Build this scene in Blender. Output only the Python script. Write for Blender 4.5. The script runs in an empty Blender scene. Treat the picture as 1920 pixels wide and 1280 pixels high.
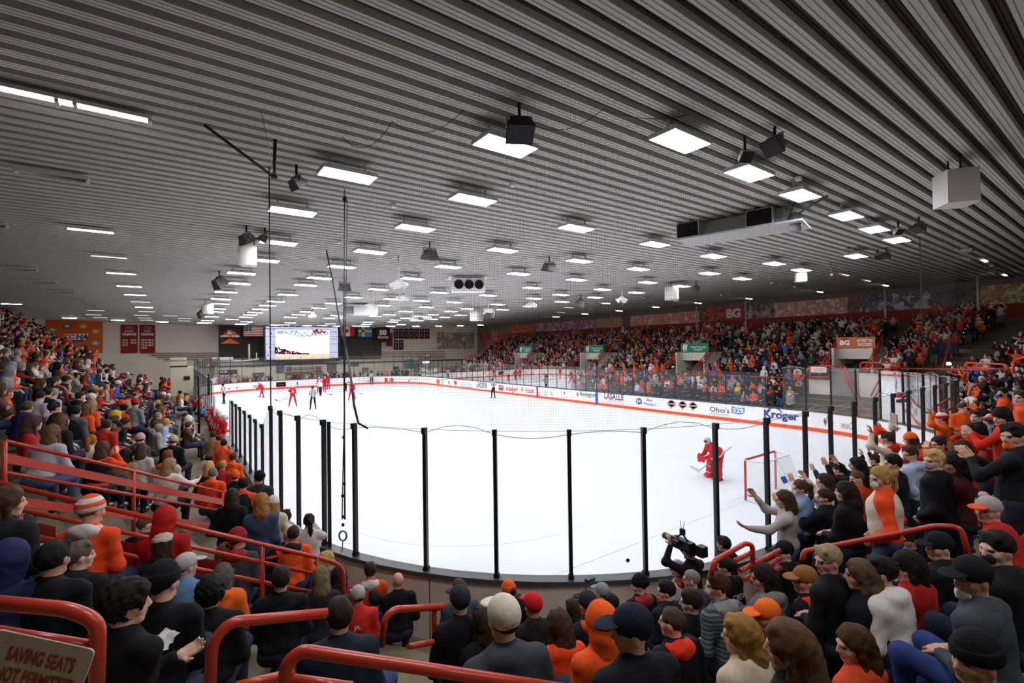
import bpy, bmesh, math, random
import numpy as np
from mathutils import Matrix, Vector

SC = bpy.context.scene
COL = SC.collection
# ------------------------------------------------------------------ camera
CAM = np.array([-2.003, -4.1207, 4.6819])
YAW, PITCH, ROLL, FPX = 0.6267, 0.0144, -0.0144, 884.7


def cam_axes():
    f = np.array([math.sin(YAW) * math.cos(PITCH), math.cos(YAW) * math.cos(PITCH), math.sin(PITCH)])
    r = np.array([math.cos(YAW), -math.sin(YAW), 0.0])
    u = np.cross(r, f)
    return (r * math.cos(ROLL) + u * math.sin(ROLL), -r * math.sin(ROLL) + u * math.cos(ROLL), f)


AX_R, AX_U, AX_F = cam_axes()
cd = bpy.data.cameras.new('camera')
cd.sensor_width = 36.0
cd.lens = FPX * 36.0 / 1920.0
cd.clip_start, cd.clip_end = 0.05, 300
cam = bpy.data.objects.new('camera', cd)
COL.objects.link(cam)
m = Matrix(((AX_R[0], AX_U[0], -AX_F[0], CAM[0]), (AX_R[1], AX_U[1], -AX_F[1], CAM[1]),
            (AX_R[2], AX_U[2], -AX_F[2], CAM[2]), (0, 0, 0, 1)))
cam.matrix_world = m
SC.camera = cam
# ------------------------------------------------------------------ world, view
w = bpy.data.worlds.new('World')
SC.world = w
w.use_nodes = True
w.node_tree.nodes['Background'].inputs[0].default_value = (0.01, 0.01, 0.012, 1)
w.node_tree.nodes['Background'].inputs[1].default_value = 0.2
vs = SC.view_settings
vs.view_transform = 'Standard'
vs.look = 'None'
vs.gamma = 1.0
vs.use_curve_mapping = False
vs.exposure = 0.0
cy = SC.cycles
cy.use_denoising = True
cy.max_bounces = 7
cy.diffuse_bounces = 4
cy.glossy_bounces = 3
cy.transmission_bounces = 4
cy.transparent_max_bounces = 20
cy.sample_clamp_indirect = 6.0
cy.caustics_reflective = False
cy.caustics_refractive = False
LED_POWER = 50.0        # the panels over the ice
TUBE_POWER = 22.0       # fluorescent strips over the stands that are switched on

# ------------------------------------------------------------------ geometry of the rink
RW, RL, RR = 25.91, 60.96, 7.43          # width (x), length (y), corner radius
BOARD_H = 1.10


def ray(px, py):
    return AX_F + (px - 960.0) / FPX * AX_R - (py - 640.0) / FPX * AX_U


def at(px, py, depth):
    return CAM + ray(px, py) * depth


def at_z(px, py, z):
    d = ray(px, py)
    return CAM + d * ((z - CAM[2]) / d[2])


def at_y(px, py, y):
    d = ray(px, py)
    return CAM + d * ((y - CAM[1]) / d[1])


def at_x(px, py, x):
    d = ray(px, py)
    return CAM + d * ((x - CAM[0]) / d[0])


def rim_dist(x, y):
    qx = abs(x - RW / 2) - (RW / 2 - RR)
    qy = abs(y - RL / 2) - (RL / 2 - RR)
    return math.hypot(max(qx, 0), max(qy, 0)) + min(max(qx, qy), 0) - RR


def out_normal(x, y):
    e = 1e-3
    g = np.array([rim_dist(x + e, y) - rim_dist(x - e, y), rim_dist(x, y + e) - rim_dist(x, y - e)])
    return g / max(np.linalg.norm(g), 1e-9)


def smooth(a, b, v):
    t = min(1.0, max(0.0, (v - a) / (b - a)))
    return t * t * (3 - 2 * t)


def stand_h(d, x, y):
    """height of the terrace at distance d outside the boards, continuous ramp"""
    fl = 0.4 + 0.5 * d
    fc = max(0.0, -0.26 + 0.485 * min(d, 8.0) + 0.34 * max(0, d - 8.0))
    fr = max(0.0, 0.15 + 0.3 * d)
    ang = math.degrees(math.atan2(max(RR - y, 0), max(RR - x, 1e-6)))   # 0 on the left side, 90 at the near end
    wl = 1 - smooth(22, 38, ang) if (x < RR) else 0.0
    wr = smooth(9, 20, x) if x > RR else 0.0
    h = fc * (1 - wl - wr) + fl * wl + fr * wr
    return h


ROW0, PITCH_ROW = 0.35, 0.8


def row_of(d):
    return int(math.floor((d - ROW0) / PITCH_ROW))


def row_mid(k):
    return ROW0 + PITCH_ROW * (k + 0.5)


def tread(d, x, y):
    """height of the flat step at distance d"""
    return stand_h(row_mid(max(row_of(d), 0)), x, y)


def ceil_z(x, y):
    s = min(1.0, max(0.0, y / 73.0))
    return 9.15 - 0.8 * s * max(0.0, 1 - ((x - 14) / 32.0) ** 2)


def at_ceiling(px, py, drop=0.0):
    z = 8.9
    for _ in range(12):
        p = at_z(px, py, z)
        z = ceil_z(p[0], p[1]) - drop
    return at_z(px, py, z)


def rim_path():
    """closed outline of the rink, counter-clockwise seen from above, starting on the left side at the far corner"""
    pts = []

    def seg(a, b, n):
        for i in range(n):
            t = i / n
            pts.append((a[0] + (b[0] - a[0]) * t, a[1] + (b[1] - a[1]) * t))

    def arc(cx, cy_, a0, a1, n):
        for i in range(n):
            a = math.radians(a0 + (a1 - a0) * i / n)
            pts.append((cx + RR * math.cos(a), cy_ + RR * math.sin(a)))
    seg((0, RL - RR), (0, RR), 36)
    arc(RR, RR, 180, 270, 18)
    seg((RR, 0), (RW - RR, 0), 9)
    arc(RW - RR, RR, 270, 360, 18)
    seg((RW, RR), (RW, RL - RR), 36)
    arc(RW - RR, RL - RR, 0, 90, 18)
    seg((RW - RR, RL), (RR, RL), 9)
    arc(RR, RL - RR, 90, 180, 18)
    return [(x, y, *out_normal(x, y)) for x, y in pts]


RIM = rim_path()
RIM_S = [0.0]
for i in range(len(RIM)):
    a, b = RIM[i], RIM[(i + 1) % len(RIM)]
    RIM_S.append(RIM_S[-1] + math.hypot(b[0] - a[0], b[1] - a[1]))
RIM_LEN = RIM_S[-1]


def rim_at(s):
    s %= RIM_LEN
    i = int(np.searchsorted(RIM_S, s, 'right')) - 1
    i = min(i, len(RIM) - 1)
    a, b = RIM[i], RIM[(i + 1) % len(RIM)]
    t = (s - RIM_S[i]) / (RIM_S[i + 1] - RIM_S[i])
    v = [a[j] + (b[j] - a[j]) * t for j in range(4)]
    n = math.hypot(v[2], v[3])
    return v[0], v[1], v[2] / n, v[3] / n


def rim_s(x, y):
    best = min(range(len(RIM)), key=lambda i: (RIM[i][0] - x) ** 2 + (RIM[i][1] - y) ** 2)
    bs, bd = RIM_S[best], 1e9
    for k in range(-60, 61):
        s = RIM_S[best] + k * 0.03
        q = rim_at(s)
        dd = (q[0] - x) ** 2 + (q[1] - y) ** 2
        if dd < bd:
            bs, bd = s, dd
    return bs


# ------------------------------------------------------------------ materials
def lin(c):
    if isinstance(c, str):
        c = tuple(int(c[i:i + 2], 16) / 255 for i in (0, 2, 4))
    return tuple((v / 12.92 if v <= 0.04045 else ((v + 0.055) / 1.055) ** 2.4) for v in c)


MATS = {}


def M(key, col='808080', rough=0.6, metal=0.0, spec=0.4, kind='plain', scale=20.0, amt=0.12, bump=0.0, emit=0.0, col2=None):
    if key in MATS:
        return MATS[key]
    mt = bpy.data.materials.new(key)
    mt.use_nodes = True
    nt = mt.node_tree
    b = nt.nodes['Principled BSDF']
    c = lin(col) + (1,)
    b.inputs['Base Color'].default_value = c
    b.inputs['Roughness'].default_value = rough
    b.inputs['Metallic'].default_value = metal
    b.inputs['Specular IOR Level'].default_value = spec
    if emit:
        b.inputs['Emission Color'].default_value = c
        b.inputs['Emission Strength'].default_value = emit
    elif kind in ('plain', 'cloth', 'hair', 'concrete'):
        tc = nt.nodes.new('ShaderNodeTexCoord')
        nz = nt.nodes.new('ShaderNodeTexNoise')
        nz.inputs['Scale'].default_value = scale
        nz.inputs['Detail'].default_value = 3
        src = tc.outputs['Object']
        if kind == 'hair':
            mp = nt.nodes.new('ShaderNodeMapping')
            mp.inputs['Scale'].default_value = (6, 6, 0.7)
            nt.links.new(src, mp.inputs[0])
            src = mp.outputs[0]
        nt.links.new(src, nz.inputs['Vector'])
        mx = nt.nodes.new('ShaderNodeMix')
        mx.data_type = 'RGBA'
        c2 = lin(col2) + (1,) if col2 else tuple(min(1, v * (1 + 2.2 * amt) + 0.004) for v in c[:3]) + (1,)
        c1 = c if col2 else tuple(v * (1 - 1.6 * amt) for v in c[:3]) + (1,)
        mx.inputs[6].default_value = c1
        mx.inputs[7].default_value = c2
        nt.links.new(nz.outputs['Fac'], mx.inputs[0])
        nt.links.new(mx.outputs[2], b.inputs['Base Color'])
        if bump:
            bp = nt.nodes.new('ShaderNodeBump')
            bp.inputs['Strength'].default_value = bump
            bp.inputs['Distance'].default_value = 0.01
            nt.links.new(nz.outputs['Fac'], bp.inputs['Height'])
            nt.links.new(bp.outputs[0], b.inputs['Normal'])
    MATS[key] = mt
    return mt


def cloth(col, rough=0.85):
    return M('cloth_' + col, col, rough, 0, 0.2, 'cloth', 28, 0.10, 0.25)


def hairm(col):
    return M('hair_' + col, col, 0.62, 0, 0.2, 'hair', 46, 0.36, 0.9)


def skinm(col):
    return M('skin_' + col, col, 0.55, 0, 0.35, 'plain', 14, 0.05, 0.0)


RAIL = M('red_painted_rail', 'bc3820', 0.3, 0, 0.5, 'plain', 9, 0.05)
BLACK = M('black_metal', '0d0d0f', 0.4, 0, 0.4, 'plain', 8, 0.05)
DARK = M('dark_rubber', '252528', 0.55, 0, 0.35)
GREYM = M('grey_metal', '8d8f92', 0.4, 0.6, 0.5)
WHITEM = M('white_enamel', 'e6e4e2', 0.45, 0, 0.4, 'plain', 4, 0.02)
WHITE_PAINT = M('white_lettering', 'f2f2f0', 0.6)
BEIGE = M('beige_panel', 'e2cdb6', 0.55, 0, 0.35, 'plain', 3, 0.04)
ORANGE = M('orange_plastic', 'e8562a', 0.5, 0, 0.35, 'plain', 6, 0.03)


def emitter(key, col, strength):
    if key in MATS:
        return MATS[key]
    mt = bpy.data.materials.new(key)
    mt.use_nodes = True
    nt = mt.node_tree
    nt.nodes.clear()
    o = nt.nodes.new('ShaderNodeOutputMaterial')
    e = nt.nodes.new('ShaderNodeEmission')
    e.inputs[0].default_value = lin(col) + (1,)
    e.inputs[1].default_value = strength
    nt.links.new(e.outputs[0], o.inputs[0])
    MATS[key] = mt
    return mt


def glass_mat(key, tint='f4f6f6', ior=1.5, haze=0.045):
    mt = bpy.data.materials.new(key)
    mt.use_nodes = True
    nt = mt.node_tree
    nt.nodes.clear()
    o = nt.nodes.new('ShaderNodeOutputMaterial')
    t = nt.nodes.new('ShaderNodeBsdfTransparent')
    t.inputs[0].default_value = lin(tint) + (1,)
    g = nt.nodes.new('ShaderNodeBsdfGlossy')
    g.inputs['Roughness'].default_value = 0.02
    fr = nt.nodes.new('ShaderNodeFresnel')
    fr.inputs[0].default_value = ior
    mx = nt.nodes.new('ShaderNodeMixShader')
    sc_ = nt.nodes.new('ShaderNodeMath')      # anti-reflective acrylic: weaker than plain glass
    sc_.operation = 'MULTIPLY'
    sc_.inputs[1].default_value = 0.7
    nt.links.new(fr.outputs[0], sc_.inputs[0])
    nt.links.new(sc_.outputs[0], mx.inputs[0])
    hz = nt.nodes.new('ShaderNodeBsdfDiffuse')     # scuffing, and reflected ice glare put in as a milky haze
    hz.inputs[0].default_value = (.75, .76, .77, 1)
    mh = nt.nodes.new('ShaderNodeMixShader')
    mh.inputs[0].default_value = haze
    nt.links.new(t.outputs[0], mh.inputs[1])
    nt.links.new(hz.outputs[0], mh.inputs[2])
    nt.links.new(mh.outputs[0], mx.inputs[1])
    nt.links.new(g.outputs[0], mx.inputs[2])
    nt.links.new(mx.outputs[0], o.inputs[0])
    MATS[key] = mt
    return mt


GLASS = glass_mat('rink_glass', 'f4f6f6', 1.36)


def net_mat(cell=0.042, line=0.0022):
    mt = bpy.data.materials.new('black_netting')
    mt.use_nodes = True
    nt = mt.node_tree
    nt.nodes.clear()
    o = nt.nodes.new('ShaderNodeOutputMaterial')
    uv = nt.nodes.new('ShaderNodeUVMap')
    sp = nt.nodes.new('ShaderNodeSeparateXYZ')
    nt.links.new(uv.outputs[0], sp.inputs[0])
    outs = []
    for ax in (0, 1):
        d = nt.nodes.new('ShaderNodeMath')
        d.operation = 'DIVIDE'
        d.inputs[1].default_value = cell
        nt.links.new(sp.outputs[ax], d.inputs[0])
        fr = nt.nodes.new('ShaderNodeMath')
        fr.operation = 'FRACT'
        nt.links.new(d.outputs[0], fr.inputs[0])
        lt = nt.nodes.new('ShaderNodeMath')
        lt.operation = 'LESS_THAN'
        lt.inputs[1].default_value = line / cell
        nt.links.new(fr.outputs[0], lt.inputs[0])
        outs.append(lt)
    mxm = nt.nodes.new('ShaderNodeMath')
    mxm.operation = 'MAXIMUM'
    nt.links.new(outs[0].outputs[0], mxm.inputs[0])
    nt.links.new(outs[1].outputs[0], mxm.inputs[1])
    t = nt.nodes.new('ShaderNodeBsdfTransparent')
    b = nt.nodes.new('ShaderNodeBsdfDiffuse')
    b.inputs[0].default_value = (0.03, 0.03, 0.03, 1)
    mx = nt.nodes.new('ShaderNodeMixShader')
    nt.links.new(mxm.outputs[0], mx.inputs[0])
    nt.links.new(t.outputs[0], mx.inputs[1])
    nt.links.new(b.outputs[0], mx.inputs[2])
    nt.links.new(mx.outputs[0], o.inputs[0])
    return mt


# ------------------------------------------------------------------ mesh helpers
class MB:
    """collects boxes, tubes, quads into one mesh"""

    def __init__(self):
        self.v, self.f, self.mi, self.sm = [], [], [], []
        self.mats = []

    def mat(self, m):
        if m not in self.mats:
            self.mats.append(m)
        return self.mats.index(m)

    def add(self, vs_, fs, m=None, smooth_=False):
        o = len(self.v)
        self.v += [tuple(map(float, p)) for p in vs_]
        k = self.mat(m) if m else 0
        for f in fs:
            self.f.append(tuple(i + o for i in f))
            self.mi.append(k)
            self.sm.append(smooth_)
        return self

    def box(self, c, s, m=None, R=None, taper=1.0, bev=0.0):
        hx, hy, hz = s[0] / 2, s[1] / 2, s[2] / 2
        if bev <= 0:
            P = [(x * hx * (taper if z > 0 else 1), y * hy * (taper if z > 0 else 1), z * hz)
                 for z in (-1, 1) for y in (-1, 1) for x in (-1, 1)]
            F = [(0, 2, 3, 1), (4, 5, 7, 6), (0, 1, 5, 4), (2, 6, 7, 3), (0, 4, 6, 2), (1, 3, 7, 5)]
        else:
            bm = bmesh.new()
            bmesh.ops.create_cube(bm, size=1)
            for v in bm.verts:
                t = taper if v.co.z > 0 else 1
                v.co = Vector((v.co.x * s[0] * t, v.co.y * s[1] * t, v.co.z * s[2]))
            bmesh.ops.bevel(bm, geom=bm.edges[:], offset=bev, segments=2, affect='EDGES', profile=0.6)
            bm.verts.ensure_lookup_table()
            P = [tuple(v.co) for v in bm.verts]
            F = [tuple(v.index for v in f.verts) for f in bm.faces]
            bm.free()
        if R is not None:
            P = [tuple(np.asarray(R) @ np.array(p)) for p in P]
        self.add([(p[0] + c[0], p[1] + c[1], p[2] + c[2]) for p in P], F, m)
        return self

    def tube(self, pts, r, m=None, n=8, caps=True):
        pts = [np.array(p, float) for p in pts]
        rs = r if isinstance(r, (list, tuple)) else [r] * len(pts)
        V, F = [], []
        prev = None
        for i, p in enumerate(pts):
            if i == 0:
                t = pts[1] - pts[0]
            elif i == len(pts) - 1:
                t = pts[-1] - pts[-2]
            else:
                a, b = pts[i] - pts[i - 1], pts[i + 1] - pts[i]
                t = a / max(np.linalg.norm(a), 1e-9) + b / max(np.linalg.norm(b), 1e-9)
            t = t / max(np.linalg.norm(t), 1e-9)
            if prev is None:
                h = np.array([0, 0, 1.0]) if abs(t[2]) < 0.9 else np.array([1.0, 0, 0])
            else:
                h = prev
            x = h - t * (h @ t)
            x = x / max(np.linalg.norm(x), 1e-9)
            y = np.cross(t, x)
            prev = x
            for k in range(n):
                a = 2 * math.pi * k / n
                V.append(p + rs[i] * (math.cos(a) * x + math.sin(a) * y))
        for i in range(len(pts) - 1):
            for k in range(n):
                k2 = (k + 1) % n
                F.append((i * n + k, i * n + k2, (i + 1) * n + k2, (i + 1) * n + k))
        self.add(V, F, m, True)
        if caps:
            o = len(V)
            base = len(self.v) - o
            for ring, rev in ((0, True), (len(pts) - 1, False)):
                idx = [base + ring * n + k for k in range(n)]
                self.f.append(tuple(reversed(idx)) if rev else tuple(idx))
                self.mi.append(self.mat(m) if m else 0)
                self.sm.append(False)
        return self

    def quad(self, a, b, c, d, m=None):
        return self.add([a, b, c, d], [(0, 1, 2, 3)], m)

    def lathe(self, prof, c, m=None, n=16, R=None):
        V, F = [], []
        for (r, z) in prof:
            for k in range(n):
                a = 2 * math.pi * k / n
                p = np.array([r * math.cos(a), r * math.sin(a), z])
                if R is not None:
                    p = np.asarray(R) @ p
                V.append(p + np.array(c))
        for i in range(len(prof) - 1):
            for k in range(n):
                k2 = (k + 1) % n
                F.append((i * n + k, i * n + k2, (i + 1) * n + k2, (i + 1) * n + k))
        return self.add(V, F, m, True)

    def build(self, name, m=None, parent=None, loc=None):
        me = bpy.data.meshes.new(name)
        me.from_pydata(self.v, [], self.f)
        mats = self.mats or ([m] if m else [])
        for q in mats:
            me.materials.append(q)
        if self.f:
            me.polygons.foreach_set('material_index', self.mi)
            me.polygons.foreach_set('use_smooth', self.sm)
        me.update()
        o = bpy.data.objects.new(name, me)
        COL.objects.link(o)
        if parent is not None:
            o.parent = parent
            if loc is None:          # vertices were given in world space: bring them into the parent's frame
                me.transform(wmat(parent).inverted())
        if loc is not None:
            o.location = loc
        return o


def wmat(o):
    m_ = o.matrix_basis.copy()
    while o.parent is not None:
        o = o.parent
        m_ = o.matrix_basis @ m_
    return m_


def tag(o, label=None, cat=None, group=None, kind=None):
    if label:
        o['label'] = label
    if cat:
        o['category'] = cat
    if group:
        o['group'] = group
    if kind:
        o['kind'] = kind
    return o


def thing(name, label, cat, loc=(0, 0, 0), rz=0.0, group=None):
    o = bpy.data.objects.new(name, None)
    COL.objects.link(o)
    o.empty_display_size = 0.1
    o.location = loc
    o.rotation_euler = (0, 0, rz)
    return tag(o, label, cat, group)


def copy_tree(o, parent=None):
    c = o.copy()
    COL.objects.link(c)
    if parent is not None:
        c.parent = parent
    for ch in list(o.children):
        copy_tree(ch, c)
    return c


def frame(o, x_axis, y_axis, z_axis, loc):
    o.matrix_basis = Matrix(((x_axis[0], y_axis[0], z_axis[0], loc[0]), (x_axis[1], y_axis[1], z_axis[1], loc[1]),
                             (x_axis[2], y_axis[2], z_axis[2], loc[2]), (0, 0, 0, 1)))
    return o


def lettering(body, height, center, right, up, m, name='lettering', parent=None, depth=0.004, width=None, bold=0.0, shear=0.0):
    """flat raised letters as a mesh; right / up are unit vectors of the plane they lie in"""
    cu = bpy.data.curves.new(name, 'FONT')
    cu.body = body
    cu.size = 1.0
    cu.align_x = 'CENTER'
    cu.align_y = 'CENTER'
    cu.extrude = 0.0
    cu.offset = bold
    cu.shear = shear
    cu.resolution_u = 3
    ob = bpy.data.objects.new(name, cu)
    COL.objects.link(ob)
    dg = bpy.context.evaluated_depsgraph_get()
    me = bpy.data.meshes.new_from_object(ob.evaluated_get(dg))
    bpy.data.objects.remove(ob)
    n = len(me.vertices)
    co = np.zeros(n * 3, np.float32)
    me.vertices.foreach_get('co', co)
    co = co.reshape(-1, 3)
    lo, hi = co.min(0), co.max(0)
    co[:, :2] -= (lo[:2] + hi[:2]) / 2
    s = height / max(hi[1] - lo[1], 1e-6)
    sx = s if width is None else width / max(hi[0] - lo[0], 1e-6)
    right, up = np.array(right, float), np.array(up, float)
    nrm = np.cross(right, up)
    P = np.array(center)[None, :] + co[:, :1] * sx * right + co[:, 1:2] * s * up + nrm * depth
    if parent is not None:
        Mi = np.array(wmat(parent).inverted())
        P = P @ Mi[:3, :3].T + Mi[:3, 3]
    me.vertices.foreach_set('co', P.astype(np.float32).ravel())
    me.materials.clear()
    me.materials.append(m)
    me.update()
    o = bpy.data.objects.new(name, me)
    COL.objects.link(o)
    if parent is not None:
        o.parent = parent
    return o


ORD = ['zeroth', 'first', 'second', 'third', 'fourth', 'fifth', 'sixth', 'seventh', 'eighth', 'ninth', 'tenth', 'eleventh',
       'twelfth', 'thirteenth', 'fourteenth', 'fifteenth', 'sixteenth', 'seventeenth', 'eighteenth', 'nineteenth', 'twentieth']


def ordn(n):
    if n < len(ORD):
        return ORD[n]
    t = {2: 'twenty', 3: 'thirty', 4: 'forty', 5: 'fifty', 6: 'sixty', 7: 'seventy', 8: 'eighty', 9: 'ninety'}
    q, r_ = divmod(n, 10)
    if n >= 100:
        return '%dth' % n
    return t[q] + ('-' + ORD[r_] if r_ else '').replace('-zeroth', '') if r_ else t[q][:-1] + 'ieth'


X3, Y3, Z3 = np.eye(3)
# ================================================================== THE SETTING
CONC = M('terrace_concrete', '776b54', 0.8, 0, 0.25, 'concrete', 2.2, 0.10, 0.1)
RISEC = M('terrace_riser', '5c5342', 0.8, 0, 0.2, 'concrete', 2.5, 0.12)
RISER = M('red_painted_riser', '8f2a1a', 0.6, 0, 0.3, 'plain', 3, 0.08)
WALLM = M('beige_wall', 'e0d6ca', 0.8, 0, 0.2, 'plain', 0.8, 0.03)
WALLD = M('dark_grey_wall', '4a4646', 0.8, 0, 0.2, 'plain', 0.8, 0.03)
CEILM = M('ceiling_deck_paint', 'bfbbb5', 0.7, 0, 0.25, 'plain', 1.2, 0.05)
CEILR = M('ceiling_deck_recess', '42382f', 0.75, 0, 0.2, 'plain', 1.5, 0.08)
ICE = M('white_ice', 'e8ecef', 0.35, 0, 0.3, 'plain', 0.35, 0.012)
BOARDW = M('white_dasher_face', 'f0eeec', 0.4, 0, 0.4, 'plain', 1.0, 0.015)
KICK = M('orange_kick_plate', 'e8501c', 0.45, 0, 0.4, 'plain', 2.0, 0.03)
SILL = M('grey_cap_rail', '4a4a48', 0.4, 0, 0.4, 'plain', 3.0, 0.05)

WALL_L, WALL_R, WALL_FAR, WALL_NEAR = -15.2, 46.3, 74.0, -21.5


def struct(mb, name, m=None):
    return tag(mb.build(name, m), kind='structure')


def rim_strip(d0, z0, d1, z1, m, idx, mb, closed=False):
    V, F = [], []
    for (x, y, nx, ny) in idx:
        V += [(x + nx * d0, y + ny * d0, z0), (x + nx * d1, y + ny * d1, z1)]
    n = len(idx)
    for i in range(n if closed else n - 1):
        j = (i + 1) % n
        F.append((2 * i, 2 * j, 2 * j + 1, 2 * i + 1))
    mb.add(V, F, m)


# floor slab under everything outside the ice, the ice itself
fl = MB().quad((WALL_L, WALL_NEAR, -0.04), (WALL_R, WALL_NEAR, -0.04), (WALL_R, WALL_FAR, -0.04), (WALL_L, WALL_FAR, -0.04))
struct(fl, 'floor', M('floor_concrete', '6f6a64', 0.6, 0, 0.3, 'concrete', 1.0, 0.08))
ice = MB()
ice.add([(x, y, 0.0) for x, y, _, _ in RIM], [tuple(range(len(RIM)))], ICE)
struct(ice, 'floor_ice_sheet')

# markings that lie in the ice, the lamps' glare put into their pale colours
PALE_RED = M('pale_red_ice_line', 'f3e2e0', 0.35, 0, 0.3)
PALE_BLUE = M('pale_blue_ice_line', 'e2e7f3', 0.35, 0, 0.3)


def ring(cx, cy_, r, wd, m, z=0.003, n=64):
    V, F = [], []
    for i in range(n):
        a = 2 * math.pi * i / n
        V += [(cx + r * math.cos(a), cy_ + r * math.sin(a), z), (cx + (r - wd) * math.cos(a), cy_ + (r - wd) * math.sin(a), z)]
    for i in range(n):
        j = (i + 1) % n
        F.append((2 * i, 2 * j, 2 * j + 1, 2 * i + 1))
    return MB().add(V, F, m)


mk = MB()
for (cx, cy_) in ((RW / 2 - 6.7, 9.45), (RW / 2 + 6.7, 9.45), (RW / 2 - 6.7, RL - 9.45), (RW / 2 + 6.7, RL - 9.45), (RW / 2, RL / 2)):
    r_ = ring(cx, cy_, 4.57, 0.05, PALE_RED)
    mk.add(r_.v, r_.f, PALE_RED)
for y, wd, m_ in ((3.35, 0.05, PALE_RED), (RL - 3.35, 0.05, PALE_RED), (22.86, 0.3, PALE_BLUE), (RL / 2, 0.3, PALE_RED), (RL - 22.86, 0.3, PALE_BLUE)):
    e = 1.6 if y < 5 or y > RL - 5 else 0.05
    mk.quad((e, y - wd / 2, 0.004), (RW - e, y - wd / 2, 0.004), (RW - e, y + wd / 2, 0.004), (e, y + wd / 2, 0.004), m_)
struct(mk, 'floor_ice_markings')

# terraces
NROWS = 24
IDX_STANDS = [i for i in range(len(RIM)) if i <= 36 + 18 + 9 + 18 + 36 and not (i > 36 + 18 + 9 + 18 and RIM[i][1] > 54)]


def left_ylim(d):
    return 30.0 if d < 4 else 30.0 + (d - 4) * 3.0


def right_ylim(d):
    return 51.5 + 0.55 * d


def stand_path(d, dense=True):
    """points of the row at distance d along the whole horseshoe of stands, left far end -> near end -> right far end"""
    out = []
    yl = left_ylim(d)
    y = yl
    while y > RR:
        out.append((0, y, -1.0, 0.0))
        y -= 1.6
    out += RIM[36:36 + 18 + 9 + 18]
    y = RR
    while y < right_ylim(d):
        out.append((RW, y, 1.0, 0.0))
        y += 1.6
    out.append((RW, right_ylim(d), 1.0, 0.0))
    return out


ter = MB()
prevz = None
for k in range(NROWS):
    dm = row_mid(k)
    path = stand_path(dm)
    d0, d1 = ROW0 + PITCH_ROW * k, ROW0 + PITCH_ROW * (k + 1)
    V, F, F2 = [], [], []
    for (x, y, nx, ny) in path:
        xx, yy = x + nx * dm, y + ny * dm
        z = stand_h(dm, xx, yy)
        zl = stand_h(row_mid(k - 1), x + nx * row_mid(k - 1), y + ny * row_mid(k - 1)) - 0.02 if k > 0 else -0.03
        zl = min(zl, z - 0.01)
        V += [(x + nx * d0, y + ny * d0, zl), (x + nx * d0, y + ny * d0, z), (x + nx * d1, y + ny * d1, z)]
    for i in range(len(path) - 1):
        a, b = 3 * i, 3 * (i + 1)
        F2.append((a, b, b + 1, a + 1))
        F.append((a + 1, b + 1, b + 2, a + 2))
    ter.add(V, F, CONC)
    ter.add(V, F2, RISEC if k > 0 else BEIGE)
    # closed ends of the step
    for e in (0, len(path) - 1):
        x, y, nx, ny = path[e]
        z = V[3 * e + 1][2]
        ter.add([(x + nx * d0, y, -0.03), (x + nx * d1, y, -0.03), (x + nx * d1, y, z), (x + nx * d0, y, z)], [(0, 1, 2, 3)], WALLM)
struct(ter, 'floor_terraces')

# walls
wl = MB().box((WALL_L - 0.15, 26, 4.6), (0.3, 100, 9.6), WALLM)
struct(wl, 'wall_left')
wr = MB().box((WALL_R + 0.15, 26, 4.8), (0.3, 100, 10), M('right_wall_paint', '7a6a62', 0.8))
struct(wr, 'wall_right')
wf = MB().box(((WALL_L + WALL_R) / 2, WALL_FAR + 0.15, 4.6), (WALL_R - WALL_L + 0.6, 0.3, 9.6), WALLM)
struct(wf, 'wall_far')
wn = MB().box(((WALL_L + WALL_R) / 2, WALL_NEAR - 0.15, 4.6), (WALL_R - WALL_L + 0.6, 0.3, 9.6), WALLM)
struct(wn, 'wall_near')

# corrugated ceiling deck: ribs run across the hall
ce = MB()
per = 0.40
prof = [(0.0, 0.0), (0.045, 0.0), (0.052, 0.012), (0.065, 0.012), (0.072, 0.0), (0.13, 0.0), (0.137, 0.012), (0.15, 0.012), (0.157, 0.0), (0.205, 0.0),
        (0.226, 0.105), (0.255, 0.105), (0.260, 0.085), (0.275, 0.085), (0.280, 0.105), (0.315, 0.105), (0.320, 0.085), (0.335, 0.085), (0.340, 0.105), (0.378, 0.105)]
nper = int((WALL_FAR + 0.2 - WALL_NEAR) / per) + 1
xs = np.linspace(WALL_L - 0.2, WALL_R + 0.2, 17)
ys, zs, dark = [], [], []
for i in range(nper):
    for j, (a, b) in enumerate(prof):
        if i * per + WALL_NEAR > 30 and j not in (0, 9, 10, 19):
            continue
        ys.append(WALL_NEAR - 0.1 + i * per + a)
        zs.append(b)
V, F, FD = [], [], []
for y, b in zip(ys, zs):
    for x in xs:
        V.append((x, y, ceil_z(x, y) + b))
nx_ = len(xs)
for i in range(len(ys) - 1):
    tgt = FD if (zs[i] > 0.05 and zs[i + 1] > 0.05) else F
    for j in range(nx_ - 1):
        a = i * nx_ + j
        tgt.append((a, a + nx_, a + nx_ + 1, a + 1))
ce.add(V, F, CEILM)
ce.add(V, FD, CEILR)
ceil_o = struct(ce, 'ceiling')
# the slab above the deck keeps the hall dark behind the ribs
struct(MB().box(((WALL_L + WALL_R) / 2, 26, 9.9), (WALL_R - WALL_L + 1, 101, 0.2), WALLD), 'roof_slab')

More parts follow.
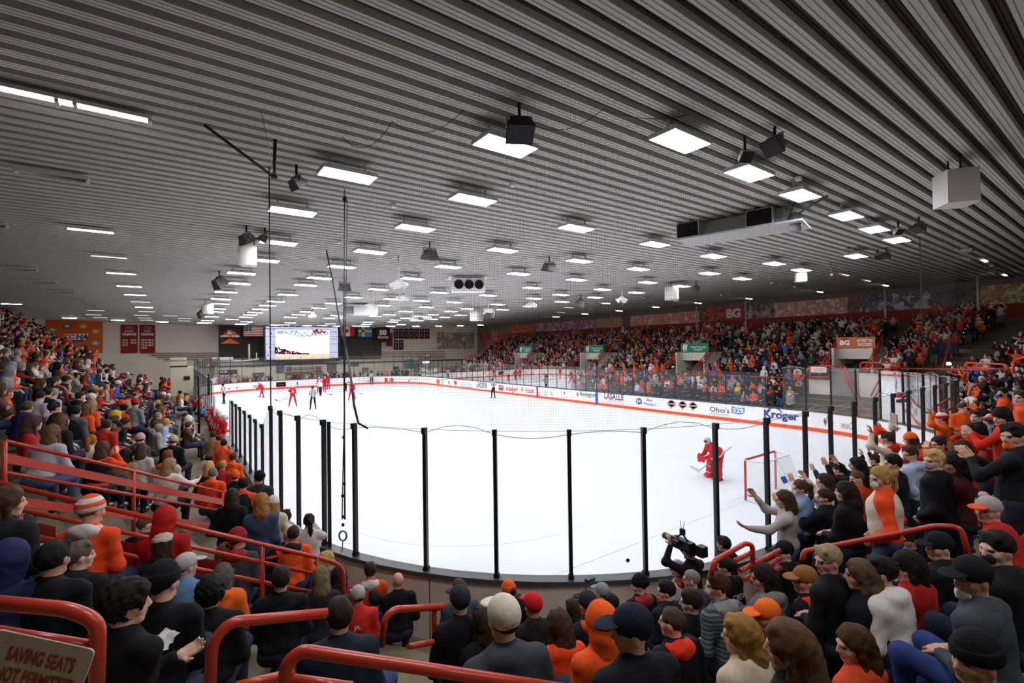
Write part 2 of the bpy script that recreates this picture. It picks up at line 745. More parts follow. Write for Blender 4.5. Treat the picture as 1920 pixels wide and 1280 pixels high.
# ================================================================== DASHER BOARDS
boards = thing('dasher_boards', 'white dasher boards with orange kick plate running all round the ice', 'rink boards', (RW / 2, RL / 2, 0))
b = MB()
rim_strip(0, 0.2, 0, 1.03, BOARDW, RIM, b, True)
b.build('board_face', parent=boards)
b = MB()
rim_strip(-0.025, 0.0, -0.025, 0.2, KICK, RIM, b, True)
rim_strip(-0.025, 0.2, 0.0, 0.2, KICK, RIM, b, True)
tag(b.build('kick_plate', parent=boards), 'orange kick plate')
b = MB()
rim_strip(-0.02, 1.03, -0.02, BOARD_H, SILL, RIM, b, True)
rim_strip(-0.02, BOARD_H, 0.20, BOARD_H, SILL, RIM, b, True)
rim_strip(0.20, BOARD_H, 0.20, 1.03, SILL, RIM, b, True)
tag(b.build('cap_rail', parent=boards), 'dark grey cap rail')
b = MB()
rim_strip(0.16, 1.03, 0.16, -0.03, BEIGE, RIM, b, True)
tag(b.build('outer_panelling', parent=boards), 'beige outer panelling')
# joints in the beige outer panels, seen at the near end
for s in np.arange(60, 92, 2.44):
    x, y, nx, ny = rim_at(s - 14)
    R_ = np.array([[-ny, nx, 0], [nx, ny, 0], [0, 0, 1]]).T
    MB().box((x + nx * 0.163, y + ny * 0.163, 0.5), (0.012, 0.008, 1.02), DARK, R=R_).build('panel_joint', parent=boards)


def at_rim(px, py, off=-0.03):
    d = ray(px, py)
    t0, t1 = 2.0, 90.0
    # the far crossing of the outline
    ts = np.linspace(t0, t1, 900)
    ins = [rim_dist(*(CAM + d * t)[:2]) < 0 for t in ts]
    k = max(i for i in range(len(ts)) if ins[i])
    a, b_ = ts[k], ts[min(k + 1, len(ts) - 1)]
    for _ in range(30):
        m_ = (a + b_) / 2
        if rim_dist(*(CAM + d * m_)[:2]) < 0:
            a = m_
        else:
            b_ = m_
    P = CAM + d * a
    n = out_normal(P[0], P[1])
    P = P + np.array([n[0], n[1], 0]) * off
    return P, n


def rim_frame(px, py):
    P, n = at_rim(px, py, -0.006)
    return P, np.array([n[1], -n[0], 0.0]), np.array([n[0], n[1], 0.0])


def ad_text(body, x0, y0, x1, y1, col, bold=0.0, shear=0.0):
    """lettering on the face of the boards filling a box of the photograph"""
    A, _, _ = rim_frame(x0, (y0 + y1) / 2)
    B, _, _ = rim_frame(x1, (y0 + y1) / 2)
    T, _, _ = rim_frame((x0 + x1) / 2, y0)
    Bo, _, _ = rim_frame((x0 + x1) / 2, y1)
    P, rt, n = rim_frame((x0 + x1) / 2, (y0 + y1) / 2)
    return lettering(body, abs(T[2] - Bo[2]), P - n * 0.004, rt, Z3, M('ad_' + col, col, 0.5), 'advert_lettering', boards,
                     width=float(np.linalg.norm(A - B)), bold=bold, shear=shear)


def ad_shape(kind, x0, y0, x1, y1, col, name='advert_emblem'):
    A, _, _ = rim_frame(x0, (y0 + y1) / 2)
    B, _, _ = rim_frame(x1, (y0 + y1) / 2)
    T, _, _ = rim_frame((x0 + x1) / 2, y0)
    Bo, _, _ = rim_frame((x0 + x1) / 2, y1)
    P, rt, n = rim_frame((x0 + x1) / 2, (y0 + y1) / 2)
    w_, h_ = float(np.linalg.norm(A - B)), abs(T[2] - Bo[2])
    P = P - n * 0.003
    mb = MB()
    if kind == 'disc':
        pts2 = [(math.cos(a) * .5, math.sin(a) * .5) for a in np.linspace(0, 2 * math.pi, 20, False)]
    elif kind == 'shield':
        pts2 = [(-.5, .5), (.5, .5), (.5, -.1), (0, -.5), (-.5, -.1)]
    elif kind == 'state':
        pts2 = [(-.5, .5), (-.1, .4), (.2, .42), (.5, .5), (.5, -.1), (.3, -.4), (0, -.5), (-.25, -.38), (-.5, -.42)]
    elif kind == 'swoosh':
        pts2 = [(-.5, .1), (-.3, -.1), (.5, .5), (-.25, -.5)]
    elif kind == 'leaf':
        pts2 = [(-.1, -.5), (-.5, .1), (-.3, .5), (.1, .1)]
    else:
        pts2 = [(-.5, -.5), (.5, -.5), (.5, .5), (-.5, .5)]
    V = [P + rt * (a * w_) + Z3 * (c * h_) for a, c in pts2]
    mb.add(V, [tuple(range(len(V)))], M('ad_' + col, col, 0.5))
    return mb.build(name, parent=boards)


# stripes of the blue lines and the red line carried up the boards
for yy, col, ww in ((22.86, '3555b8', 0.3), (RL / 2, 'b23a48', 0.3), (RL - 22.86, '3555b8', 0.3)):
    for xx, sx in ((RW - 0.008, 1), (0.008, -1)):
        m_ = MB().quad((xx, yy - ww / 2, 0.0), (xx, yy + ww / 2, 0.0), (xx, yy + ww / 2, 1.03), (xx, yy - ww / 2, 1.03), M('stripe_' + col, col, 0.5))
        m_.quad((xx - sx * 0.03, yy - ww / 2, 0.0), (xx - sx * 0.03, yy + ww / 2, 0.0), (xx - sx * 0.03, yy + ww / 2, 0.2), (xx - sx * 0.03, yy - ww / 2, 0.2))
        m_.build('line_stripe', parent=boards)
ad_text('Juniper', 466, 719, 497, 730, '1c1c1e', 0.0, 0.35)
ad_shape('swoosh', 427, 725, 433, 731, '202022')
ad_shape('swoosh', 442, 723, 448, 729, '202022')
ad_shape('box', 518, 716, 536, 725, '3a3a3c')
ad_shape('box', 519, 717, 535, 724, 'f0eeec')
ad_text('BOX', 521, 718.5, 533, 722.5, 'a03030')
ad_shape('leaf', 556, 714, 561, 724, '2b4c9c')
ad_text('THAYER', 682, 711.5, 708, 715.5, '2a2a2c', 0.01)
ad_shape('box', 721, 708, 727, 717, 'c04a48')
ad_shape('box', 732, 708, 737, 717, 'c04a48')
ad_text('FLRAY', 722, 709, 745, 716, '6b8f7c', 0.02)
ad_shape('swoosh', 765, 708, 771, 716, '2c3a34')
ad_text('ATS', 774, 709, 785, 713, '9aa6a0')
ad_shape('disc', 818, 710, 825, 720, 'd0702c')
ad_text('WOOD\nHILL', 827, 711, 833, 720, '4a4a4c')
ad_shape('leaf', 840, 713, 846, 722, '777a80')
ad_shape('shield', 851, 714, 857, 722, 'c0504c')
ad_text('Campus\nPollyeyes', 864, 717, 886, 727, '6a78b8')
ad_text('LAKESIDE', 893, 717, 913, 727, '4c6a62', 0.02)
ad_shape('box', 935, 722, 944, 731.5, 'a8343c')
ad_text('HOME', 936, 724, 943, 726.5, 'f2f2f0', 0.02)
ad_text('meijer', 949, 724.5, 971, 736, 'b8343c', 0.02)
ad_shape('disc', 977, 725, 981, 735, 'd8904c')
ad_text("Frickers", 985, 727, 1002, 737, 'b83a40', 0.01, 0.3)
for x in (1012, 1023, 1034):
    ad_text('X2\nWW', x - 3, 732, x + 3, 741, '77787c')
ad_shape('leaf', 1057, 734, 1062, 740, '2f7d6c')
ad_text('community fund', 1045, 742, 1075, 746, 'a9c3cc')
ad_shape('disc', 1081, 735, 1085, 743, '7c9a86')
ad_text('Huntington', 1087, 735, 1116, 746, '4a5550', 0.01)
ad_text('LASALLE', 1133, 738, 1169, 749, '6c2350', 0.02)
ad_text('Cleaners, Inc.', 1138, 749, 1166, 752.5, '8a6a86')
ad_text('dry cleaning and laundry service', 1131, 753.5, 1171, 757.5, 'b8a8c2')
ad_shape('disc', 1192.5, 746, 1204, 758, '2c4c98')
ad_text('BW', 1194.5, 749, 1202, 755, 'f2f2f0', 0.02)
ad_text('Best\nWestern', 1206, 747, 1230, 760, '3f5488')
for (x, y) in ((1259, 757.5), (1280, 759.5), (1299.5, 761.5)):
    ad_shape('disc', x - 6.5, y - 8, x + 6.5, y + 6, 'd9785c')
    ad_shape('disc', x - 5.2, y - 6.6, x + 5.2, y + 4.6, 'f0eeec')
    ad_shape('box', x - 8, y - 3.5, x + 8, y + 2, 'cf6a4e')
    ad_text('FALCON', x - 7, y - 2.2, x + 7, y + 0.8, 'f2f2f0', 0.02)
    ad_shape('leaf', x - 2, y + 5, x + 2, y + 9, '4a3a36')
ad_text("Ohio's", 1331, 763, 1367, 773, '3c4450', 0.005)
ad_shape('state', 1371.5, 762.5, 1396, 777, '4a86c8')
ad_text('529', 1374, 765, 1394, 774, 'f2f2f0', 0.03)
ad_text('COLLEGE ADVANTAGE', 1331, 775, 1368, 778, '8ab4d8')
ad_text('Kroger', 1432, 770, 1497, 790, '2e3c86', 0.035)
# three quarter ring over and under the store lettering
P, rt, n = rim_frame(1452, 776)
kr = MB()
pts = [P - n * 0.012 + rt * (0.42 * math.cos(a)) + Z3 * (0.33 * math.sin(a) + 0.02) for a in np.linspace(0.3, math.pi - 0.3, 14)]
kr.tube(pts, 0.03, M('ad_2e3c86', '2e3c86', 0.5), 6)
kr.build('advert_arc', parent=boards)
ad_shape('leaf', 1544, 783, 1555, 800, '6c4a86')
ad_shape('leaf', 1549, 779, 1561, 796, '9cc24c')
ad_shape('leaf', 1556, 788, 1568, 803, '5a3c6c')
ad_text('PromiseChoice', 1569, 791, 1612, 804, '77777c', 0, 0.3)

# ================================================================== GLASS AND POSTS
NEAR_POSTS = [(-.13, 8.27), (-.11, 7.13), (.07, 6.01), (.33, 5.06), (.63, 4.26), (1.38, 3.0), (2.12, 2.09), (3.02, 1.33), (4.02, .71),
              (5.27, .33), (6.42, 0.0), (7.77, -.1), (8.92, -.14), (10.2, -.09), (11.48, -.04)]
s_list = [rim_s(x, y) for x, y in NEAR_POSTS]
# carry on round the near right corner with the same spacing
s = s_list[-1]
s_end_tall = rim_s(RW, 9.5)
while s + 1.24 < s_end_tall:
    s += 1.24
    s_list.append(s)
EDGE = M('glass_edge', 'a8b0ae', .3)
H_END, H_LEFT, H_SIDE = 3.38, 2.79, 3.05
POST_OFF = 0.09


def post_and_pane(s0, s1, top, col, wpost, label, group, top1=None, post=True, pane=True, both=False):
    x, y, nx, ny = rim_at(s0)
    px_, py_ = x + nx * POST_OFF, y + ny * POST_OFF
    g = thing('rink_glass', label, 'rink glass', (px_, py_, BOARD_H), 0, group)
    R_ = np.array([[-ny, nx, 0], [nx, ny, 0], [0, 0, 1]]).T
    if post:
        mb = MB().box((px_, py_, (BOARD_H + top + 0.02) / 2), (wpost, wpost * 1.25, top + 0.02 - BOARD_H), col, R=R_)
        mb.box((px_ + nx * 0.02, py_ + ny * 0.02, top - 0.02), (wpost * 1.15, wpost * 1.5, 0.10), col, R=R_)
        mb.box((px_, py_, BOARD_H + 0.03), (wpost * 1.5, wpost * 1.5, 0.05), col, R=R_)
        mb.build('post', parent=g)
    if pane:
        n = max(1, int(round((s1 - s0) / 0.45)))
        V, F = [], []
        for i in range(n + 1):
            a = s0 + 0.035 + (s1 - s0 - 0.07) * i / n
            x, y, nx, ny = rim_at(a)
            t = top if top1 is None else top + (top1 - top) * i / n
            V += [(x + nx * POST_OFF, y + ny * POST_OFF, BOARD_H + 0.01), (x + nx * POST_OFF, y + ny * POST_OFF, t)]
        for i in range(n):
            F.append((2 * i, 2 * i + 2, 2 * i + 3, 2 * i + 1))
        MB().add(V, F, GLASS, True).build('pane', parent=g)
        if wpost > .05:
            MB().tube([V[2 * i + 1] for i in range(n + 1)], .005, EDGE, 5).build('pane_edge', parent=g)
    return g


for i in range(len(s_list) - 1):
    if i < 2:
        lb = 'tall near glass with black post, %s after the step up on the left side boards' % ordn(i + 1)
    else:
        lb = 'tall glass and black post of the near end, %s from the left corner' % ordn(i + 1)
    post_and_pane(s_list[i], s_list[i + 1], H_END, BLACK, 0.058, lb, 'tall glass round the near end')
x, y, nx, ny = rim_at(s_list[3] + .16)
tag(MB().box((x + nx * POST_OFF, y + ny * POST_OFF, (BOARD_H + H_END) / 2), (.055, .055, H_END - BOARD_H), BLACK).build('gate_post'), 'second black post of the double gate post left of the hoist hook', 'post')
# lower glass along the left side up to the visitors' bench
left_y = [9.57, 10.76, 11.87, 13.12, 14.4, 15.63, 16.85]
ls = [rim_s(0, y) for y in left_y] + [s_list[0]]
ls = sorted(ls)
for i in range(len(ls) - 1):
    last = (i == len(ls) - 2)
    post_and_pane(ls[i], ls[i + 1], H_LEFT if not last else H_LEFT, BLACK, 0.055,
                  'lower left side glass with black post, %s from the players bench' % ordn(i + 1), 'lower glass along the left side',
                  top1=(H_END if last else None))
# left side beyond the bench
ALU = M('grey_aluminium_post', '38383a', 0.4, 0.3, 0.4)
yb = 26.5
i = 1
while yb < RL - RR - 0.5:
    s0 = rim_s(0, yb + 1.9)
    s1 = rim_s(0, yb)
    post_and_pane(s0, s1, H_SIDE, ALU, 0.045, 'left side glass with thin grey post, %s past the players bench' % ordn(i), 'glass on the far left side')
    yb += 1.9
    i += 1
# right side
y = 9.5
i = 1
while y < RL - RR - 0.6:
    s0, s1 = rim_s(RW, y), rim_s(RW, y + 1.22)
    post_and_pane(s0, s1, H_SIDE, ALU, 0.04, 'right side glass with thin grey post, %s from the near right corner' % ordn(i), 'glass along the right side')
    y += 1.22
    i += 1
# far end: taller
s0 = rim_s(RW, RL - RR - 0.3)
s_far1 = rim_s(0, RL - RR - 0.3) + RIM_LEN
n_far = int((s_far1 - s0) / 1.3)
for i in range(n_far):
    a = s0 + (s_far1 - s0) * i / n_far
    b_ = s0 + (s_far1 - s0) * (i + 1) / n_far
    post_and_pane(a, b_, 4.0, ALU, 0.04, 'far end glass with thin post, %s from the right corner' % ordn(i + 1), 'glass round the far end')

# protective net above the tall glass of the near end, with its edge ropes
NETM = net_mat()
net = thing('safety_net', 'black safety net hung from ceiling above near end glass', 'net', (RW / 2, 0, H_END))
V, F, UVs = [], [], []
sa, sb = s_list[0], rim_s(23.5, 1.75)
N = 56
for i in range(N + 1):
    a = sa + (sb - sa) * i / N
    x, y, nx, ny = rim_at(a)
    x, y = x + nx * POST_OFF, y + ny * POST_OFF
    V += [(x, y, H_END + 0.02), (x, y, ceil_z(x, y) - 0.02)]
    UVs += [(a, 0), (a, ceil_z(x, y) - H_END)]
for i in range(N):
    F.append((2 * i, 2 * i + 2, 2 * i + 3, 2 * i + 1))
no = MB().add(V, F, NETM, True).build('netting', parent=net)
uvl = no.data.uv_layers.new(name='UVMap')
for lp in no.data.loops:
    uvl.data[lp.index].uv = UVs[lp.vertex_index]
ROPE = M('white_rope', 'b8b4ae', 0.8)
BROPE = M('black_rope', '101012', 0.7)
er = MB()
pts = []
for i in range(len(s_list)):
    if i >= len(s_list):
        break
    for t in (0.0, 0.25, 0.5, 0.75):
        if i == len(s_list) - 1 and t > 0:
            break
        a = s_list[i] + ((s_list[i + 1] - s_list[i]) * t if t else 0)
        x, y, nx, ny = rim_at(a)
        pts.append((x + nx * 0.06, y + ny * 0.06, H_END - 0.06 + 0.10 * math.sin(math.pi * t) * ((i * 7) % 3 - 0.6)))
er.tube(pts, 0.006, ROPE, 5)
tag(er.build('edge_rope', parent=net), 'pale edge rope lacing the net to the posts')
for sv, nm in ((sa, 'edge_cable'), (sb, 'edge_cable')):
    x, y, nx, ny = rim_at(sv)
    MB().tube([(x + nx * .09, y + ny * .09, H_END - 0.3), (x + nx * .09, y + ny * .09, ceil_z(x, y))], 0.014, BROPE, 6).build(nm, parent=net)
# ================================================================== CEILING FIXTURES
LED_EM = emitter('led_diffuser', 'f4f6ff', LED_POWER)
TUBE_EM = emitter('fluorescent_tube_lit', 'f2efe6', TUBE_POWER)
TUBE_DIM = emitter('fluorescent_tube_dim', 'efe6d8', 1.2)
TUBE_OFF = M('fluorescent_lens_unlit', '8a7f78', 0.5)
FIXT = M('white_fixture', 'c8c6c4', 0.5, 0, 0.4)

LEDS = [(948, 276), (1276, 267), (1405, 327), (1501, 368), (1587, 406), (1640, 431), (1682, 451), (652, 331), (549, 398), (887, 376),
        (1081, 429), (1228, 459), (1338, 481), (1452, 495), (1503, 507), (1605, 481), (779, 429), (694, 473), (943, 470), (1086, 490),
        (1197, 505), (1330, 513), (1392, 523), (522, 456), (494, 489), (453, 513), (641, 501), (840, 501), (599, 522), (573, 535),
        (424, 548), (773, 523), (973, 514), (1081, 525), (1215, 530), (447, 532), (709, 543), (824, 549), (915, 554), (998, 540),
        (736, 561), (790, 564), (852, 567), (933, 571), (1002, 560), (718, 573), (800, 576), (877, 579), (942, 581), (993, 575),
        (761, 584), (845, 584), (730, 590), (811, 590), (901, 587), (864, 591), (704, 593), (784, 593), (835, 595), (761, 596.5),
        (811, 598.5), (741, 600), (784, 601), (737, 603.5), (691, 604), (414, 561), (413, 570), (408, 579), (405, 585), (397, 594),
        (540, 553), (517, 565.5), (502, 573), (488, 580), (478, 586), (469, 590.5), (461, 595), (435, 599), (662, 558), (625, 569),
        (598, 578), (576, 585), (560, 590), (545, 595), (617, 596.5), (658, 587), (632, 592), (1130, 543), (1052, 553), (1193, 549),
        (1278, 537), (1116, 558), (1054, 566)]
rows_seen = {}
leds = []
for (px, py) in LEDS:
    p = at_ceiling(px, py, 0.36)
    leds.append(p)
for yy in (58.5, 62.5):
    for xx in (1.4, 5.2, 9.9, 14.6, 19.3, 24.2):
        leds.append(np.array([xx, yy, ceil_z(xx, yy) - .36]))
# unseen panels added to brighten the near end seats, above and behind the camera
ADDED_NEAR_LED = [(.5, -2.6), (-1.2, .4), (2, -7), (6, -7), (11, -8)]
for xx, yy in ADDED_NEAR_LED:
    leds.append(np.array([xx, yy, ceil_z(xx, yy) - .36]))


def led_proto():
    r = thing('led_panel_light', 'x', 'ceiling light')
    b = MB()
    b.box((0, 0, 0.055), (1.24, 0.64, 0.09), FIXT, bev=0.012)
    b.box((0, 0, 0.13), (0.9, 0.34, 0.07), FIXT, bev=0.015)
    b.build('housing', parent=r)
    b = MB()
    b.quad((-.59, -.29, 0.006), (-.59, .29, 0.006), (.59, .29, 0.006), (.59, -.29, 0.006), LED_EM)
    tag(b.build('diffuser', parent=r), 'glowing white diffuser')
    b = MB()
    for x in (-.4, .4):
        b.box((x, 0, 0.25), (0.03, 0.05, 0.20), FIXT)
    b.build('bracket', parent=r)
    return r


proto = led_proto()
order = sorted(range(len(leds)), key=lambda i: (round(leds[i][1] / 4.2), leds[i][0]))
count_row = {}
for n, i in enumerate(order):
    p = leds[i]
    rowk = int(round(p[1] / 4.2))
    count_row[rowk] = count_row.get(rowk, 0) + 1
    o = proto if n == 0 else copy_tree(proto)
    o.location = (p[0], p[1], p[2])
    tag(o, 'lit white panel light, %s from left in %s row over the ice' % (ordn(count_row[rowk]), ordn(max(rowk, 0) + 1)),
        group='panel lights over the ice')  # label and group also cover the added near end panels

STRIPS = [(45, 176, 1), (198, 210, 1), (99, 330, 0), (171, 433, 1), (205, 482, 2), (228, 513, 1), (243, 537, 1), (254, 553, 1), (264, 566, 2),
          (270, 576, 1), (276, 584, 2), (265, 591, 2), (271, 596, 2), (275, 600, 2), (35, 505, 0), (77, 529, 0), (115, 548, 0), (143, 562, 0),
          (163, 573, 0), (180, 582, 2), (176, 590, 2), (188, 595, 2), (22, 570, 1), (57, 580, 0), (83, 588, 0), (101, 594, 0),
          (320, 592, 2), (346, 597, 2), (346, 601.5, 2), (-40, 420, 0),
          (1583, 515, 2), (1625, 526, 2), (1659, 535, 1), (1844, 488, 1), (1863, 500.5, 0), (1882, 515, 1), (1455, 532, 0), (1497, 539.5, 0),
          (1536, 547, 1), (1360, 554, 0), (1403, 560, 1), (1308, 568, 1), (1216, 558.5, 0), (1176, 572, 0), (1229, 575.5, 1), (1160, 582.5, 1),
          (1135, 568.5, 1), (1066, 576.5, 2), (1114, 579, 0), (1051, 585.5, 2), (1096, 588.5, 1), (1042, 594, 1), (1265, 564, 0)]
STR_LEN = 1.3


def strip_proto(kind):
    nm = {0: TUBE_OFF, 1: TUBE_EM, 2: TUBE_DIM}[kind]
    r = thing('fluorescent_strip_light', 'x', 'ceiling light')
    b = MB()
    b.box((0, 0, 0.05), (STR_LEN, 0.20, 0.07), FIXT, bev=0.01)
    b.build('housing', parent=r)
    b = MB()
    V = []
    n = 6
    for x in (-STR_LEN / 2 + .07, STR_LEN / 2 - .07):
        for k in range(n + 1):
            a = math.pi + math.pi * k / n
            V.append((x, 0.075 * math.cos(a), 0.02 + 0.045 * math.sin(a)))
    F = [(k, k + 1, n + 2 + k, n + 1 + k) for k in range(n)] + [tuple(range(n + 1)), tuple(range(2 * n + 1, n, -1))]
    b.add(V, F, nm, True)
    b.build('lens', parent=r)
    b = MB()
    for x in (-STR_LEN / 2 + .03, STR_LEN / 2 - .03):
        b.box((x, 0, 0.01), (0.06, 0.19, 0.09), FIXT, bev=0.01)
    b.build('end_cap', parent=r)
    return r


sp = {k: strip_proto(k) for k in (0, 1, 2)}
used = {0: 0, 1: 0, 2: 0}
cnt = {}
SPLAB = {0: 'unlit grey', 1: 'brightly lit', 2: 'dimly lit'}
for (px, py, st) in STRIPS:
    p = at_ceiling(px, py, 0.16)
    if p[1] > WALL_FAR - 1:
        continue
    o = sp[st] if not used[st] else copy_tree(sp[st])
    used[st] += 1
    o.location = tuple(p)
    side = 'left' if p[0] < 13 else 'right'
    cnt[(side, st)] = cnt.get((side, st), 0) + 1
    tag(o, '%s strip light over %s stand, %s of its kind from near end' % (SPLAB[st], side, ordn(cnt[(side, st)])),
        group='strip lights over the stands')


# a last row of strips along the far wall
TUBE_EM = emitter('fluorescent_tube_far', 'f6f0e6', 90.0)
FARP = strip_proto(1)
for n in range(14):
    x = -11 + n * 4.1
    o = copy_tree(FARP) if n else FARP
    o.location = (x, 66.5, ceil_z(x, 66.5) - 0.16)
    tag(o, 'lit strip light in the last row by the far wall, %s from left' % ordn(n + 1), group='strip lights by the far wall')


# ---- loudspeakers, floodlights, pendants
SPK_W = M('white_speaker_cabinet', 'd8cfca', 0.5, 0, 0.3, 'plain', 3, 0.02)
SPK_B = M('black_speaker_cabinet', '141414', 0.6, 0, 0.3)
SPK_G = M('grey_speaker_cabinet', '5d5a58', 0.6, 0, 0.3)
GRILLE = M('speaker_grille', '1c1c1d', 0.7, 0, 0.3, 'plain', 60, 0.3)


def rotz(a):
    c, s_ = math.cos(a), math.sin(a)
    return np.array([[c, -s_, 0], [s_, c, 0], [0, 0, 1.0]])


def rotx(a):
    c, s_ = math.cos(a), math.sin(a)
    return np.array([[1, 0, 0], [0, c, -s_], [0, s_, c]])


def box_speaker(px, py, depth_scale, size, label, yaw):
    """white cabinet with a bulging lower front, hung from the ceiling; px,py = its centre"""
    w_, d_, h_ = size
    P = at_ceiling(px, py, h_ / 2 + 0.35)
    r = thing('hanging_loudspeaker', label, 'loudspeaker', tuple(P), yaw)
    b = MB()
    n = 8
    V, F = [], []
    for z in (-h_ / 2, h_ / 2):
        for k in range(n + 1):
            t = k / n
            x = -w_ / 2 + w_ * t
            bul = 0.10 * w_ * (1 - (2 * t - 1) ** 2)
            V.append((x, -d_ / 2 - bul, z))
        V += [(w_ / 2 * 0.8, d_ / 2, z), (-w_ / 2 * 0.8, d_ / 2, z)]
    m_ = n + 3
    for k in range(m_):
        k2 = (k + 1) % m_
        F.append((k, k2, m_ + k2, m_ + k))
    F += [tuple(range(m_ - 1, -1, -1)), tuple(range(m_, 2 * m_))]
    me_b = MB().add(V, F, SPK_W)
    # local coordinates: place directly
    me = bpy.data.meshes.new('cabinet')
    me.from_pydata(me_b.v, [], me_b.f)
    me.materials.append(SPK_W)
    o = bpy.data.objects.new('cabinet', me)
    COL.objects.link(o)
    o.parent = r
    br = MB()
    zc = ceil_z(P[0], P[1])
    br.box((0, 0, h_ / 2 + 0.02), (w_ * .8, 0.06, 0.04), BLACK)
    for x in (-w_ * .3, w_ * .3):
        br.tube([(x, 0, h_ / 2), (x, 0, zc - P[2] + 0.05)], 0.02, BLACK, 6)
    br.build('hanger', loc=(0, 0, 0), parent=r)
    return r


box_speaker(1790, 354, 1, (0.74, 0.6, 0.80), 'large white loudspeaker box under the ribbed ceiling above the right stand', math.radians(40))
box_speaker(466, 480, 1, (0.62, 0.5, 0.75), 'bright white loudspeaker box above the left edge of the ice', math.radians(-15))
box_speaker(391, 579, 1, (0.75, 0.6, 0.75), 'white loudspeaker box far down the left edge of the ice', math.radians(-10))
box_speaker(1258, 550, 1, (0.95, 0.8, 0.85), 'white loudspeaker box above the right side of the ice', math.radians(35))
box_speaker(893, 592, 1, (1.1, 0.9, 1.0), 'white loudspeaker box far off above the right stand', math.radians(20))
box_speaker(1501, 520, 1, (0.62, 0.5, 0.5), 'small white loudspeaker under a lit panel near the right stand', math.radians(35))


def flood(px, py, size, yaw, tilt, m_, label, drop=None):
    """flared cabinet on a yoke pointing down at the stands"""
    P = at_ceiling(px, py, 0.42 * size + 0.12 if drop is None else drop)
    r = thing('horn_loudspeaker', label, 'loudspeaker', tuple(P), yaw)
    R_ = rotx(tilt)
    b = MB()
    s_ = size
    P8 = [(-.22, -.18, .2), (.22, -.18, .2), (.22, .18, .2), (-.22, .18, .2), (-.34, -.30, -.22), (.34, -.30, -.22), (.34, .30, -.22), (-.34, .30, -.22)]
    V = [tuple(R_ @ (np.array(q) * s_)) for q in P8]
    b.add(V, [(0, 1, 2, 3), (0, 4, 5, 1), (1, 5, 6, 2), (2, 6, 7, 3), (3, 7, 4, 0)], m_)
    b.build('cabinet', loc=(0, 0, 0), parent=r)
    b = MB()
    V = [tuple(R_ @ (np.array(q) * s_)) for q in [(-.32, -.28, -.225), (.32, -.28, -.225), (.32, .28, -.225), (-.32, .28, -.225)]]
    b.add(V, [(0, 1, 2, 3)], GRILLE)
    tag(b.build('grille', loc=(0, 0, 0), parent=r), 'dark grille')
    b = MB()
    zc = ceil_z(P[0], P[1]) - P[2] + 0.03
    for x in (-.3, .3):
        b.tube([(x * s_, 0, 0.0), (x * s_, 0, 0.28 * s_)], 0.018 * s_ + 0.006, GREYM, 6)
    b.tube([(-.3 * s_, 0, 0.28 * s_), (.3 * s_, 0, 0.28 * s_)], 0.018 * s_ + 0.006, GREYM, 6)
    b.tube([(0, 0, 0.28 * s_), (0, 0, zc)], 0.03, BLACK, 6)
    b.build('yoke', loc=(0, 0, 0), parent=r)
    return r


flood(974, 240, 0.75, math.radians(-30), math.radians(-25), SPK_B, 'black loudspeaker in front of the nearest middle ceiling panel', 0.42)
flood(1453, 270, 0.62, math.radians(75), math.radians(50), SPK_G, 'grey horn loudspeaker with dark face right of its paler twin', 0.35)
flood(1397, 291, 0.42, math.radians(150), math.radians(45), SPK_W, 'small pale horn loudspeaker just above a lit panel', 0.42)
flood(556, 342, 0.55, math.radians(-70), math.radians(45), SPK_G, 'grey horn loudspeaker beside the brown ceiling strut', 0.42)
flood(462, 447, 0.75, math.radians(-70), math.radians(30), SPK_G, 'grey horn loudspeaker over the bright white box on the left')
flood(497, 448, 0.6, math.radians(60), math.radians(30), SPK_G, 'grey horn loudspeaker right of the bright white box on the left')
flood(411, 529, 1.1, math.radians(-70), math.radians(40), SPK_G, 'grey horn loudspeaker between white boxes on the left ice edge')
flood(378, 588, 1.2, math.radians(-70), math.radians(40), SPK_G, 'farthest grey horn loudspeaker on the left ice edge')
flood(806, 477, 0.9, math.radians(0), math.radians(5), SPK_G, 'grey flared loudspeaker over the middle of the ice, left one')
flood(1030, 500, 0.9, math.radians(0), math.radians(5), SPK_G, 'grey flared loudspeaker over the middle of the ice, right one')
flood(1646, 480, 0.5, math.radians(120), math.radians(40), SPK_W, 'pale horn loudspeaker right of a lit panel, left of a pair')
flood(1662, 478, 0.55, math.radians(60), math.radians(40), SPK_G, 'grey horn loudspeaker right of a lit panel, right of a pair')
flood(1684, 432, 0.45, math.radians(150), math.radians(40), SPK_W, 'pale horn loudspeaker just above the rightmost lit panel')
flood(1723, 426, 0.6, math.radians(60), math.radians(35), SPK_G, 'grey horn loudspeaker by the right edge of the safety net')
flood(1305, 540, 0.8, math.radians(60), math.radians(40), SPK_G, 'grey horn loudspeaker right of the white box on the right')
flood(1089, 567, 1.2, math.radians(30), math.radians(35), SPK_G, 'grey horn loudspeaker at the end of a far right panel')
flood(1270, 562, 0.8, math.radians(10), math.radians(10), SPK_W, 'small pale loudspeaker over the right stand strip lights')
flood(920, 587, 1.3, math.radians(30), math.radians(35), SPK_G, 'far grey horn loudspeaker right of the far white box')
flood(646, 538, 1.0, math.radians(0), math.radians(5), SPK_G, 'grey flared loudspeaker behind the hanging black ropes')


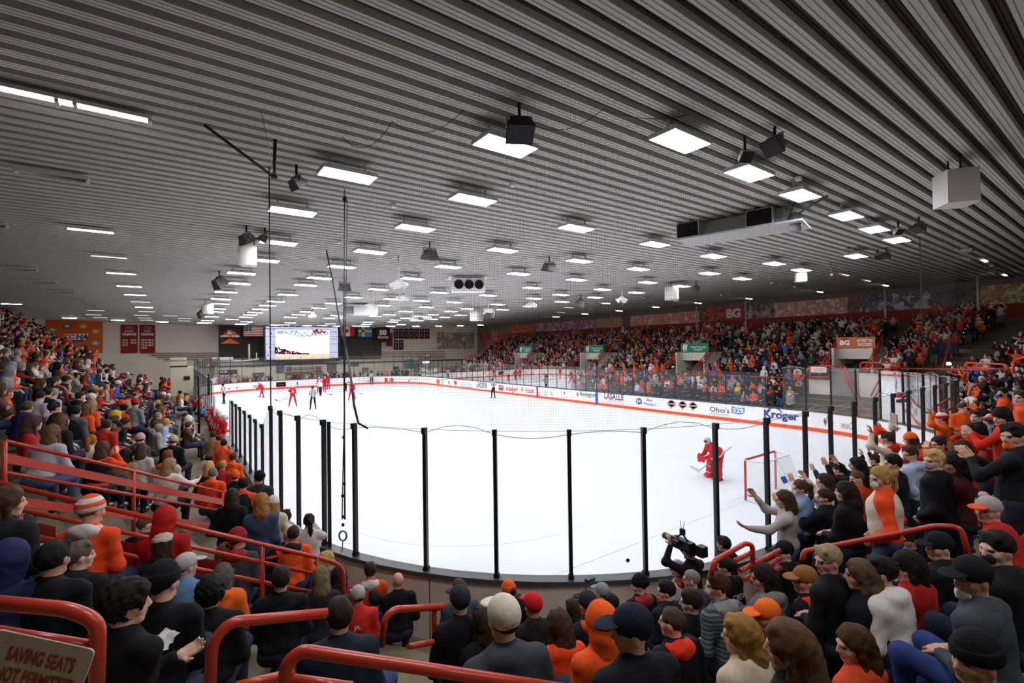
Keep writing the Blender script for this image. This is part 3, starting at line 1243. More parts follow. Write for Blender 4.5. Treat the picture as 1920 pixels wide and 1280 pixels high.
def pendant(px, py0, py1, label):
    P = at_ceiling(px, py0, 0.05)
    dist = (P - CAM) @ AX_F
    drop = (py1 - py0) * dist / FPX
    r = thing('pendant_spotlight', label, 'ceiling light', (P[0], P[1], P[2] - drop))
    b = MB()
    b.tube([(0, 0, 0.05), (0, 0, drop + 0.05)], 0.035, WHITEM, 6)
    b.build('pole', loc=(0, 0, 0), parent=r)
    for k in range(3):
        a = k * 2.1
        b = MB()
        d = np.array([math.cos(a), math.sin(a), -0.8])
        d /= np.linalg.norm(d)
        b.tube([(0, 0, 0.08), tuple(d * 0.2), tuple(d * 0.45)], [0.05, 0.12, 0.2], WHITEM, 8)
        b.build('lamp_head', loc=(0, 0, 0), parent=r)
    return r


for n, (px, a, b_) in enumerate([(747, 482, 525), (756, 529, 552), (695, 546, 568), (775, 576, 594), (586, 580, 588), (640, 570, 589), (996, 546, 566), (916, 559, 577), (1166, 538, 557), (801, 578, 591)]):
    pendant(px, a, b_, 'white three-headed pendant spotlight on a pole over the ice, %s counted from the right' % ordn(
        1 + sorted([747, 756, 695, 775, 586, 640, 996, 916, 1166, 801], reverse=True).index(px)))

# ---- ventilation unit on the right: long sheet-metal duct with two dark openings
DUCT = M('galvanised_duct', 'b8b8b4', 0.45, 0.25, 0.5, 'plain', 3, 0.04)
HOLE = M('duct_opening_black', '070707', 0.9)
P0 = at_ceiling(1300, 442, 0.45)
P1 = at_ceiling(1470, 412, 0.45)
dirv = P1 - P0
dirv[2] = 0
Ld = float(np.linalg.norm(dirv))
dirv /= Ld
yawd = math.atan2(dirv[1], dirv[0])
mid = (P0 + P1) / 2
duct = thing('ventilation_unit', 'long grey sheet metal ventilation unit with two dark openings on right ceiling', 'ventilation unit', tuple(mid), yawd)
b = MB()
b.box((0, 0.45, 0.12), (Ld * 1.0, 0.9, 0.62), DUCT, bev=0.02)
b.box((0.1, 0.1, -0.2), (Ld * 1.35, 1.5, 0.05), DUCT)
b.build('casing', loc=(0, 0, 0), parent=duct)
for x in (-Ld * .52, Ld * .28):
    b = MB()
    b.box((x, -0.16, 0.14), (0.8, 0.5, 0.55), DUCT)
    b.build('hood', loc=(0, 0, 0), parent=duct)
    b = MB()
    b.quad((x - .37, -0.415, -0.1), (x + .37, -0.415, -0.1), (x + .37, -0.415, 0.39), (x - .37, -0.415, 0.39), HOLE)
    tag(b.build('opening', loc=(0, 0, 0), parent=duct), 'dark fan opening')
b = MB()
b.tube([(Ld * .62, -.2, 0.1), (Ld * .62, -.2, -0.45)], 0.17, GREYM, 10)
b.build('downpipe', loc=(0, 0, 0), parent=duct)
b = MB()
for x in (.45, .75):
    b.tube([(Ld * .55, -.2, -.05), (Ld * x + .5, -.2, 0.48)], 0.03, GREYM, 6)
b.build('strut', loc=(0, 0, 0), parent=duct)

# ---- small fan coil units
for (px, py, nm) in ((878, 535, 'white ceiling unit with three round black fans over the ice'),):
    P = at_ceiling(px, py, 0.55)
    u = thing('fan_unit', nm, 'ventilation unit', tuple(P), math.radians(-25))
    b = MB()
    b.box((0, 0, 0), (1.9, 0.9, 0.8), WHITEM, bev=0.03)
    b.box((0, 0.3, 0.5), (2.3, 1.2, 0.08), WHITEM)
    b.build('casing', loc=(0, 0, 0), parent=u)
    for k in (-.58, 0, .58):
        b = MB()
        b.lathe([(0.0, 0.0), (0.24, 0.0), (0.27, 0.03)], (k, -0.46, 0), HOLE, 14, R=rotx(math.pi / 2))
        tag(b.build('fan', loc=(0, 0, 0), parent=u), 'round black fan')
P = at_ceiling(684, 582, 0.6)
u = thing('ventilation_box', 'white boxy ventilation duct under the ceiling left of the middle', 'ventilation unit', tuple(P), math.radians(-10))
b = MB().box((0, 0, 0), (2.0, 1.4, 0.8), WHITEM, bev=0.03)
b.box((-1.35, 0, 0.02), (0.7, 0.7, 0.6), GREYM, bev=0.02)
b.build('casing', loc=(0, 0, 0), parent=u)
b = MB()
b.quad((-1.705, -.28, -.2), (-1.705, .28, -.2), (-1.705, .28, .25), (-1.705, -.28, .25), HOLE)
b.build('opening', loc=(0, 0, 0), parent=u)

# ---- strut, hoist cables and ropes on the left
BRN = M('brown_steel', '3a2f2b', 0.6, 0.2, 0.4)
A = at_ceiling(383, 234, 0.0)
Bp = at_ceiling(516, 262, 0.0)
Q = at(514, 332, float((Bp - CAM) @ AX_F))
st = thing('net_support_strut', 'brown steel strut and post bracing the net cables from the ceiling', 'strut', tuple(Q))
MB().tube([A, Q], 0.03, BRN, 8).build('brace', parent=st)
MB().tube([Bp + np.array([0, 0, .05]), Q], 0.035, BRN, 8).build('post', parent=st)
MB().box(tuple(Q), (0.1, 0.1, 0.06), BRN).build('joint_plate', parent=st)
hk = MB()
T = at_ceiling(490, 208, 0.0)
hk.tube([T, Q], 0.008, GREYM, 5)
tag(hk.build('stay_wire'), 'thin wire from the ceiling to the brown strut', 'wire')
# loop hoist: two black lines from a pulley down to a hook in front of the boards
Tp = at(646, 374, 12.6)
T0 = at_ceiling(646, 356, 0.0)
Hb = at(643, 1004, 7.6)
ho = thing('hoist_line', 'black doubled hoist rope hanging from ceiling pulley down to steel hook', 'rope', tuple(Tp))
MB().tube([T0, Tp], 0.02, GREYM, 6).build('hanger', parent=ho)
MB().box(tuple(Tp), (.09, .09, .16), BLACK, bev=.02).build('pulley', parent=ho)
hl = lambda t, dx=0.0: Tp + (Hb - Tp) * t + AX_R * dx
b = MB()
b.tube([hl(0, .0), hl(.5, .0), hl(.97, .03)], 0.016, BROPE, 6)
b.tube([hl(0, .07), hl(.55, .035), hl(.97, -.015)], 0.011, BROPE, 6)
b.build('line', parent=ho)
for t, dx in ((.80, .0), (.90, .02), (.925, -.01), (.965, .02), (.98, .0)):
    MB().box(tuple(hl(t, dx)), (0.04, 0.04, 0.05), BLACK, bev=0.008).build('clamp', parent=ho)
hc = Hb
b = MB()
b.tube([hc + 0.06 * (math.cos(t) * AX_R + 1.3 * math.sin(t) * Z3) for t in np.linspace(0, 2 * math.pi, 13)], 0.016, GREYM, 6, False)
b.tube([hc - np.array([0, 0, 0.07]), at(641, 1036, 7.55)], 0.008, BROPE, 5)
tag(b.build('hook', parent=ho), 'steel hook ring')
b = MB()
P0_ = at_ceiling(612, 470, 0.02)
d0_ = float((P0_ - CAM) @ AX_F)
seq = [(612, 470), (624, 527), (636, 600), (650, 660), (657, 700), (664, 760), (672, 793), (690, 803)]
b.tube([at(x, y, d0_ + (6.7 - d0_) * min(1, i / 5.0)) for i, (x, y) in enumerate(seq)], [.03, .03, .028, .025, .022, .018, .016, .014], BROPE, 6)
tag(b.build('slack_rope'), 'black slack net rope slanting from ceiling to top of near glass', 'rope')
# loops of cable strung under the ceiling
b = MB()
for (x0, y0, x1, y1, sag) in ((640, 255, 735, 228, 30), (735, 228, 870, 205, 26), (1000, 235, 1130, 205, 18), (1130, 205, 1290, 215, 10)):
    A, Bq = at_ceiling(x0, y0, 0.1), at_ceiling(x1, y1, 0.1)
    pts = [A + (Bq - A) * t - np.array([0, 0, sag * 0.012 * 4 * t * (1 - t)]) for t in np.linspace(0, 1, 10)]
    b.tube(pts, 0.007, BLACK, 5)
tag(b.build('slung_cable'), 'thin black cables slung in loops under the near ceiling', 'cable')
# small junction boxes and detectors on the ceiling
for n, (px, py) in enumerate(((961, 346), (738, 386), (636, 454), (557, 508), (1497, 335))):
    P = at_ceiling(px, py, 0.08)
    tag(MB().box((0, 0, 0), (0.14, 0.14, 0.1), WHITEM, bev=0.015).build('junction_box', loc=tuple(P)),
        'small white ceiling junction box, %s from the camera' % ordn(n + 1), 'junction box', 'ceiling junction boxes')
P = at_ceiling(1814, 469, 0.1)
tag(MB().box((0, 0, 0), (0.5, 0.4, 0.14), M('pinkish_lamp_box', 'b09a90', 0.6), bev=0.02).build('unlit_lamp_box', loc=tuple(P)),
    'unlit boxy lamp on the dark ceiling above the right stairs', 'ceiling light')
P = at_ceiling(1560, 507, 0.4)
sb_ = thing('bracket', 'metal vee bracket hanging from ceiling over the right stand', 'bracket', tuple(P))
b = MB()
b.tube([(-.16, 0, .4), (0.03, 0, -.2)], 0.03, GREYM, 6)
b.tube([(.12, 0.1, .4), (0.03, 0, -.2)], 0.03, GREYM, 6)
b.build('arm', loc=(0, 0, 0), parent=sb_)
MB().box((0.03, 0, -.23), (.14, .14, .1), GREYM).build('foot', loc=(0, 0, 0), parent=sb_)

# ================================================================== FAR WALL, SIGNS, SCREEN
YF = WALL_FAR - 0.05


def flat(name, x0, y0, x1, y1, m_, label=None, cat=None, Y=YF, parent=None, group=None, thick=0.06, rect=True):
    """upright board facing the rink filling a box of the photograph on the plane y = Y"""
    xm, ym = (x0 + x1) / 2, (y0 + y1) / 2
    L_, R_ = at_y(x0, ym, Y), at_y(x1, ym, Y)
    T, B_ = at_y(xm, y0, Y), at_y(xm, y1, Y)
    c = ((L_[0] + R_[0]) / 2, Y - thick / 2, (T[2] + B_[2]) / 2)
    mb = MB().box(c, (R_[0] - L_[0], thick, T[2] - B_[2]), m_)
    o = mb.build(name, parent=parent)
    if label:
        tag(o, label, cat, group)
    return o, c, R_[0] - L_[0], T[2] - B_[2]


def words(body, x0, y0, x1, y1, m_, Y, parent=None, name='lettering', bold=0.0, shear=0.0):
    xm, ym = (x0 + x1) / 2, (y0 + y1) / 2
    L_, R_ = at_y(x0, ym, Y), at_y(x1, ym, Y)
    T, B_ = at_y(xm, y0, Y), at_y(xm, y1, Y)
    return lettering(body, T[2] - B_[2], ((L_[0] + R_[0]) / 2, Y, (T[2] + B_[2]) / 2), X3, Z3, m_, name, parent, width=R_[0] - L_[0], bold=bold, shear=shear)


# dark recess behind the screen and the lower block of the far wall
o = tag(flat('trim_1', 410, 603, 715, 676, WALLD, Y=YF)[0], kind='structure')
LOWW = M('cream_block_wall', 'ddd2ba', 0.8, 0, 0.2, 'plain', 0.7, 0.03)
YL = YF - 3.2
lw = MB()
A, B_ = at_y(368, 690, YL), at_y(905, 690, YL)
zt = at_y(640, 681, YL)[2]
lw.box(((A[0] + B_[0]) / 2, YL + 1.55, zt / 2), (B_[0] - A[0], 3.0, zt), LOWW)
lw.box(((A[0] + B_[0]) / 2, YL + 0.0, zt + 0.05), (B_[0] - A[0], 0.2, 0.14), BLACK)
struct(lw, 'wall_far_lower')
# lit screen
SCR_W = emitter('screen_ice_white', 'f6f8ff', 2.0)
SCR_SIDE = emitter('screen_side_lavender', 'cfd4f6', 1.1)
SCR_OR = emitter('screen_lower_band', 'ffd6c0', 1.3)
SCR_DK = emitter('screen_dark_crowd', '1c1c30', 0.6)
SCR_RED = emitter('screen_red', 'c81e38', 0.7)
SCR_BLUE = emitter('screen_pale_blue', '9fc0f0', 1.0)
YS = YF - 3.4
so, sc_, sw, sh = flat('x', 494, 609, 637, 678, BLACK, Y=YS, thick=0.3)
bpy.data.objects.remove(so)
scr = thing('video_screen', 'large lit video scoreboard on the far wall showing the rink', 'screen', (sc_[0], YS, sc_[2]))
flat('cabinet', 494, 609, 637, 678, BLACK, Y=YS, parent=scr, thick=0.3)
flat('side_column', 498, 617, 515.5, 674, SCR_SIDE, Y=YS - .31, parent=scr, thick=.02)
flat('side_column', 618.5, 617, 633.5, 671, SCR_SIDE, Y=YS - .31, parent=scr, thick=.02)
flat('top_strip', 498, 613, 633, 616.3, SCR_SIDE, Y=YS - .31, parent=scr, thick=.02)
flat('picture', 516, 617.5, 618, 664, SCR_W, Y=YS - .31, parent=scr, thick=.02)
flat('lower_band', 516, 664, 618, 673, SCR_OR, Y=YS - .31, parent=scr, thick=.02)
random.seed(5)
b, b2, b3 = MB(), MB(), MB()


def blob(mb, x, y, r, m_, Y):
    c = at_y(x, y, Y)
    d = (c - CAM) @ AX_F
    rr_ = r * d / FPX
    mb.add([(c[0] + rr_ * math.cos(a), Y, c[2] + rr_ * math.sin(a)) for a in np.linspace(0, 2 * math.pi, 7)[:-1]], [tuple(range(6))], m_)


for i in range(150):
    x = 516.5 + 62 * random.random() ** 1.3
    y = 650 + (x - 516) * 0.25 + random.random() * (663 - 650 - (x - 516) * 0.2)
    blob(b, x, min(y, 663), 1.5, SCR_DK, YS - .335)
for i in range(30):
    blob(b2, 517 + 30 * random.random(), 659 + 4 * random.random(), 1.2, SCR_RED, YS - .34)
for i in range(60):
    blob(b2, 586 + 24 * random.random(), 618 + 6 * random.random() + random.random() * 2, 1.1, SCR_RED, YS - .34)
for i in range(140):
    x = 517 + 100 * random.random()
    blob(b3, x, 620 + random.random() * (12 - abs(x - 570) * 0.13), 1.4, SCR_BLUE, YS - .338)
b.build('picture_crowd', parent=scr)
b2.build('picture_red_crowd', parent=scr)
b3.build('picture_glass', parent=scr)
TXD = M('dark_screen_lettering', '2a2a48', 0.6)
for (t, x0, y0, x1, y1) in (('GOAL', 620, 620, 632, 624), ('PWR', 622, 634, 632, 637)):
    words(t, x0, y0, x1, y1, M('screen_text_red', 'b04050', .6), YS - .35, scr)
b = MB()
for y in (631, 645, 660):
    for (xa, xb) in ((498, 515.5), (618.5, 633.5)):
        p0, p1 = at_y(xa, y, YS - .335), at_y(xb, y, YS - .335)
        b.box(((p0[0] + p1[0]) / 2, YS - .335, p0[2]), (p1[0] - p0[0], 0.01, 0.05), TXD)
for (x, y) in ((506, 651), (502, 666), (508, 625), (507, 638)):
    blob(b, x, y, 1.6, TXD, YS - .337)
b.build('divider', parent=scr)
# flags, banners
RED_F, WHT_F, BLU_F = cloth('b5222e'), cloth('d8d4d0'), cloth('2c3560')
us = thing('flag', 'stars and stripes flag on the dark wall left of the video screen', 'flag', tuple(at_y(475, 620, YS)))
b = MB()
c0, c1 = at_y(456.5, 620, YS), at_y(494, 620, YS)
zt_, zb_ = at_y(475, 610.5, YS)[2], at_y(475, 630.5, YS)[2]
hh = (zt_ - zb_) / 13
for k in range(13):
    z1, z0_ = zt_ - k * hh, zt_ - (k + 1) * hh
    b.quad((c0[0], YS, z0_), (c1[0], YS, z0_), (c1[0], YS, z1), (c0[0], YS, z1), RED_F if k % 2 == 0 else WHT_F)
b.build('stripes', parent=us)
b = MB()
xm = c0[0] + (c1[0] - c0[0]) * .42
b.quad((c0[0], YS - .01, zt_ - 7 * hh), (xm, YS - .01, zt_ - 7 * hh), (xm, YS - .01, zt_), (c0[0], YS - .01, zt_), BLU_F)
for i in range(5):
    for j in range(6):
        x, z = c0[0] + (xm - c0[0]) * (j + .5) / 6, zt_ - 7 * hh * (i + .5) / 5
        b.quad((x - .04, YS - .015, z - .04), (x + .04, YS - .015, z - .04), (x + .04, YS - .015, z + .04), (x - .04, YS - .015, z + .04), WHT_F)
b.build('canton', parent=us)
ca = thing('flag', 'red and white maple leaf flag right of the video screen', 'flag', tuple(at_y(650, 620, YS)))
flat('field', 636.5, 611, 645, 630, RED_F, Y=YS, parent=ca, thick=.03)
flat('field', 656, 611, 665, 630, RED_F, Y=YS, parent=ca, thick=.03)
flat('white_band', 645, 611, 656, 630, WHT_F, Y=YS, parent=ca, thick=.03)
lc = at_y(650.5, 620.5, YS - .05)
ML = [(0, 1), (.18, .62), (.42, .72), (.36, .2), (.62, .42), (.72, .26), (1, .3), (.9, 0), (1, -.12), (.5, -.48), (.56, -.62), (.06, -.55), (.06, -1), (-.06, -1), (-.06, -.55), (-.56, -.62), (-.5, -.48), (-1, -.12), (-.9, 0), (-1, .3), (-.72, .26), (-.62, .42), (-.36, .2), (-.42, .72), (-.18, .62)]
MB().add([(lc[0] + .36 * a, YS - .05, lc[2] + .42 * c) for a, c in ML], [tuple(range(len(ML)))], RED_F).build('maple_leaf', parent=ca)
sw_ = thing('flag', 'blue flag with a yellow cross right of the maple leaf flag', 'flag', tuple(at_y(684, 620, YS)))
flat('field', 671.5, 611.5, 697, 631, cloth('3a6fb0'), Y=YS, parent=sw_, thick=.03)
flat('cross', 679, 611.5, 683.5, 631, cloth('d8c23a'), Y=YS - .03, parent=sw_, thick=.02)
flat('cross', 671.5, 618.5, 697, 622.5, cloth('d8c23a'), Y=YS - .03, parent=sw_, thick=.02)
BAN_D, BAN_O, BAN_R = cloth('3a2228'), cloth('c85a2c'), cloth('7a2020')
bn = thing('hanging_banner', 'dark banner with orange peaks and rink name left of the flag', 'banner', tuple(at_y(432, 625, YS)))
flat('cloth', 412, 609, 451, 644, BAN_D, Y=YS, parent=bn, thick=.03)
b = MB()
for (x0, x1, yt) in ((413, 436, 622), (425, 450, 619), (413, 450, 634)):
    a, c, d = at_y(x0, 644 if yt > 630 else 632, YS - .05), at_y(x1, 644 if yt > 630 else 632, YS - .05), at_y((x0 + x1) / 2, yt, YS - .05)
    b.add([(a[0], YS - .05, a[2]), (c[0], YS - .05, c[2]), (d[0], YS - .05, d[2])], [(0, 1, 2)], BAN_O)
b.build('orange_peaks', parent=bn)
words('BG', 427, 619, 434, 626.5, WHITE_PAINT, YS - .06, bn, bold=.03)
words('SLATER FAMILY ICE ARENA', 413, 628, 449, 632, WHITE_PAINT, YS - .06, bn, bold=.03)
# dated champions banners on the left part of the wall
for n, (x0, x1, head) in enumerate(((226, 258.5, 'CCHA'), (261.5, 291, 'CCHA'))):
    bn = thing('hanging_banner', 'dark red champions banner, %s of two side by side' % ('left' if n == 0 else 'right'), 'banner', tuple(at_y((x0 + x1) / 2, 635, YF)), 0, 'champions banners')
    flat('cloth', x0, 608.5, x1, 662, M('banner_red', '8a2a1e', .9, 0, .1, 'cloth', .6, .25), Y=YF, parent=bn, thick=.03)
    xa, xb = x0 + 3, x1 - 3
    words(head, (x0 + x1) / 2 - 7, 611.5, (x0 + x1) / 2 + 8, 617, M('banner_grey_letters', '8c8aa0', .7), YF - .05, bn, bold=.03)
    words('REGULAR SEASON' if n == 0 else 'TOURNAMENT', xa + 5, 619, xb - 5, 622, WHITE_PAINT, YF - .05, bn, bold=.02)
    words('CHAMPIONS', xa, 624, xb, 629, WHITE_PAINT, YF - .05, bn, bold=.04)
    rows_ = [('1976', '1983'), ('1978', '1984'), ('1979', '1987'), ('1982', None)]
    for r_, (a_, c_) in enumerate(rows_):
        y = 636 + r_ * 4.8
        if not (n == 0 and r_ == 3):
            words(a_ + '-' + a_[2:], xa, y, xa + 11, y + 3, WHITE_PAINT, YF - .05, bn, bold=.03)
        if c_ and not (n == 0 and r_ == 2):
            words(c_ + '-' + c_[2:], xb - 11, y, xb, y + 3, WHITE_PAINT, YF - .05, bn, bold=.03)
# orange league banner
ORB = M('orange_banner_cloth', 'd05f24', .85, 0, .15, 'cloth', .8, .08)
bn = thing('wall_banner', 'big orange league banner with white bordered lettering and team badges', 'banner', tuple(at_y(138, 630, YF)))
flat('cloth', 85.5, 600, 192.5, 662, ORB, Y=YF, parent=bn, thick=.04)
p4 = [(117, 640), (156, 640), (163, 633), (166, 625), (121, 626)]
MB().add([tuple(at_y(x, y, YF - .06)) for x, y in p4], [tuple(range(5))], WHITE_PAINT).build('white_panel', parent=bn)
words('CC', 120, 626.5, 141, 636, M('banner_letter_red', 'b03a52', .7), YF - .08, bn, bold=.05, shear=.2)
words('HA', 142, 626.5, 165, 636, M('banner_letter_navy', '2a3470', .7), YF - .08, bn, bold=.05, shear=.2)
a = [tuple(at_y(x, y, YF - .085)) for x, y in ((117, 640), (155, 640), (161, 636.5), (119, 637.5))]
MB().add(a, [(0, 1, 2, 3)], M('banner_letter_navy', '2a3470', .7)).build('underline', parent=bn)
for (x, y, r, col) in ((98, 618, 6, 'a8847c'), (126, 611, 7.5, '6c5c54'), (156, 612, 6.5, 'd0902c'), (180, 621, 6.5, 'c89a4a'), (179, 643, 6, '9aa4b8'), (157, 651, 6, '5c3c20')):
    b = MB()
    c = at_y(x, y, YF - .06)
    rr_ = r * ((c - CAM) @ AX_F) / FPX
    b.add([(c[0] + rr_ * math.cos(t), YF - .06, c[2] + .75 * rr_ * math.sin(t)) for t in np.linspace(0, 2 * math.pi, 15)[:-1]], [tuple(range(14))], M('badge_' + col, col, .8))
    b.add([(c[0] + .5 * rr_ * math.cos(t), YF - .07, c[2] + .35 * rr_ * math.sin(t)) for t in np.linspace(0, 2 * math.pi, 9)[:-1]], [tuple(range(8))], M('badge_mid_' + col, 'd8d0c8' if col != '5c3c20' else '2a2018', .8))
    b.build('team_badge', parent=bn)
# anniversary banner, row of small banners
bn = thing('hanging_banner', 'dark fifty seasons banner right of the flags', 'banner', tuple(at_y(720, 630, YF - 2)))
flat('cloth', 705, 612, 731, 641, BAN_D, Y=YF - 2, parent=bn, thick=.03)
words('50', 711, 618, 725, 628, WHITE_PAINT, YF - 2.05, bn, bold=.06)
words('SEASONS', 708, 630, 728, 634, WHITE_PAINT, YF - 2.05, bn, bold=.03)
tag(flat('hanging_banner', 724, 624, 736, 649, BAN_R, 'dark red banner half hidden behind the fifty seasons banner', 'banner', Y=YF - 1.2, thick=.03)[0])
k = 0
for r_, (y0, y1, n_) in enumerate(((616, 635, 7), (637, 655.5, 2))):
    for i in range(n_):
        x0 = 738 + i * 9.75
        k += 1
        bn = thing('pennant_banner', 'small dark title banner on far wall, %s from left in the %s row' % (ordn(i + 1), 'upper' if r_ == 0 else 'lower'), 'banner',
                   tuple(at_y(x0 + 4, y0, YF)), 0, 'small title banners')
        flat('cloth', x0, y0, x0 + 8.8, y1, cloth('4a1c22'), Y=YF, parent=bn, thick=.03)
        flat('stripe', x0 + 1, y0 + 2, x0 + 7.8, y0 + 7, cloth('2c2450'), Y=YF - .03, parent=bn, thick=.02)
        words('BGSU', x0 + 1.2, y0 + 3, x0 + 7.6, y0 + 5.6, WHITE_PAINT, YF - .06, bn)
        words(str(1978 + k) + '\nTITLE', x0 + 1.5, y0 + 9, x0 + 7.2, y0 + 15, M('banner_pale', 'b8a8a4', .8), YF - .04, bn)
# grey team mural and two tall portraits


def mural_mat(key, cols, scale, contrast=1.0, seed=0.0, big=0.35):
    if key in MATS:
        return MATS[key]
    mt = bpy.data.materials.new(key)
    mt.use_nodes = True
    nt = mt.node_tree
    bs = nt.nodes['Principled BSDF']
    bs.inputs['Roughness'].default_value = 0.7
    tc = nt.nodes.new('ShaderNodeTexCoord')
    mp = nt.nodes.new('ShaderNodeMapping')
    mp.inputs['Location'].default_value = (seed, seed * 1.7, seed * .3)
    nt.links.new(tc.outputs['Object'], mp.inputs[0])
    vo = nt.nodes.new('ShaderNodeTexVoronoi')
    vo.inputs['Scale'].default_value = scale
    nz = nt.nodes.new('ShaderNodeTexNoise')
    nz.inputs['Scale'].default_value = scale * big
    nz.inputs['Detail'].default_value = 6
    nz.inputs['Roughness'].default_value = .65
    nz.inputs['Distortion'].default_value = 1.2
    nt.links.new(mp.outputs[0], vo.inputs['Vector'])
    nt.links.new(mp.outputs[0], nz.inputs['Vector'])
    mxv = nt.nodes.new('ShaderNodeMix')
    mxv.inputs[0].default_value = 0.22
    sep = nt.nodes.new('ShaderNodeSeparateColor')
    nt.links.new(vo.outputs['Color'], sep.inputs[0])
    nt.links.new(nz.outputs['Fac'], mxv.inputs[2])
    nt.links.new(sep.outputs[0], mxv.inputs[3])
    cr = nt.nodes.new('ShaderNodeValToRGB')
    cr.color_ramp.interpolation = 'LINEAR'
    els = cr.color_ramp.elements
    while len(els) < len(cols):
        els.new(0.5)
    for i, c in enumerate(cols):
        els[i].position = 0.22 + 0.56 * i / (len(cols) - 1)
        els[i].color = tuple(min(.9, 1.9 * q + .01) for q in lin(c)) + (1,)
    nt.links.new(mxv.outputs[0], cr.inputs[0])
    nt.links.new(cr.outputs[0], bs.inputs['Base Color'])
    MATS[key] = mt
    return mt


tag(flat('team_mural', 819, 623, 888, 653.5, mural_mat('team_mural_print', ['4a3a3a', '9a8a86', '5c4a48', '8a807c', 'b0a49e'], 1.6), 'faded grey team photograph mural on the far right wall', 'mural')[0])
# snack kiosk block, signs
KI = M('cream_kiosk', 'd4c8aa', .7)
YK = 60.5
kb = thing('kiosk', 'cream block kiosk in the far left corner of the hall', 'kiosk', tuple(at_y(345, 690, YK)))
flat('upper_block', 319, 670, 349, 687, KI, Y=YK, parent=kb, thick=2.0)
flat('lower_block', 320, 687, 372, 740, KI, Y=YK - .1, parent=kb, thick=2.0)
flat('roof_edge', 318, 685.5, 352, 687.5, BLACK, Y=YK - 2.0, parent=kb, thick=.2)
words("Brathaus Kitchen", 320, 673.5, 348, 677.5, M('brown_sign_letters', '3a3024', .7), YK - 2.01, kb)
flat('vent', 345, 705, 356, 712, BLACK, Y=YK - 2.1, parent=kb, thick=.1)
# pipes / duct runs above the low wall
b = MB()
for y in (662, 666, 670, 674):
    b.tube([at_y(272 + (y - 662) * 3, y, YF - .3), at_y(410, y - 0.5, YF - .3)], 0.06, M('pinkish_pipe', '9a8880', .6), 6)
tag(b.build('pipe_run'), 'bundle of pale pipes along the far left wall', 'pipes')
b = MB()
for y in (660, 664, 668, 671):
    b.tube([at_y(680, y, YF - .3), at_y(835, y - 1, YF - .3)], 0.05, M('pinkish_pipe', '9a8880', .6), 6)
tag(b.build('pipe_run'), 'bundle of pale pipes along the far wall right of the screen', 'pipes')
ac = thing('air_handler', 'pale pipework and air handling box on top of low far wall', 'ventilation unit', tuple(at_y(428, 672, YL)))
flat('box', 397, 669.5, 407, 677, WHITEM, Y=YL, parent=ac, thick=.8)
flat('box', 410, 669, 436, 675, WHITEM, Y=YL, parent=ac, thick=.8)
b = MB().tube([at_y(402, 677, YL - .4), at_y(452, 676, YL - .4)], .16, WHITEM, 8)
b.tube([at_y(450, 677, YL - .4), at_y(485, 673, YL - .4)], .12, WHITEM, 8)
b.tube([at_y(467.5, 676, YL - .4), at_y(467, 645, YL - .4)], .12, WHITEM, 8)
b.tube([at_y(481, 674, YL - .4), at_y(481, 661, YL - .4)], .08, WHITEM, 8)
b.build('pipe', parent=ac)
sg = thing('wall_sign', 'dark slogan sign on the cream wall behind the far left glass', 'sign', tuple(at_y(428, 700, YL)))
flat('board', 410, 693, 445, 707, M('dark_brown_board', '3a2c2a', .7), Y=YL, parent=sg, thick=.05)
words("It's OK", 412, 694.5, 427, 699, WHITE_PAINT, YL - .06, sg, bold=.03)
words('not to be OK', 412, 701, 444, 705.5, WHITE_PAINT, YL - .06, sg, bold=.03)
words('Brathaus & Gardens', 461, 684, 496, 688, M('brown_sign_letters', '3a3024', .7), YL - .02, None, 'wall_lettering')
bpy.data.objects['wall_lettering']['label'] = 'thin dark script lettering on the cream far wall'
bpy.data.objects['wall_lettering']['category'] = 'sign'
sg = thing('wall_sign', 'long pale love slogan sign under the video screen', 'sign', tuple(at_y(568, 692, YL)))
flat('board', 535, 687, 604, 697, M('pale_board', 'a8a08c', .7), Y=YL, parent=sg, thick=.05)
words('WE LOVE OUR FANS', 548, 689, 590, 694, M('dark_green_letters', '3a463c', .7), YL - .06, sg, bold=.02)
for x in (537, 592):
    flat('emblem', x, 687.5, x + 10, 696.5, M('dull_red_emblem', '8a4a48', .7), Y=YL - .05, parent=sg, thick=.02)
for n, (x0, y0, x1, y1) in enumerate(((613, 683, 631, 724), (474, 700, 495, 728), (535, 698, 604, 724), (404, 700, 410, 722))):
    dr = thing('door_%d' % (n + 1), None, None)
    dr.location = tuple(at_y((x0 + x1) / 2, y1, YL))
    dr['kind'] = 'structure'
    flat('leaf', x0, y0, x1, y1, M('shaded_doorway', '6a625a', .7), Y=YL - .02, parent=dr, thick=.06)
    flat('frame', x0 - 1, y0 - 1.2, x1 + 1, y0, M('dark_frame', '3c3634', .6), Y=YL - .02, parent=dr, thick=.1)
for n, (x0, y0, x1, y1, col, lab) in enumerate(((518, 683, 533, 699, '5a5c78', 'blue grey notice board left of the love slogan sign'), (657, 678, 673, 686, '5c5654', 'small grey plaque on far wall right of screen'), (679, 689, 691, 701, '6c7078', 'grey square notice on far wall'), (737, 687, 747, 704, '4a2a28', 'dark red poster on the far wall'), (765, 673, 776, 690, '1f7a68', 'green wall poster right of the grey one'), (757, 674, 765, 690, '6f8088', 'grey portrait poster left of the green poster'), (818, 681, 839, 692, '1f7f70', 'green sign at the foot of the far right stand'))):
    tag(flat('poster', x0, y0, x1, y1, M('poster_' + col, col, .7), lab, 'poster', Y=YL if x0 < 800 else YL + 0.5)[0])
dw = tag(flat('trim_2', 776, 678, 792, 706, M('dull_mirror_door', '6f6a62', .6), Y=YL - .02)[0], kind='structure')
wlamp = tag(flat('wall_lamp', 793, 677, 805, 680, emitter('wall_lamp_glow', 'f4f0ff', 5), 'bright lamp strip on the far wall near right stand', 'lamp', Y=YL - .1)[0])
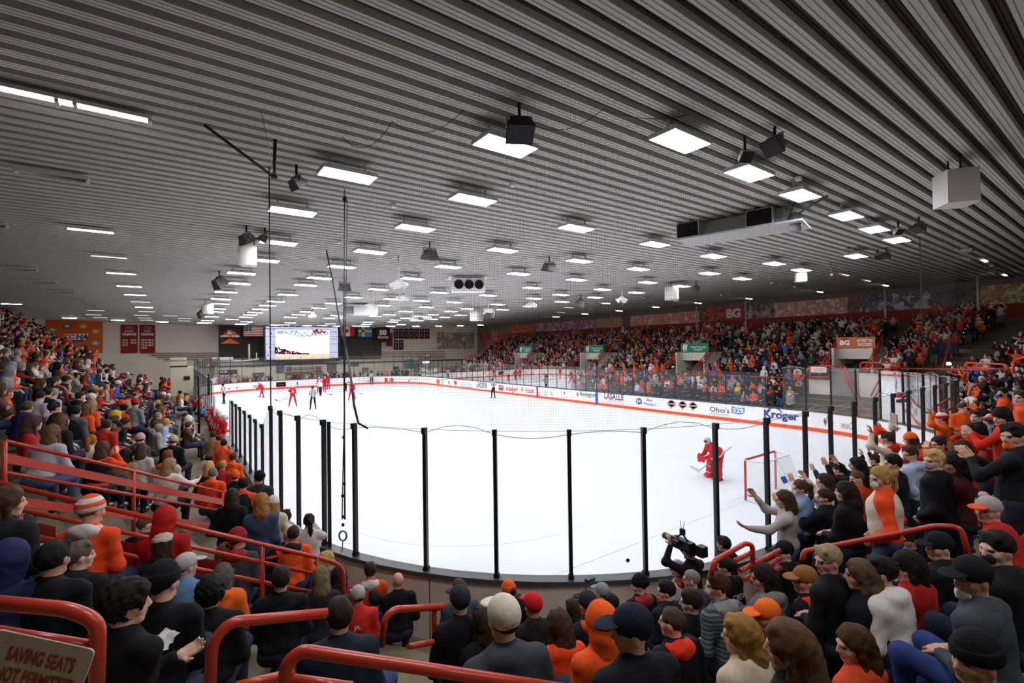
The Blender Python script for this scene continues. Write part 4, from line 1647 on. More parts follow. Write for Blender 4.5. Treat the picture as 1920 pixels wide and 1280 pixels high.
# string lights over the far wall
b = MB()
tr = thing('track_light', 'row of small white spotlights along the top of the screen', 'ceiling light', tuple(at_y(560, 609, YS - .8)))
b.tube([at_y(505, 607.5, YS - .8), at_y(565, 609, YS - .8)], .04, BLACK, 5)
b.tube([at_y(580, 607, YS - .8), at_y(640, 607.5, YS - .8)], .04, BLACK, 5)
b.build('track', parent=tr)
for i in range(12):
    x = 505 + i * 12
    c = at_y(x, 609.5, YS - .8)
    MB().tube([c + np.array([0, 0, .15]), c, c - np.array([0, .1, .16])], [.03, .08, .1], WHITEM, 6).build('spot_head', parent=tr)
c = at_y(592, 600, YS - 2.5)
pj = thing('projector_screen', 'blue lit roll-up panel under the ceiling above the screen', 'panel', tuple(at_y(545, 601, YS - 2)))
flat('panel', 513, 598, 585, 604, M('blue_panel', '6a78b0', .6), Y=YS - 2, parent=pj, thick=.1)

# ================================================================== RIGHT STAND: murals, portals, rails
MUR = [(958, 1003, ['3a2018', 'c0501c', '7a2a16', 'e0d8d0'], None), (1003, 1118, ['241c28', '6a5a70', '8a3a4a', 'b0a0b0', '403848'], None),
       (1118, 1166, ['5a2a20', '8a6a4c', 'a07848', '3a2018'], None), (1182, 1310, ['6a3a34', 'c08050', 'b05a50', 'c8b8a8', 'c87830'], None),
       (1318, 1358, ['202020', 'c0481c', '3a3430', '181818'], None), (1358, 1392, ['7a2018', 'a02c1c', '5a1a16'], 'BG'),
       (1395, 1452, ['5a4a40', 'a08a78', '2a2420', 'b8a898'], None), (1452, 1590, ['a89890', 'c8b8a8', 'b06a50', '8a7888', 'd0a060'], None),
       (1590, 1612, ['4a3030', '6a4a3c', '8a5a40'], None), (1612, 1745, ['1c1c20', '6a625c', '2c3a5a', 'b0a498', '2a2826'], 'CHL'),
       (1750, 1838, ['141214', '5a5450', '28242a', 'a09890'], None), (1838, 1990, ['241a14', 'b09a70', '6a5030', 'c8b088', '3a2a20'], None)]


def wall_r_panel(x0, x1, zb, zt, m_, X, parent=None, name='print'):
    ya, yb = at_x(x0, 590, X)[1], at_x(x1, 560, X)[1]
    mb = MB().box((X + .03, (ya + yb) / 2, (zb + zt) / 2), (.06, abs(ya - yb), zt - zb), m_)
    return mb.build(name, parent=parent), (ya + yb) / 2, abs(ya - yb)


XW = WALL_R - 0.06
for n, (x0, x1, cols, txt) in enumerate(MUR):
    far_ = n < 4
    zb, zt = (7.35, 8.75) if not far_ else (7.3, 8.6)
    xc = (x0 + x1) / 2
    yc = at_x(xc, 570, XW)[1]
    if yc > WALL_FAR - 2:
        yc = WALL_FAR - 3
    r = thing('wall_mural', 'printed hockey mural on the upper right wall, %s from the far end' % ordn(n + 1), 'mural', (XW, yc, 8.0), 0, 'murals along the upper right wall')
    wall_r_panel(x0, x1, zb, zt, mural_mat('mural_%d' % n, cols, 2.6 + (n % 3) * .9, seed=n * 2.3), XW, r)
    if txt == 'BG':
        lettering('BG', 1.0, (XW - .03, yc, 8.05), (0, -1, 0), Z3, WHITE_PAINT, 'lettering', r, bold=.05)
    if txt == 'CHL':
        lettering('CHL', .55, (XW - .03, at_x(1648, 550, XW)[1], 8.45), (0, -1, 0), Z3, M('blue_letters', '4a5a86', .7), 'lettering', r, bold=.03)
for n, (x0, y0, x1, y1) in enumerate(((902, 621, 911, 648), (922, 619.5, 931, 648))):
    zt, zb = at_x((x0 + x1) / 2, y0, XW)[2], at_x((x0 + x1) / 2, y1, XW)[2]
    o, _, _ = wall_r_panel(x0, x1, zb, zt, mural_mat('portrait_%d' % n, ['4a2420', '7a3028', 'a08078'], 1.2, seed=n * 3.1), XW, None, 'portrait_banner')
    tag(o, 'tall narrow dark red player banner, %s of two by the far right corner' % ('left' if n == 0 else 'right'), 'banner', 'tall player banners')
# painted red-orange band of wall below the murals and white posts
bd = MB().box((WALL_R - .02, 26, 6.9), (.05, 94, 1.0), M('orange_wall_band', '9a3418', .75))
struct(bd, 'trim_3')
for n, px in enumerate((1146, 1306, 1398, 1660, 1834)):
    yy = at_x(px, 580, 43.5)[1]
    tag(MB().tube([(43.5, yy, 5.5), (43.5, yy, 9.2)], 0.07, M('cream_post', 'b0a490', .6), 8).build('roof_post'), 'slim cream roof post at the back of the right stand, %s from the far end' % ordn(n + 1), 'post', 'roof posts behind the right stand')

GREEN = M('green_sign', '12724e', .6)
TEAL = M('teal_sign', '2a8a80', .6)


def portal(px0, py0, px1, py1, X, m_, txt, lab, zfl=None):
    """entrance tunnel in the right stand with a sign board over it and slanted rails either side"""
    xm = (px0 + px1) / 2
    ym = (py0 + py1) / 2
    yc = at_x(xm, ym, X)[1]
    ya, yb = at_x(px0, ym, X)[1], at_x(px1, ym, X)[1]
    zt, zb = at_x(xm, py0, X)[2], at_x(xm, py1, X)[2]
    wdt = abs(ya - yb)
    r = thing('stand_portal', lab, 'portal', (X, yc, zb - 1.6))
    MB().box((X + .05, yc, (zt + zb) / 2), (.1, wdt, zt - zb), m_).build('sign_board', parent=r)
    b = MB()
    b.box((X + .6, yc, zb - .35), (1.0, wdt * 1.02, .7), M('portal_white', 'cfc8bc', .7))
    for yy in (yc - wdt / 2, yc + wdt / 2):
        b.box((X + .6, yy, zb - 1.1), (2.6, .12, 2.2), M('portal_white', 'cfc8bc', .7))
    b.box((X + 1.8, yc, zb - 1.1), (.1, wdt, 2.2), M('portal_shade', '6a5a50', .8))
    b.build('tunnel', parent=r)
    for yy in (yc - wdt / 2 - .15, yc + wdt / 2 + .15):
        b = MB()
        for dz in (0.95, 0.7, 0.45):
            b.tube([(X - 2.4, yy, zb - 2.2 + dz), (X + .8, yy, zb - 0.15 + dz)], .035, RAIL, 6)
        for t in (0, .5, 1):
            b.tube([(X - 2.4 + 3.2 * t, yy, zb - 2.3 + 2.05 * t), (X - 2.4 + 3.2 * t, yy, zb - 2.2 + .95 + 2.05 * t)], .035, RAIL, 6)
        tag(b.build('stair_rail', parent=r), 'red slanted stair rail')
    if txt == 'wood':
        lettering('Wood County\nHospital', (zt - zb) * .55, (X - .01, yc - wdt * .14, (zt + zb) / 2 - .08), (0, -1, 0), Z3, WHITE_PAINT, 'lettering', r, width=wdt * .55, bold=.02)
        lettering('4W', (zt - zb) * .85, (X - .01, yc + wdt * .34, (zt + zb) / 2), (0, -1, 0), Z3, WHITE_PAINT, 'emblem', r, width=wdt * .18, bold=.05)
    elif txt == 'invest':
        lettering('INVEST IN\nSUCCESS', (zt - zb) * .62, (X - .01, yc - wdt * .24, (zt + zb) / 2), (0, -1, 0), Z3, WHITE_PAINT, 'lettering', r, width=wdt * .4, bold=.03, shear=.2)
        lettering('BG', (zt - zb) * .5, (X - .02, yc + wdt * .28, (zt + zb) / 2), (0, -1, 0), Z3, WHITE_PAINT, 'emblem', r, bold=.05)
        sh = [(-.5, .5), (.5, .5), (.5, -.1), (0, -.5), (-.5, -.1)]
        MB().add([(X - .008, yc + wdt * .28 - a * wdt * .2, (zt + zb) / 2 + c * (zt - zb) * .85) for a, c in sh], [tuple(range(5))], M('dark_orange_shield', 'a0401c', .7)).build('shield', parent=r)
    return r


portal(1276, 643, 1328, 660, 33.6, GREEN, 'wood', 'green hospital sign over a stand entrance, nearest of three green signs')
portal(1096, 647, 1131, 661, 33.6, GREEN, 'wood', 'green hospital sign over a stand entrance, middle of three green signs')
portal(973, 649, 997, 661, 33.6, TEAL, 'wood', 'green hospital sign over a stand entrance, farthest of three green signs')
portal(1568, 632, 1640, 652, 33.2, M('orange_sign', 'c8622c', .6), 'invest', 'orange invest in success sign over the nearest stand entrance')


def guard_rail(name, pts, levels, label, posts=None, r=0.03, plank=None, floor=None):
    """thing with one child per bar and per post; pts: points along the top bar"""
    pts = [np.array(p, float) for p in pts]
    g = thing(name, label, 'railing', tuple(pts[0] - np.array([0, 0, 0.95])))
    for i, dz in enumerate(levels):
        q = [p - np.array([0, 0, dz]) for p in pts]
        MB().tube(q, r, RAIL, 8).build('top_rail' if i == 0 else 'mid_rail', parent=g)
    for dz, hh_ in (plank or []):
        b = MB()
        for a, c in zip(pts[:-1], pts[1:]):
            t = (c - a) / np.linalg.norm(c - a)
            n = np.cross(t, Z3)
            n /= np.linalg.norm(n)
            V = []
            for p in (a, c):
                for zz in (-dz, -dz - hh_):
                    for s_ in (-.02, .02):
                        V.append(p + Z3 * zz + n * s_)
            b.add(V, [(0, 4, 6, 2), (1, 3, 7, 5), (0, 1, 5, 4), (2, 6, 7, 3), (0, 2, 3, 1), (4, 5, 7, 6)], RAIL)
        b.build('kick_plank', parent=g)
    for (p, h_) in (posts or []):
        MB().tube([p, p - np.array([0, 0, h_])], r * 1.1, RAIL, 8).build('post', parent=g)
    return g


# cross-aisle rails in front of the upper rows of the right stand
for n, (y0, y1) in enumerate(((9.2, 21.5), (24, 34.5), (37, 50))):
    X = 30.6
    z = stand_h(X - RW, X, (y0 + y1) / 2) + .95
    k = max(2, int((y1 - y0) / 2.2))
    posts = [(np.array([X, y0 + (y1 - y0) * i / k, z]), .95) for i in range(k + 1)]
    guard_rail('aisle_rail', [(X, y0, z), (X, y1, z)], (0, .45), 'red rail along the lower rows of the right stand, %s section from the near end' % ordn(n + 1), posts, .035)
# ================================================================== NEAR RAILINGS


def bend(pts, r=0.12, n=4):
    """round the corners of a pipe run"""
    pts = [np.array(p, float) for p in pts]
    out = [pts[0]]
    for a, b_, c in zip(pts[:-2], pts[1:-1], pts[2:]):
        u = (a - b_) / np.linalg.norm(a - b_)
        v = (c - b_) / np.linalg.norm(c - b_)
        q = min(r, .45 * np.linalg.norm(a - b_), .45 * np.linalg.norm(c - b_))
        p0, p1 = b_ + u * q, b_ + v * q
        for i in range(n + 1):
            t = i / n
            out.append((1 - t) ** 2 * p0 + 2 * t * (1 - t) * b_ + t * t * p1)
    out.append(pts[-1])
    return out


# railing beside the left section, running down to the boards
a, c = at(8, 826, 5.4), at(424, 924, 9.2)
pl = lambda t: a + (c - a) * t
guard_rail('stair_rail', [a, c], (0, .36), 'red rail with planks down the left stairs, in front of the left crowd',
           [(pl(t), 1.0) for t in (0.0, .45, .97)], .024, [(.14, .11), (.62, .11)])
# second railing, nearer, ending in a bend by the corner boards
a2, c2 = at(-10, 903, 4.3), at(600, 1046, 5.6)
pl2 = lambda t: a2 + (c2 - a2) * t
c2b = at(644, 1060, 5.75)
g = thing('stair_rail', 'red three bar stair rail ending in a bend beside the beige corner boards', 'railing', tuple(a2 - np.array([0, 0, 1.0])))
MB().tube(bend([a2, c2, c2b, c2b - np.array([0, 0, .5])], .15), .025, RAIL, 8).build('top_rail', parent=g)
for dz in (.2, .42):
    MB().tube([p - np.array([0, 0, dz]) for p in (a2, c2)], .022, RAIL, 8).build('mid_rail', parent=g)
for t in (.06, .44, .78, .99):
    MB().tube([pl2(t), pl2(t) - np.array([0, 0, .95])], .024, RAIL, 8).build('post', parent=g)
# wall panels of the stair well between them
b = MB()
for t0, t1, o1 in ((0, .2, .62), (.26, .5, .62), (.55, .75, .6)):
    p, q = a2 + (c2 - a2) * t0 - np.array([0, 0, .3]), a2 + (c2 - a2) * t1 - np.array([0, 0, .3])
    sh = (np.array([-.5, .86, 0])) * 0.35
    b.add([p + sh, q + sh, q + sh - np.array([0, 0, .4]), p + sh - np.array([0, 0, .4])], [(0, 1, 2, 3)], RISER)
b.build('stair_panel', parent=g)

# inverted U rails at the head of the aisle in front of the camera
g = thing('aisle_rail', 'red bent pipe rail at lower left ending behind a dark brown head', 'railing', tuple(at(400, 1290, 2.2)))
MB().tube(bend([at(390, 1330, 2.15), at(398, 1205, 2.15), at(430, 1166, 2.2), at(612, 1149, 2.5)], .14, 6), .0255, RAIL, 10).build('top_rail', parent=g)
MB().tube([at(440, 1288, 2.2), at(548, 1262, 2.4)], .0235, RAIL, 10).build('lower_rail', parent=g)
g = thing('aisle_rail', 'thick red bent pipe rail along the bottom edge, nearest to camera', 'railing', tuple(at(535, 1300, 1.9)))
MB().tube(bend([at(532, 1330, 1.85), at(536, 1245, 1.85), at(565, 1219, 1.87), at(760, 1248, 1.95), at(1060, 1293, 2.05)], .12, 6), .0255, RAIL, 10).build('top_rail', parent=g)
MB().tube([at(550, 1275, 1.95), at(660, 1290, 1.95)], .0235, RAIL, 10).build('lower_rail', parent=g)
g = thing('aisle_rail', 'short red pipe rail in front of bald man by the beige boards', 'railing', tuple(at(722, 1190, 3.5)))
MB().tube(bend([at(716, 1210, 3.4), at(722, 1158, 3.4), at(740, 1142, 3.45), at(830, 1137, 3.7)], .12, 5), .0255, RAIL, 10).build('top_rail', parent=g)
MB().tube([at(814, 1139, 3.68), at(814, 1182, 3.68)], .022, RAIL, 8).build('post', parent=g)
MB().tube([at(765, 1212, 3.5), at(812, 1203, 3.68)], .022, RAIL, 8).build('lower_rail', parent=g)
g = thing('aisle_rail', 'red looped three bar rail beside the cameraman at the right corner', 'railing', tuple(at(1345, 1075, 4.4)))
MB().tube(bend([at(1334, 1078, 4.3), at(1338, 1052, 4.3), at(1398, 1018, 4.7), at(1411, 1022, 4.7), at(1411, 1092, 4.7)], .12, 5), .024, RAIL, 10).build('top_rail', parent=g)
for (p, q) in (((1376, 1052), (1408, 1036)), ((1388, 1070), (1410, 1058)), ((1396, 1087), (1410, 1078))):
    MB().tube([at(*p, 4.55), at(*q, 4.7)], .022, RAIL, 8).build('mid_rail', parent=g)
g = thing('aisle_rail', 'red slanted double rail behind the looped rail at right corner', 'railing', tuple(at(1420, 1050, 4.9)))
for (p, q) in (((1415, 1056), (1462, 1031)), ((1440, 1059), (1462, 1047)), ((1450, 1071), (1463, 1064))):
    MB().tube([at(*p, 4.8), at(*q, 5.0)], .022, RAIL, 8).build('rail', parent=g)
g = thing('aisle_rail', 'long red pipe rail across the right crowd behind a blond man', 'railing', tuple(at(1505, 1050, 3.0)))
MB().tube(bend([at(1504, 1052, 5.0), at(1507, 1033, 5.0), at(1530, 1029, 5.0), at(1758, 985, 4.4), at(1802, 988, 4.3), at(1818, 1050, 4.25)], .16, 6), .0255, RAIL, 10).build('top_rail', parent=g)
MB().tube([at(1520, 1098, 5.0), at(1790, 1050, 4.6)], .022, RAIL, 8).build('lower_rail', parent=g)
g = thing('aisle_rail', 'red rail frame at bottom left carrying the saving seats sign', 'railing', tuple(at(185, 1290, 1.75)))
MB().tube(bend([at(-60, 1125, 1.72), at(130, 1142, 1.74), at(184, 1165, 1.76), at(180, 1330, 1.76)], .12, 6), .0255, RAIL, 10).build('top_rail', parent=g)
MB().tube([at(-60, 1176, 1.72), at(182, 1214, 1.76)], .022, RAIL, 10).build('mid_rail', parent=g)
ctr = at(68, 1250, 1.68)
rt = at(150, 1268, 1.70) - at(-20, 1233, 1.66)
rt /= np.linalg.norm(rt)
upv = Z3 - rt * (Z3 @ rt)
upv /= np.linalg.norm(upv)
nn = np.cross(rt, upv)
sg = thing('notice_sign', 'white saving seats not permitted sign with red capitals', 'sign', tuple(ctr))
W2, H2 = .165, .098
b = MB()
V = []
for (sx, sz) in ((-1, -1), (1, -1), (1, 1), (-1, 1)):
    for t in np.linspace(0, math.pi / 2, 4):
        a0 = {(-1, -1): math.pi, (1, -1): 1.5 * math.pi, (1, 1): 0, (-1, 1): .5 * math.pi}[(sx, sz)] + t
        V.append(ctr + rt * (sx * (W2 - .02) + .02 * math.cos(a0)) + upv * (sz * (H2 - .02) + .02 * math.sin(a0)))
n = len(V)
V2 = V + [p - nn * .006 for p in V]
b.add(V2, [tuple(range(n)), tuple(range(2 * n - 1, n - 1, -1))] + [(i, n + i, n + (i + 1) % n, (i + 1) % n) for i in range(n)], M('aged_white_sign', 'c8b8a4', .6))
b.build('plate', parent=sg)
RL_ = M('sign_red_letters', 'a8362c', .6)
lettering('SAVING SEATS', .052, ctr + upv * .03 + rt * .008 + nn * .001, rt, upv, RL_, 'lettering', sg, .002, width=.222, bold=.025)
lettering('NOT PERMITTED', .052, ctr - upv * .043 + rt * .012 + nn * .001, rt, upv, RL_, 'lettering', sg, .002, width=.255, bold=.025)

# right corner aisle with step lights and rails
SL = emitter('step_lamp', 'fff6e8', 12)
for n, (px, py) in enumerate(((1779, 682), (1792.5, 650.5), (1806, 622))):
    dpt = 30 + n * 2.6
    P = at(px, py, 27.5 + 2.3 * n)
    o = thing('step_light', 'small round glowing step light on the right aisle stairs, %s from the bottom' % ordn(n + 1), 'lamp', tuple(P), 0, 'aisle step lights')
    b = MB()
    b.lathe([(0, .11), (.08, .09), (.12, 0.0), (.1, -.06)], (0, 0, 0), SL, 10)
    b.build('globe', loc=(0, 0, 0), parent=o)
    MB().box((0, 0, -.1), (.1, .1, .12), DARK).build('base', loc=(0, 0, 0), parent=o)


def px_rail(name, label, runs, r=.03):
    g = thing(name, label, 'railing', tuple(at(*runs[0][0][0])))
    for pts, part in runs:
        MB().tube(bend([at(*p) for p in pts], .15, 3), r, RAIL, 7).build(part, parent=g)
    return g


px_rail('stair_rail', 'red zigzag handrail climbing the right corner stairs', [
    ([(1768, 690, 27), (1774, 665, 27.5), (1783, 640, 28.5)], 'hand_rail'), ([(1783, 672, 28.5), (1786, 648, 29), (1795, 618, 30.5)], 'hand_rail'),
    ([(1793, 645, 30.5), (1797, 612, 31.5), (1815, 578, 34)], 'hand_rail'), ([(1804, 600, 32), (1818, 577, 34)], 'hand_rail')], .045)
px_rail('aisle_rail', 'red double loop rail at the foot of the right corner seats', [
    ([(1808, 690, 20), (1812, 680, 20), (1888, 683, 18.5), (1893, 700, 18.5)], 'top_rail'), ([(1810, 688, 20), (1890, 693, 18.5)], 'mid_rail')], .04)
px_rail('aisle_rail', 'red rail at the right edge of the photo below the seats', [
    ([(1899, 700, 17.5), (1902, 675, 17.5), (1935, 665, 16.5)], 'top_rail')], .04)
px_rail('aisle_rail', 'red long level rail behind right corner glass', [
    ([(1640, 690, 30), (1860, 693, 20)], 'top_rail'), ([(1850, 694, 20), (1856, 700, 20), (1858, 718, 20)], 'post')], .04)
px_rail('aisle_rail', 'red bent rail end on the right corner steps', [
    ([(1817, 742, 15.5), (1820, 728, 15.5), (1866, 702, 16.5)], 'top_rail')], .035)
px_rail('aisle_rail', 'two short red slanted rails next to the right corner glass', [
    ([(1758, 760, 14), (1784, 745, 14.5)], 'top_rail'), ([(1760, 778, 14), (1787, 764, 14.5)], 'mid_rail')], .035)
XB = 30.2
dx = lambda x, y, X=XB: (x, y, float((at_x(x, y, X) - CAM) @ AX_F))
px_rail('balcony_rail', 'red rail with white notice in front of nearest stand portal stairs', [
    ([dx(1516, 687), dx(1576, 685)], 'top_rail'), ([dx(1518, 688), dx(1472, 762)], 'hand_rail'), ([dx(1519, 707), dx(1557, 706)], 'mid_rail'),
    ([dx(1576, 686), dx(1607, 752)], 'hand_rail'), ([dx(1583, 686), dx(1614, 748)], 'hand_rail'), ([dx(1519, 688), dx(1519, 710)], 'post'), ([dx(1557, 687), dx(1557, 708)], 'post')], .05)
px_rail('balcony_rail', 'red looped rail right of nearest stand portal', [
    ([dx(1613, 692), dx(1614, 679), dx(1680, 681), dx(1682, 692)], 'top_rail'), ([dx(1612, 690), dx(1682, 692)], 'mid_rail'),
    ([dx(1667, 690), dx(1640, 746)], 'hand_rail'), ([dx(1660, 690), dx(1633, 742)], 'hand_rail')], .05)
c = at_x(1535, 693, XB - .1)
sg = thing('notice_sign', 'white notice hung on the red rail by the portal stairs', 'sign', tuple(c))
MB().box(tuple(c), (.04, .85, .34), WHITEM).build('plate', parent=sg)
lettering('NO STANDING\nON STAIRS', .22, c + np.array([-.03, 0, 0]), (0, -1, 0), Z3, RL_, 'lettering', sg, .002, width=.7)
px_rail('aisle_rail', 'red double rail in the middle of left crowd at the left edge', [
    ([(-30, 684, 12.5), (124, 727, 13.5), (126, 752, 13.5)], 'top_rail'), ([(-30, 706, 12.5), (124, 748, 13.5)], 'mid_rail'), ([(19, 697, 12.8), (19, 722, 12.8)], 'post')], .035)
px_rail('aisle_rail', 'short red rail higher in the left crowd below orange banner', [
    ([(100, 672, 21), (178, 700, 22)], 'top_rail'), ([(112, 684, 21), (178, 710, 22)], 'mid_rail')], .04)
# white stair-well walls seen through the right glass
for n, (x0, y0, x1, y1) in enumerate(((1517, 712, 1557, 762), (1611, 700, 1652, 745), (1557, 690, 1611, 762))):
    X = XB + .25
    p, q = at_x(x0, (y0 + y1) / 2, X), at_x(x1, (y0 + y1) / 2, X)
    zt, zb = at_x((x0 + x1) / 2, y0, X)[2], 0.0
    tag(MB().box((X + .1, (p[1] + q[1]) / 2, (zt + zb) / 2), (.2, abs(p[1] - q[1]), zt - zb), M('stairwell_grey', '8a8480', .7) if n == 2 else M('stairwell_cream', 'd8d0c0', .7)).build('stairwell_wall'),
        '%s stairwell wall behind the right side glass' % ('left cream', 'right cream', 'middle grey')[n], 'wall panel')

# penalty signal lamps on the right corner glass, cardboard sign etc.
g = thing('goal_lamp', 'pair of red goal lamps on a black bracket behind the right corner glass', 'lamp', tuple(at(1695, 745, 17)))
for px in (1686, 1698):
    b = MB()
    b.lathe([(0, .14), (.1, .11), (.13, 0), (.13, -.06)], tuple(at(px, 742, 17)), M('red_lamp_dome', 'a01818', .25), 12)
    b.build('dome', parent=g)
MB().box(tuple(at(1692, 751, 17)), (.62, .2, .09), BLACK).build('bracket', parent=g)

# ================================================================== GOAL
GX, GY = RW / 2, 3.353
gp = thing('hockey_goal', 'red hockey goal frame with white net on the ice near right', 'goal', (GX, GY, 0))
RP = M('red_goal_pipe', 'c8202a', .35, 0, .5)
WN = M('white_goal_pipe', 'e4e2e0', .45)
hw = .94
MB().tube(bend([(GX - hw, GY, 0), (GX - hw, GY, 1.22), (GX + hw, GY, 1.22), (GX + hw, GY, 0)], .08, 4), .035, RP, 10).build('front_frame', parent=gp)
b = MB()
b.tube(bend([(GX - hw, GY, .03), (GX - hw - .12, GY - .8, .03), (GX - .5, GY - 1.1, .03), (GX + .5, GY - 1.1, .03), (GX + hw + .12, GY - .8, .03), (GX + hw, GY, .03)], .3, 4), .028, WN, 8)
b.tube(bend([(GX - hw, GY, 1.2), (GX - hw + .1, GY - .5, 1.2), (GX + hw - .1, GY - .5, 1.2), (GX + hw, GY, 1.2)], .2, 4), .022, WN, 8)
b.tube([(GX, GY - .5, 1.2), (GX, GY - 1.1, .05)], .022, WN, 8)
b.build('rear_frame', parent=gp)
NT = net_mat(.045, .006)
NT.name = 'white_goal_netting'
for nd in NT.node_tree.nodes:
    if nd.type == 'BSDF_DIFFUSE':
        nd.inputs[0].default_value = (.75, .75, .74, 1)
V = [(GX - hw, GY, 1.2), (GX - hw + .1, GY - .5, 1.2), (GX + hw - .1, GY - .5, 1.2), (GX + hw, GY, 1.2),
     (GX - hw, GY, .03), (GX - hw - .1, GY - .8, .03), (GX - .45, GY - 1.1, .03), (GX + .45, GY - 1.1, .03), (GX + hw + .1, GY - .8, .03), (GX + hw, GY, .03)]
F = [(0, 1, 2, 3), (0, 4, 5, 1), (1, 5, 6), (1, 6, 7, 2), (2, 7, 8), (3, 2, 8, 9)]
no = MB().add(V, F, NT).build('net', parent=gp)
uvl = no.data.uv_layers.new(name='UVMap')
for lp in no.data.loops:
    co = V[lp.vertex_index]
    uvl.data[lp.index].uv = (co[0] + co[1], co[2] * 1.1 + co[1] * .35)
MB().box((GX - .2, GY - .78, .66), (.26, .02, .2), M('blue_net_patch', '2c3a9c', .6), R=rotx(-.5)).build('net_patch', parent=gp)
MB().box((GX + .05, GY + .037, 1.22), (.5, .01, .05), WHITEM).build('crossbar_sticker', parent=gp)
lettering('GOAL', .03, (GX + .05, GY + .043, 1.22), -X3, Z3, M('green_sticker', '2c7a5c', .6), 'lettering', gp)
# dark disc stuck on the near glass
P = at(1177, 1050, 6.0)
# slide it onto the glass surface
best = min(np.linspace(4, 8, 400), key=lambda t: abs(rim_dist(*(CAM + ray(1177, 1050) * t)[:2]) - POST_OFF - 0.012))
P = CAM + ray(1177, 1050) * best
n2 = out_normal(P[0], P[1])
nv = np.array([n2[0], n2[1], 0])
tx = np.array([-nv[1], nv[0], 0])
b = MB()
Vd = [P + .03 * (math.cos(t) * tx + math.sin(t) * Z3) for t in np.linspace(0, 2 * math.pi, 25)[:-1]]
b.add(Vd + [v + nv * .008 for v in Vd], [tuple(range(24)), tuple(range(47, 23, -1))] + [(i, (i + 1) % 24, 24 + (i + 1) % 24, 24 + i) for i in range(24)], BLACK)
tag(b.build('glass_disc'), 'round black plug in the near glass left of the cameraman', 'plug')
best = min(np.linspace(4, 8, 400), key=lambda t: abs((CAM + ray(1106, 1085) * t)[2] - BOARD_H - .02))
P = CAM + ray(1106, 1085) * best
tag(MB().box((0, 0, 0), (.16, .08, .03), M('blue_box', '2c4a5c', .5), bev=.006).build('small_box', loc=tuple(P)), 'small blue box lying on the grey cap rail', 'box')
# ================================================================== PEOPLE: body builder
# a figure is described by round cones and ellipsoids, blended into one skin and meshed on a rectilinear grid


def cap(a, b_, ra, rb=None):
    return ('c', np.array(a, float), np.array(b_, float), ra, ra if rb is None else rb)


def ell(c, r, R=None):
    return ('e', np.array(c, float), np.array(r, float), None if R is None else np.array(R, float))


def sd(pr, X, Y, Z):
    if pr[0] == 'c':
        _, a, b_, ra, rb = pr
        d = b_ - a
        L2 = max(float(d @ d), 1e-9)
        t = np.clip(((X - a[0]) * d[0] + (Y - a[1]) * d[1] + (Z - a[2]) * d[2]) / L2, 0, 1)
        return np.sqrt((X - a[0] - t * d[0]) ** 2 + (Y - a[1] - t * d[1]) ** 2 + (Z - a[2] - t * d[2]) ** 2) - (ra + (rb - ra) * t)
    _, c, r, R = pr
    x, y, z = X - c[0], Y - c[1], Z - c[2]
    if R is not None:
        x, y, z = (R[0, 0] * x + R[1, 0] * y + R[2, 0] * z, R[0, 1] * x + R[1, 1] * y + R[2, 1] * z, R[0, 2] * x + R[1, 2] * y + R[2, 2] * z)
    k0 = np.sqrt((x / r[0]) ** 2 + (y / r[1]) ** 2 + (z / r[2]) ** 2)
    k1 = np.sqrt((x / r[0] ** 2) ** 2 + (y / r[1] ** 2) ** 2 + (z / r[2] ** 2) ** 2)
    return np.where(k1 > 1e-6, k0 * (k0 - 1) / np.maximum(k1, 1e-6), -min(r))


def pbounds(pr, mg):
    if pr[0] == 'c':
        _, a, b_, ra, rb = pr
        m_ = max(ra, rb) + mg
        return np.minimum(a, b_) - m_, np.maximum(a, b_) + m_
    _, c, r, R = pr
    m_ = (np.array([max(r)] * 3) if R is not None else r) + mg
    return c - m_, c + m_


def field(prims, ax, k=0.03):
    """prims: list of primitive or ('-', primitive) or ('k', value) to change the blend"""
    xs_, ys_, zs_ = ax
    Fv = np.full((len(xs_), len(ys_), len(zs_)), 1.0, np.float32)
    for pr in prims:
        if pr[0] == 'k':
            k = pr[1]
            continue
        sub = pr[0] == '-'
        q = pr[1] if sub else pr
        lo, hi = pbounds(q, k + 0.05)
        i0, i1 = np.searchsorted(xs_, lo[0]), np.searchsorted(xs_, hi[0])
        j0, j1 = np.searchsorted(ys_, lo[1]), np.searchsorted(ys_, hi[1])
        l0, l1 = np.searchsorted(zs_, lo[2]), np.searchsorted(zs_, hi[2])
        if i1 <= i0 or j1 <= j0 or l1 <= l0:
            continue
        X = xs_[i0:i1, None, None]
        Y = ys_[None, j0:j1, None]
        Z = zs_[None, None, l0:l1]
        d = sd(q, X, Y, Z).astype(np.float32)
        S = Fv[i0:i1, j0:j1, l0:l1]
        if sub:
            d = -d
            h = np.clip(0.5 - 0.5 * (S - d) / k, 0, 1)
            Fv[i0:i1, j0:j1, l0:l1] = S + (d - S) * h + k * h * (1 - h)
        else:
            h = np.clip(0.5 + 0.5 * (S - d) / k, 0, 1)
            Fv[i0:i1, j0:j1, l0:l1] = S + (d - S) * h - k * h * (1 - h)
    return Fv


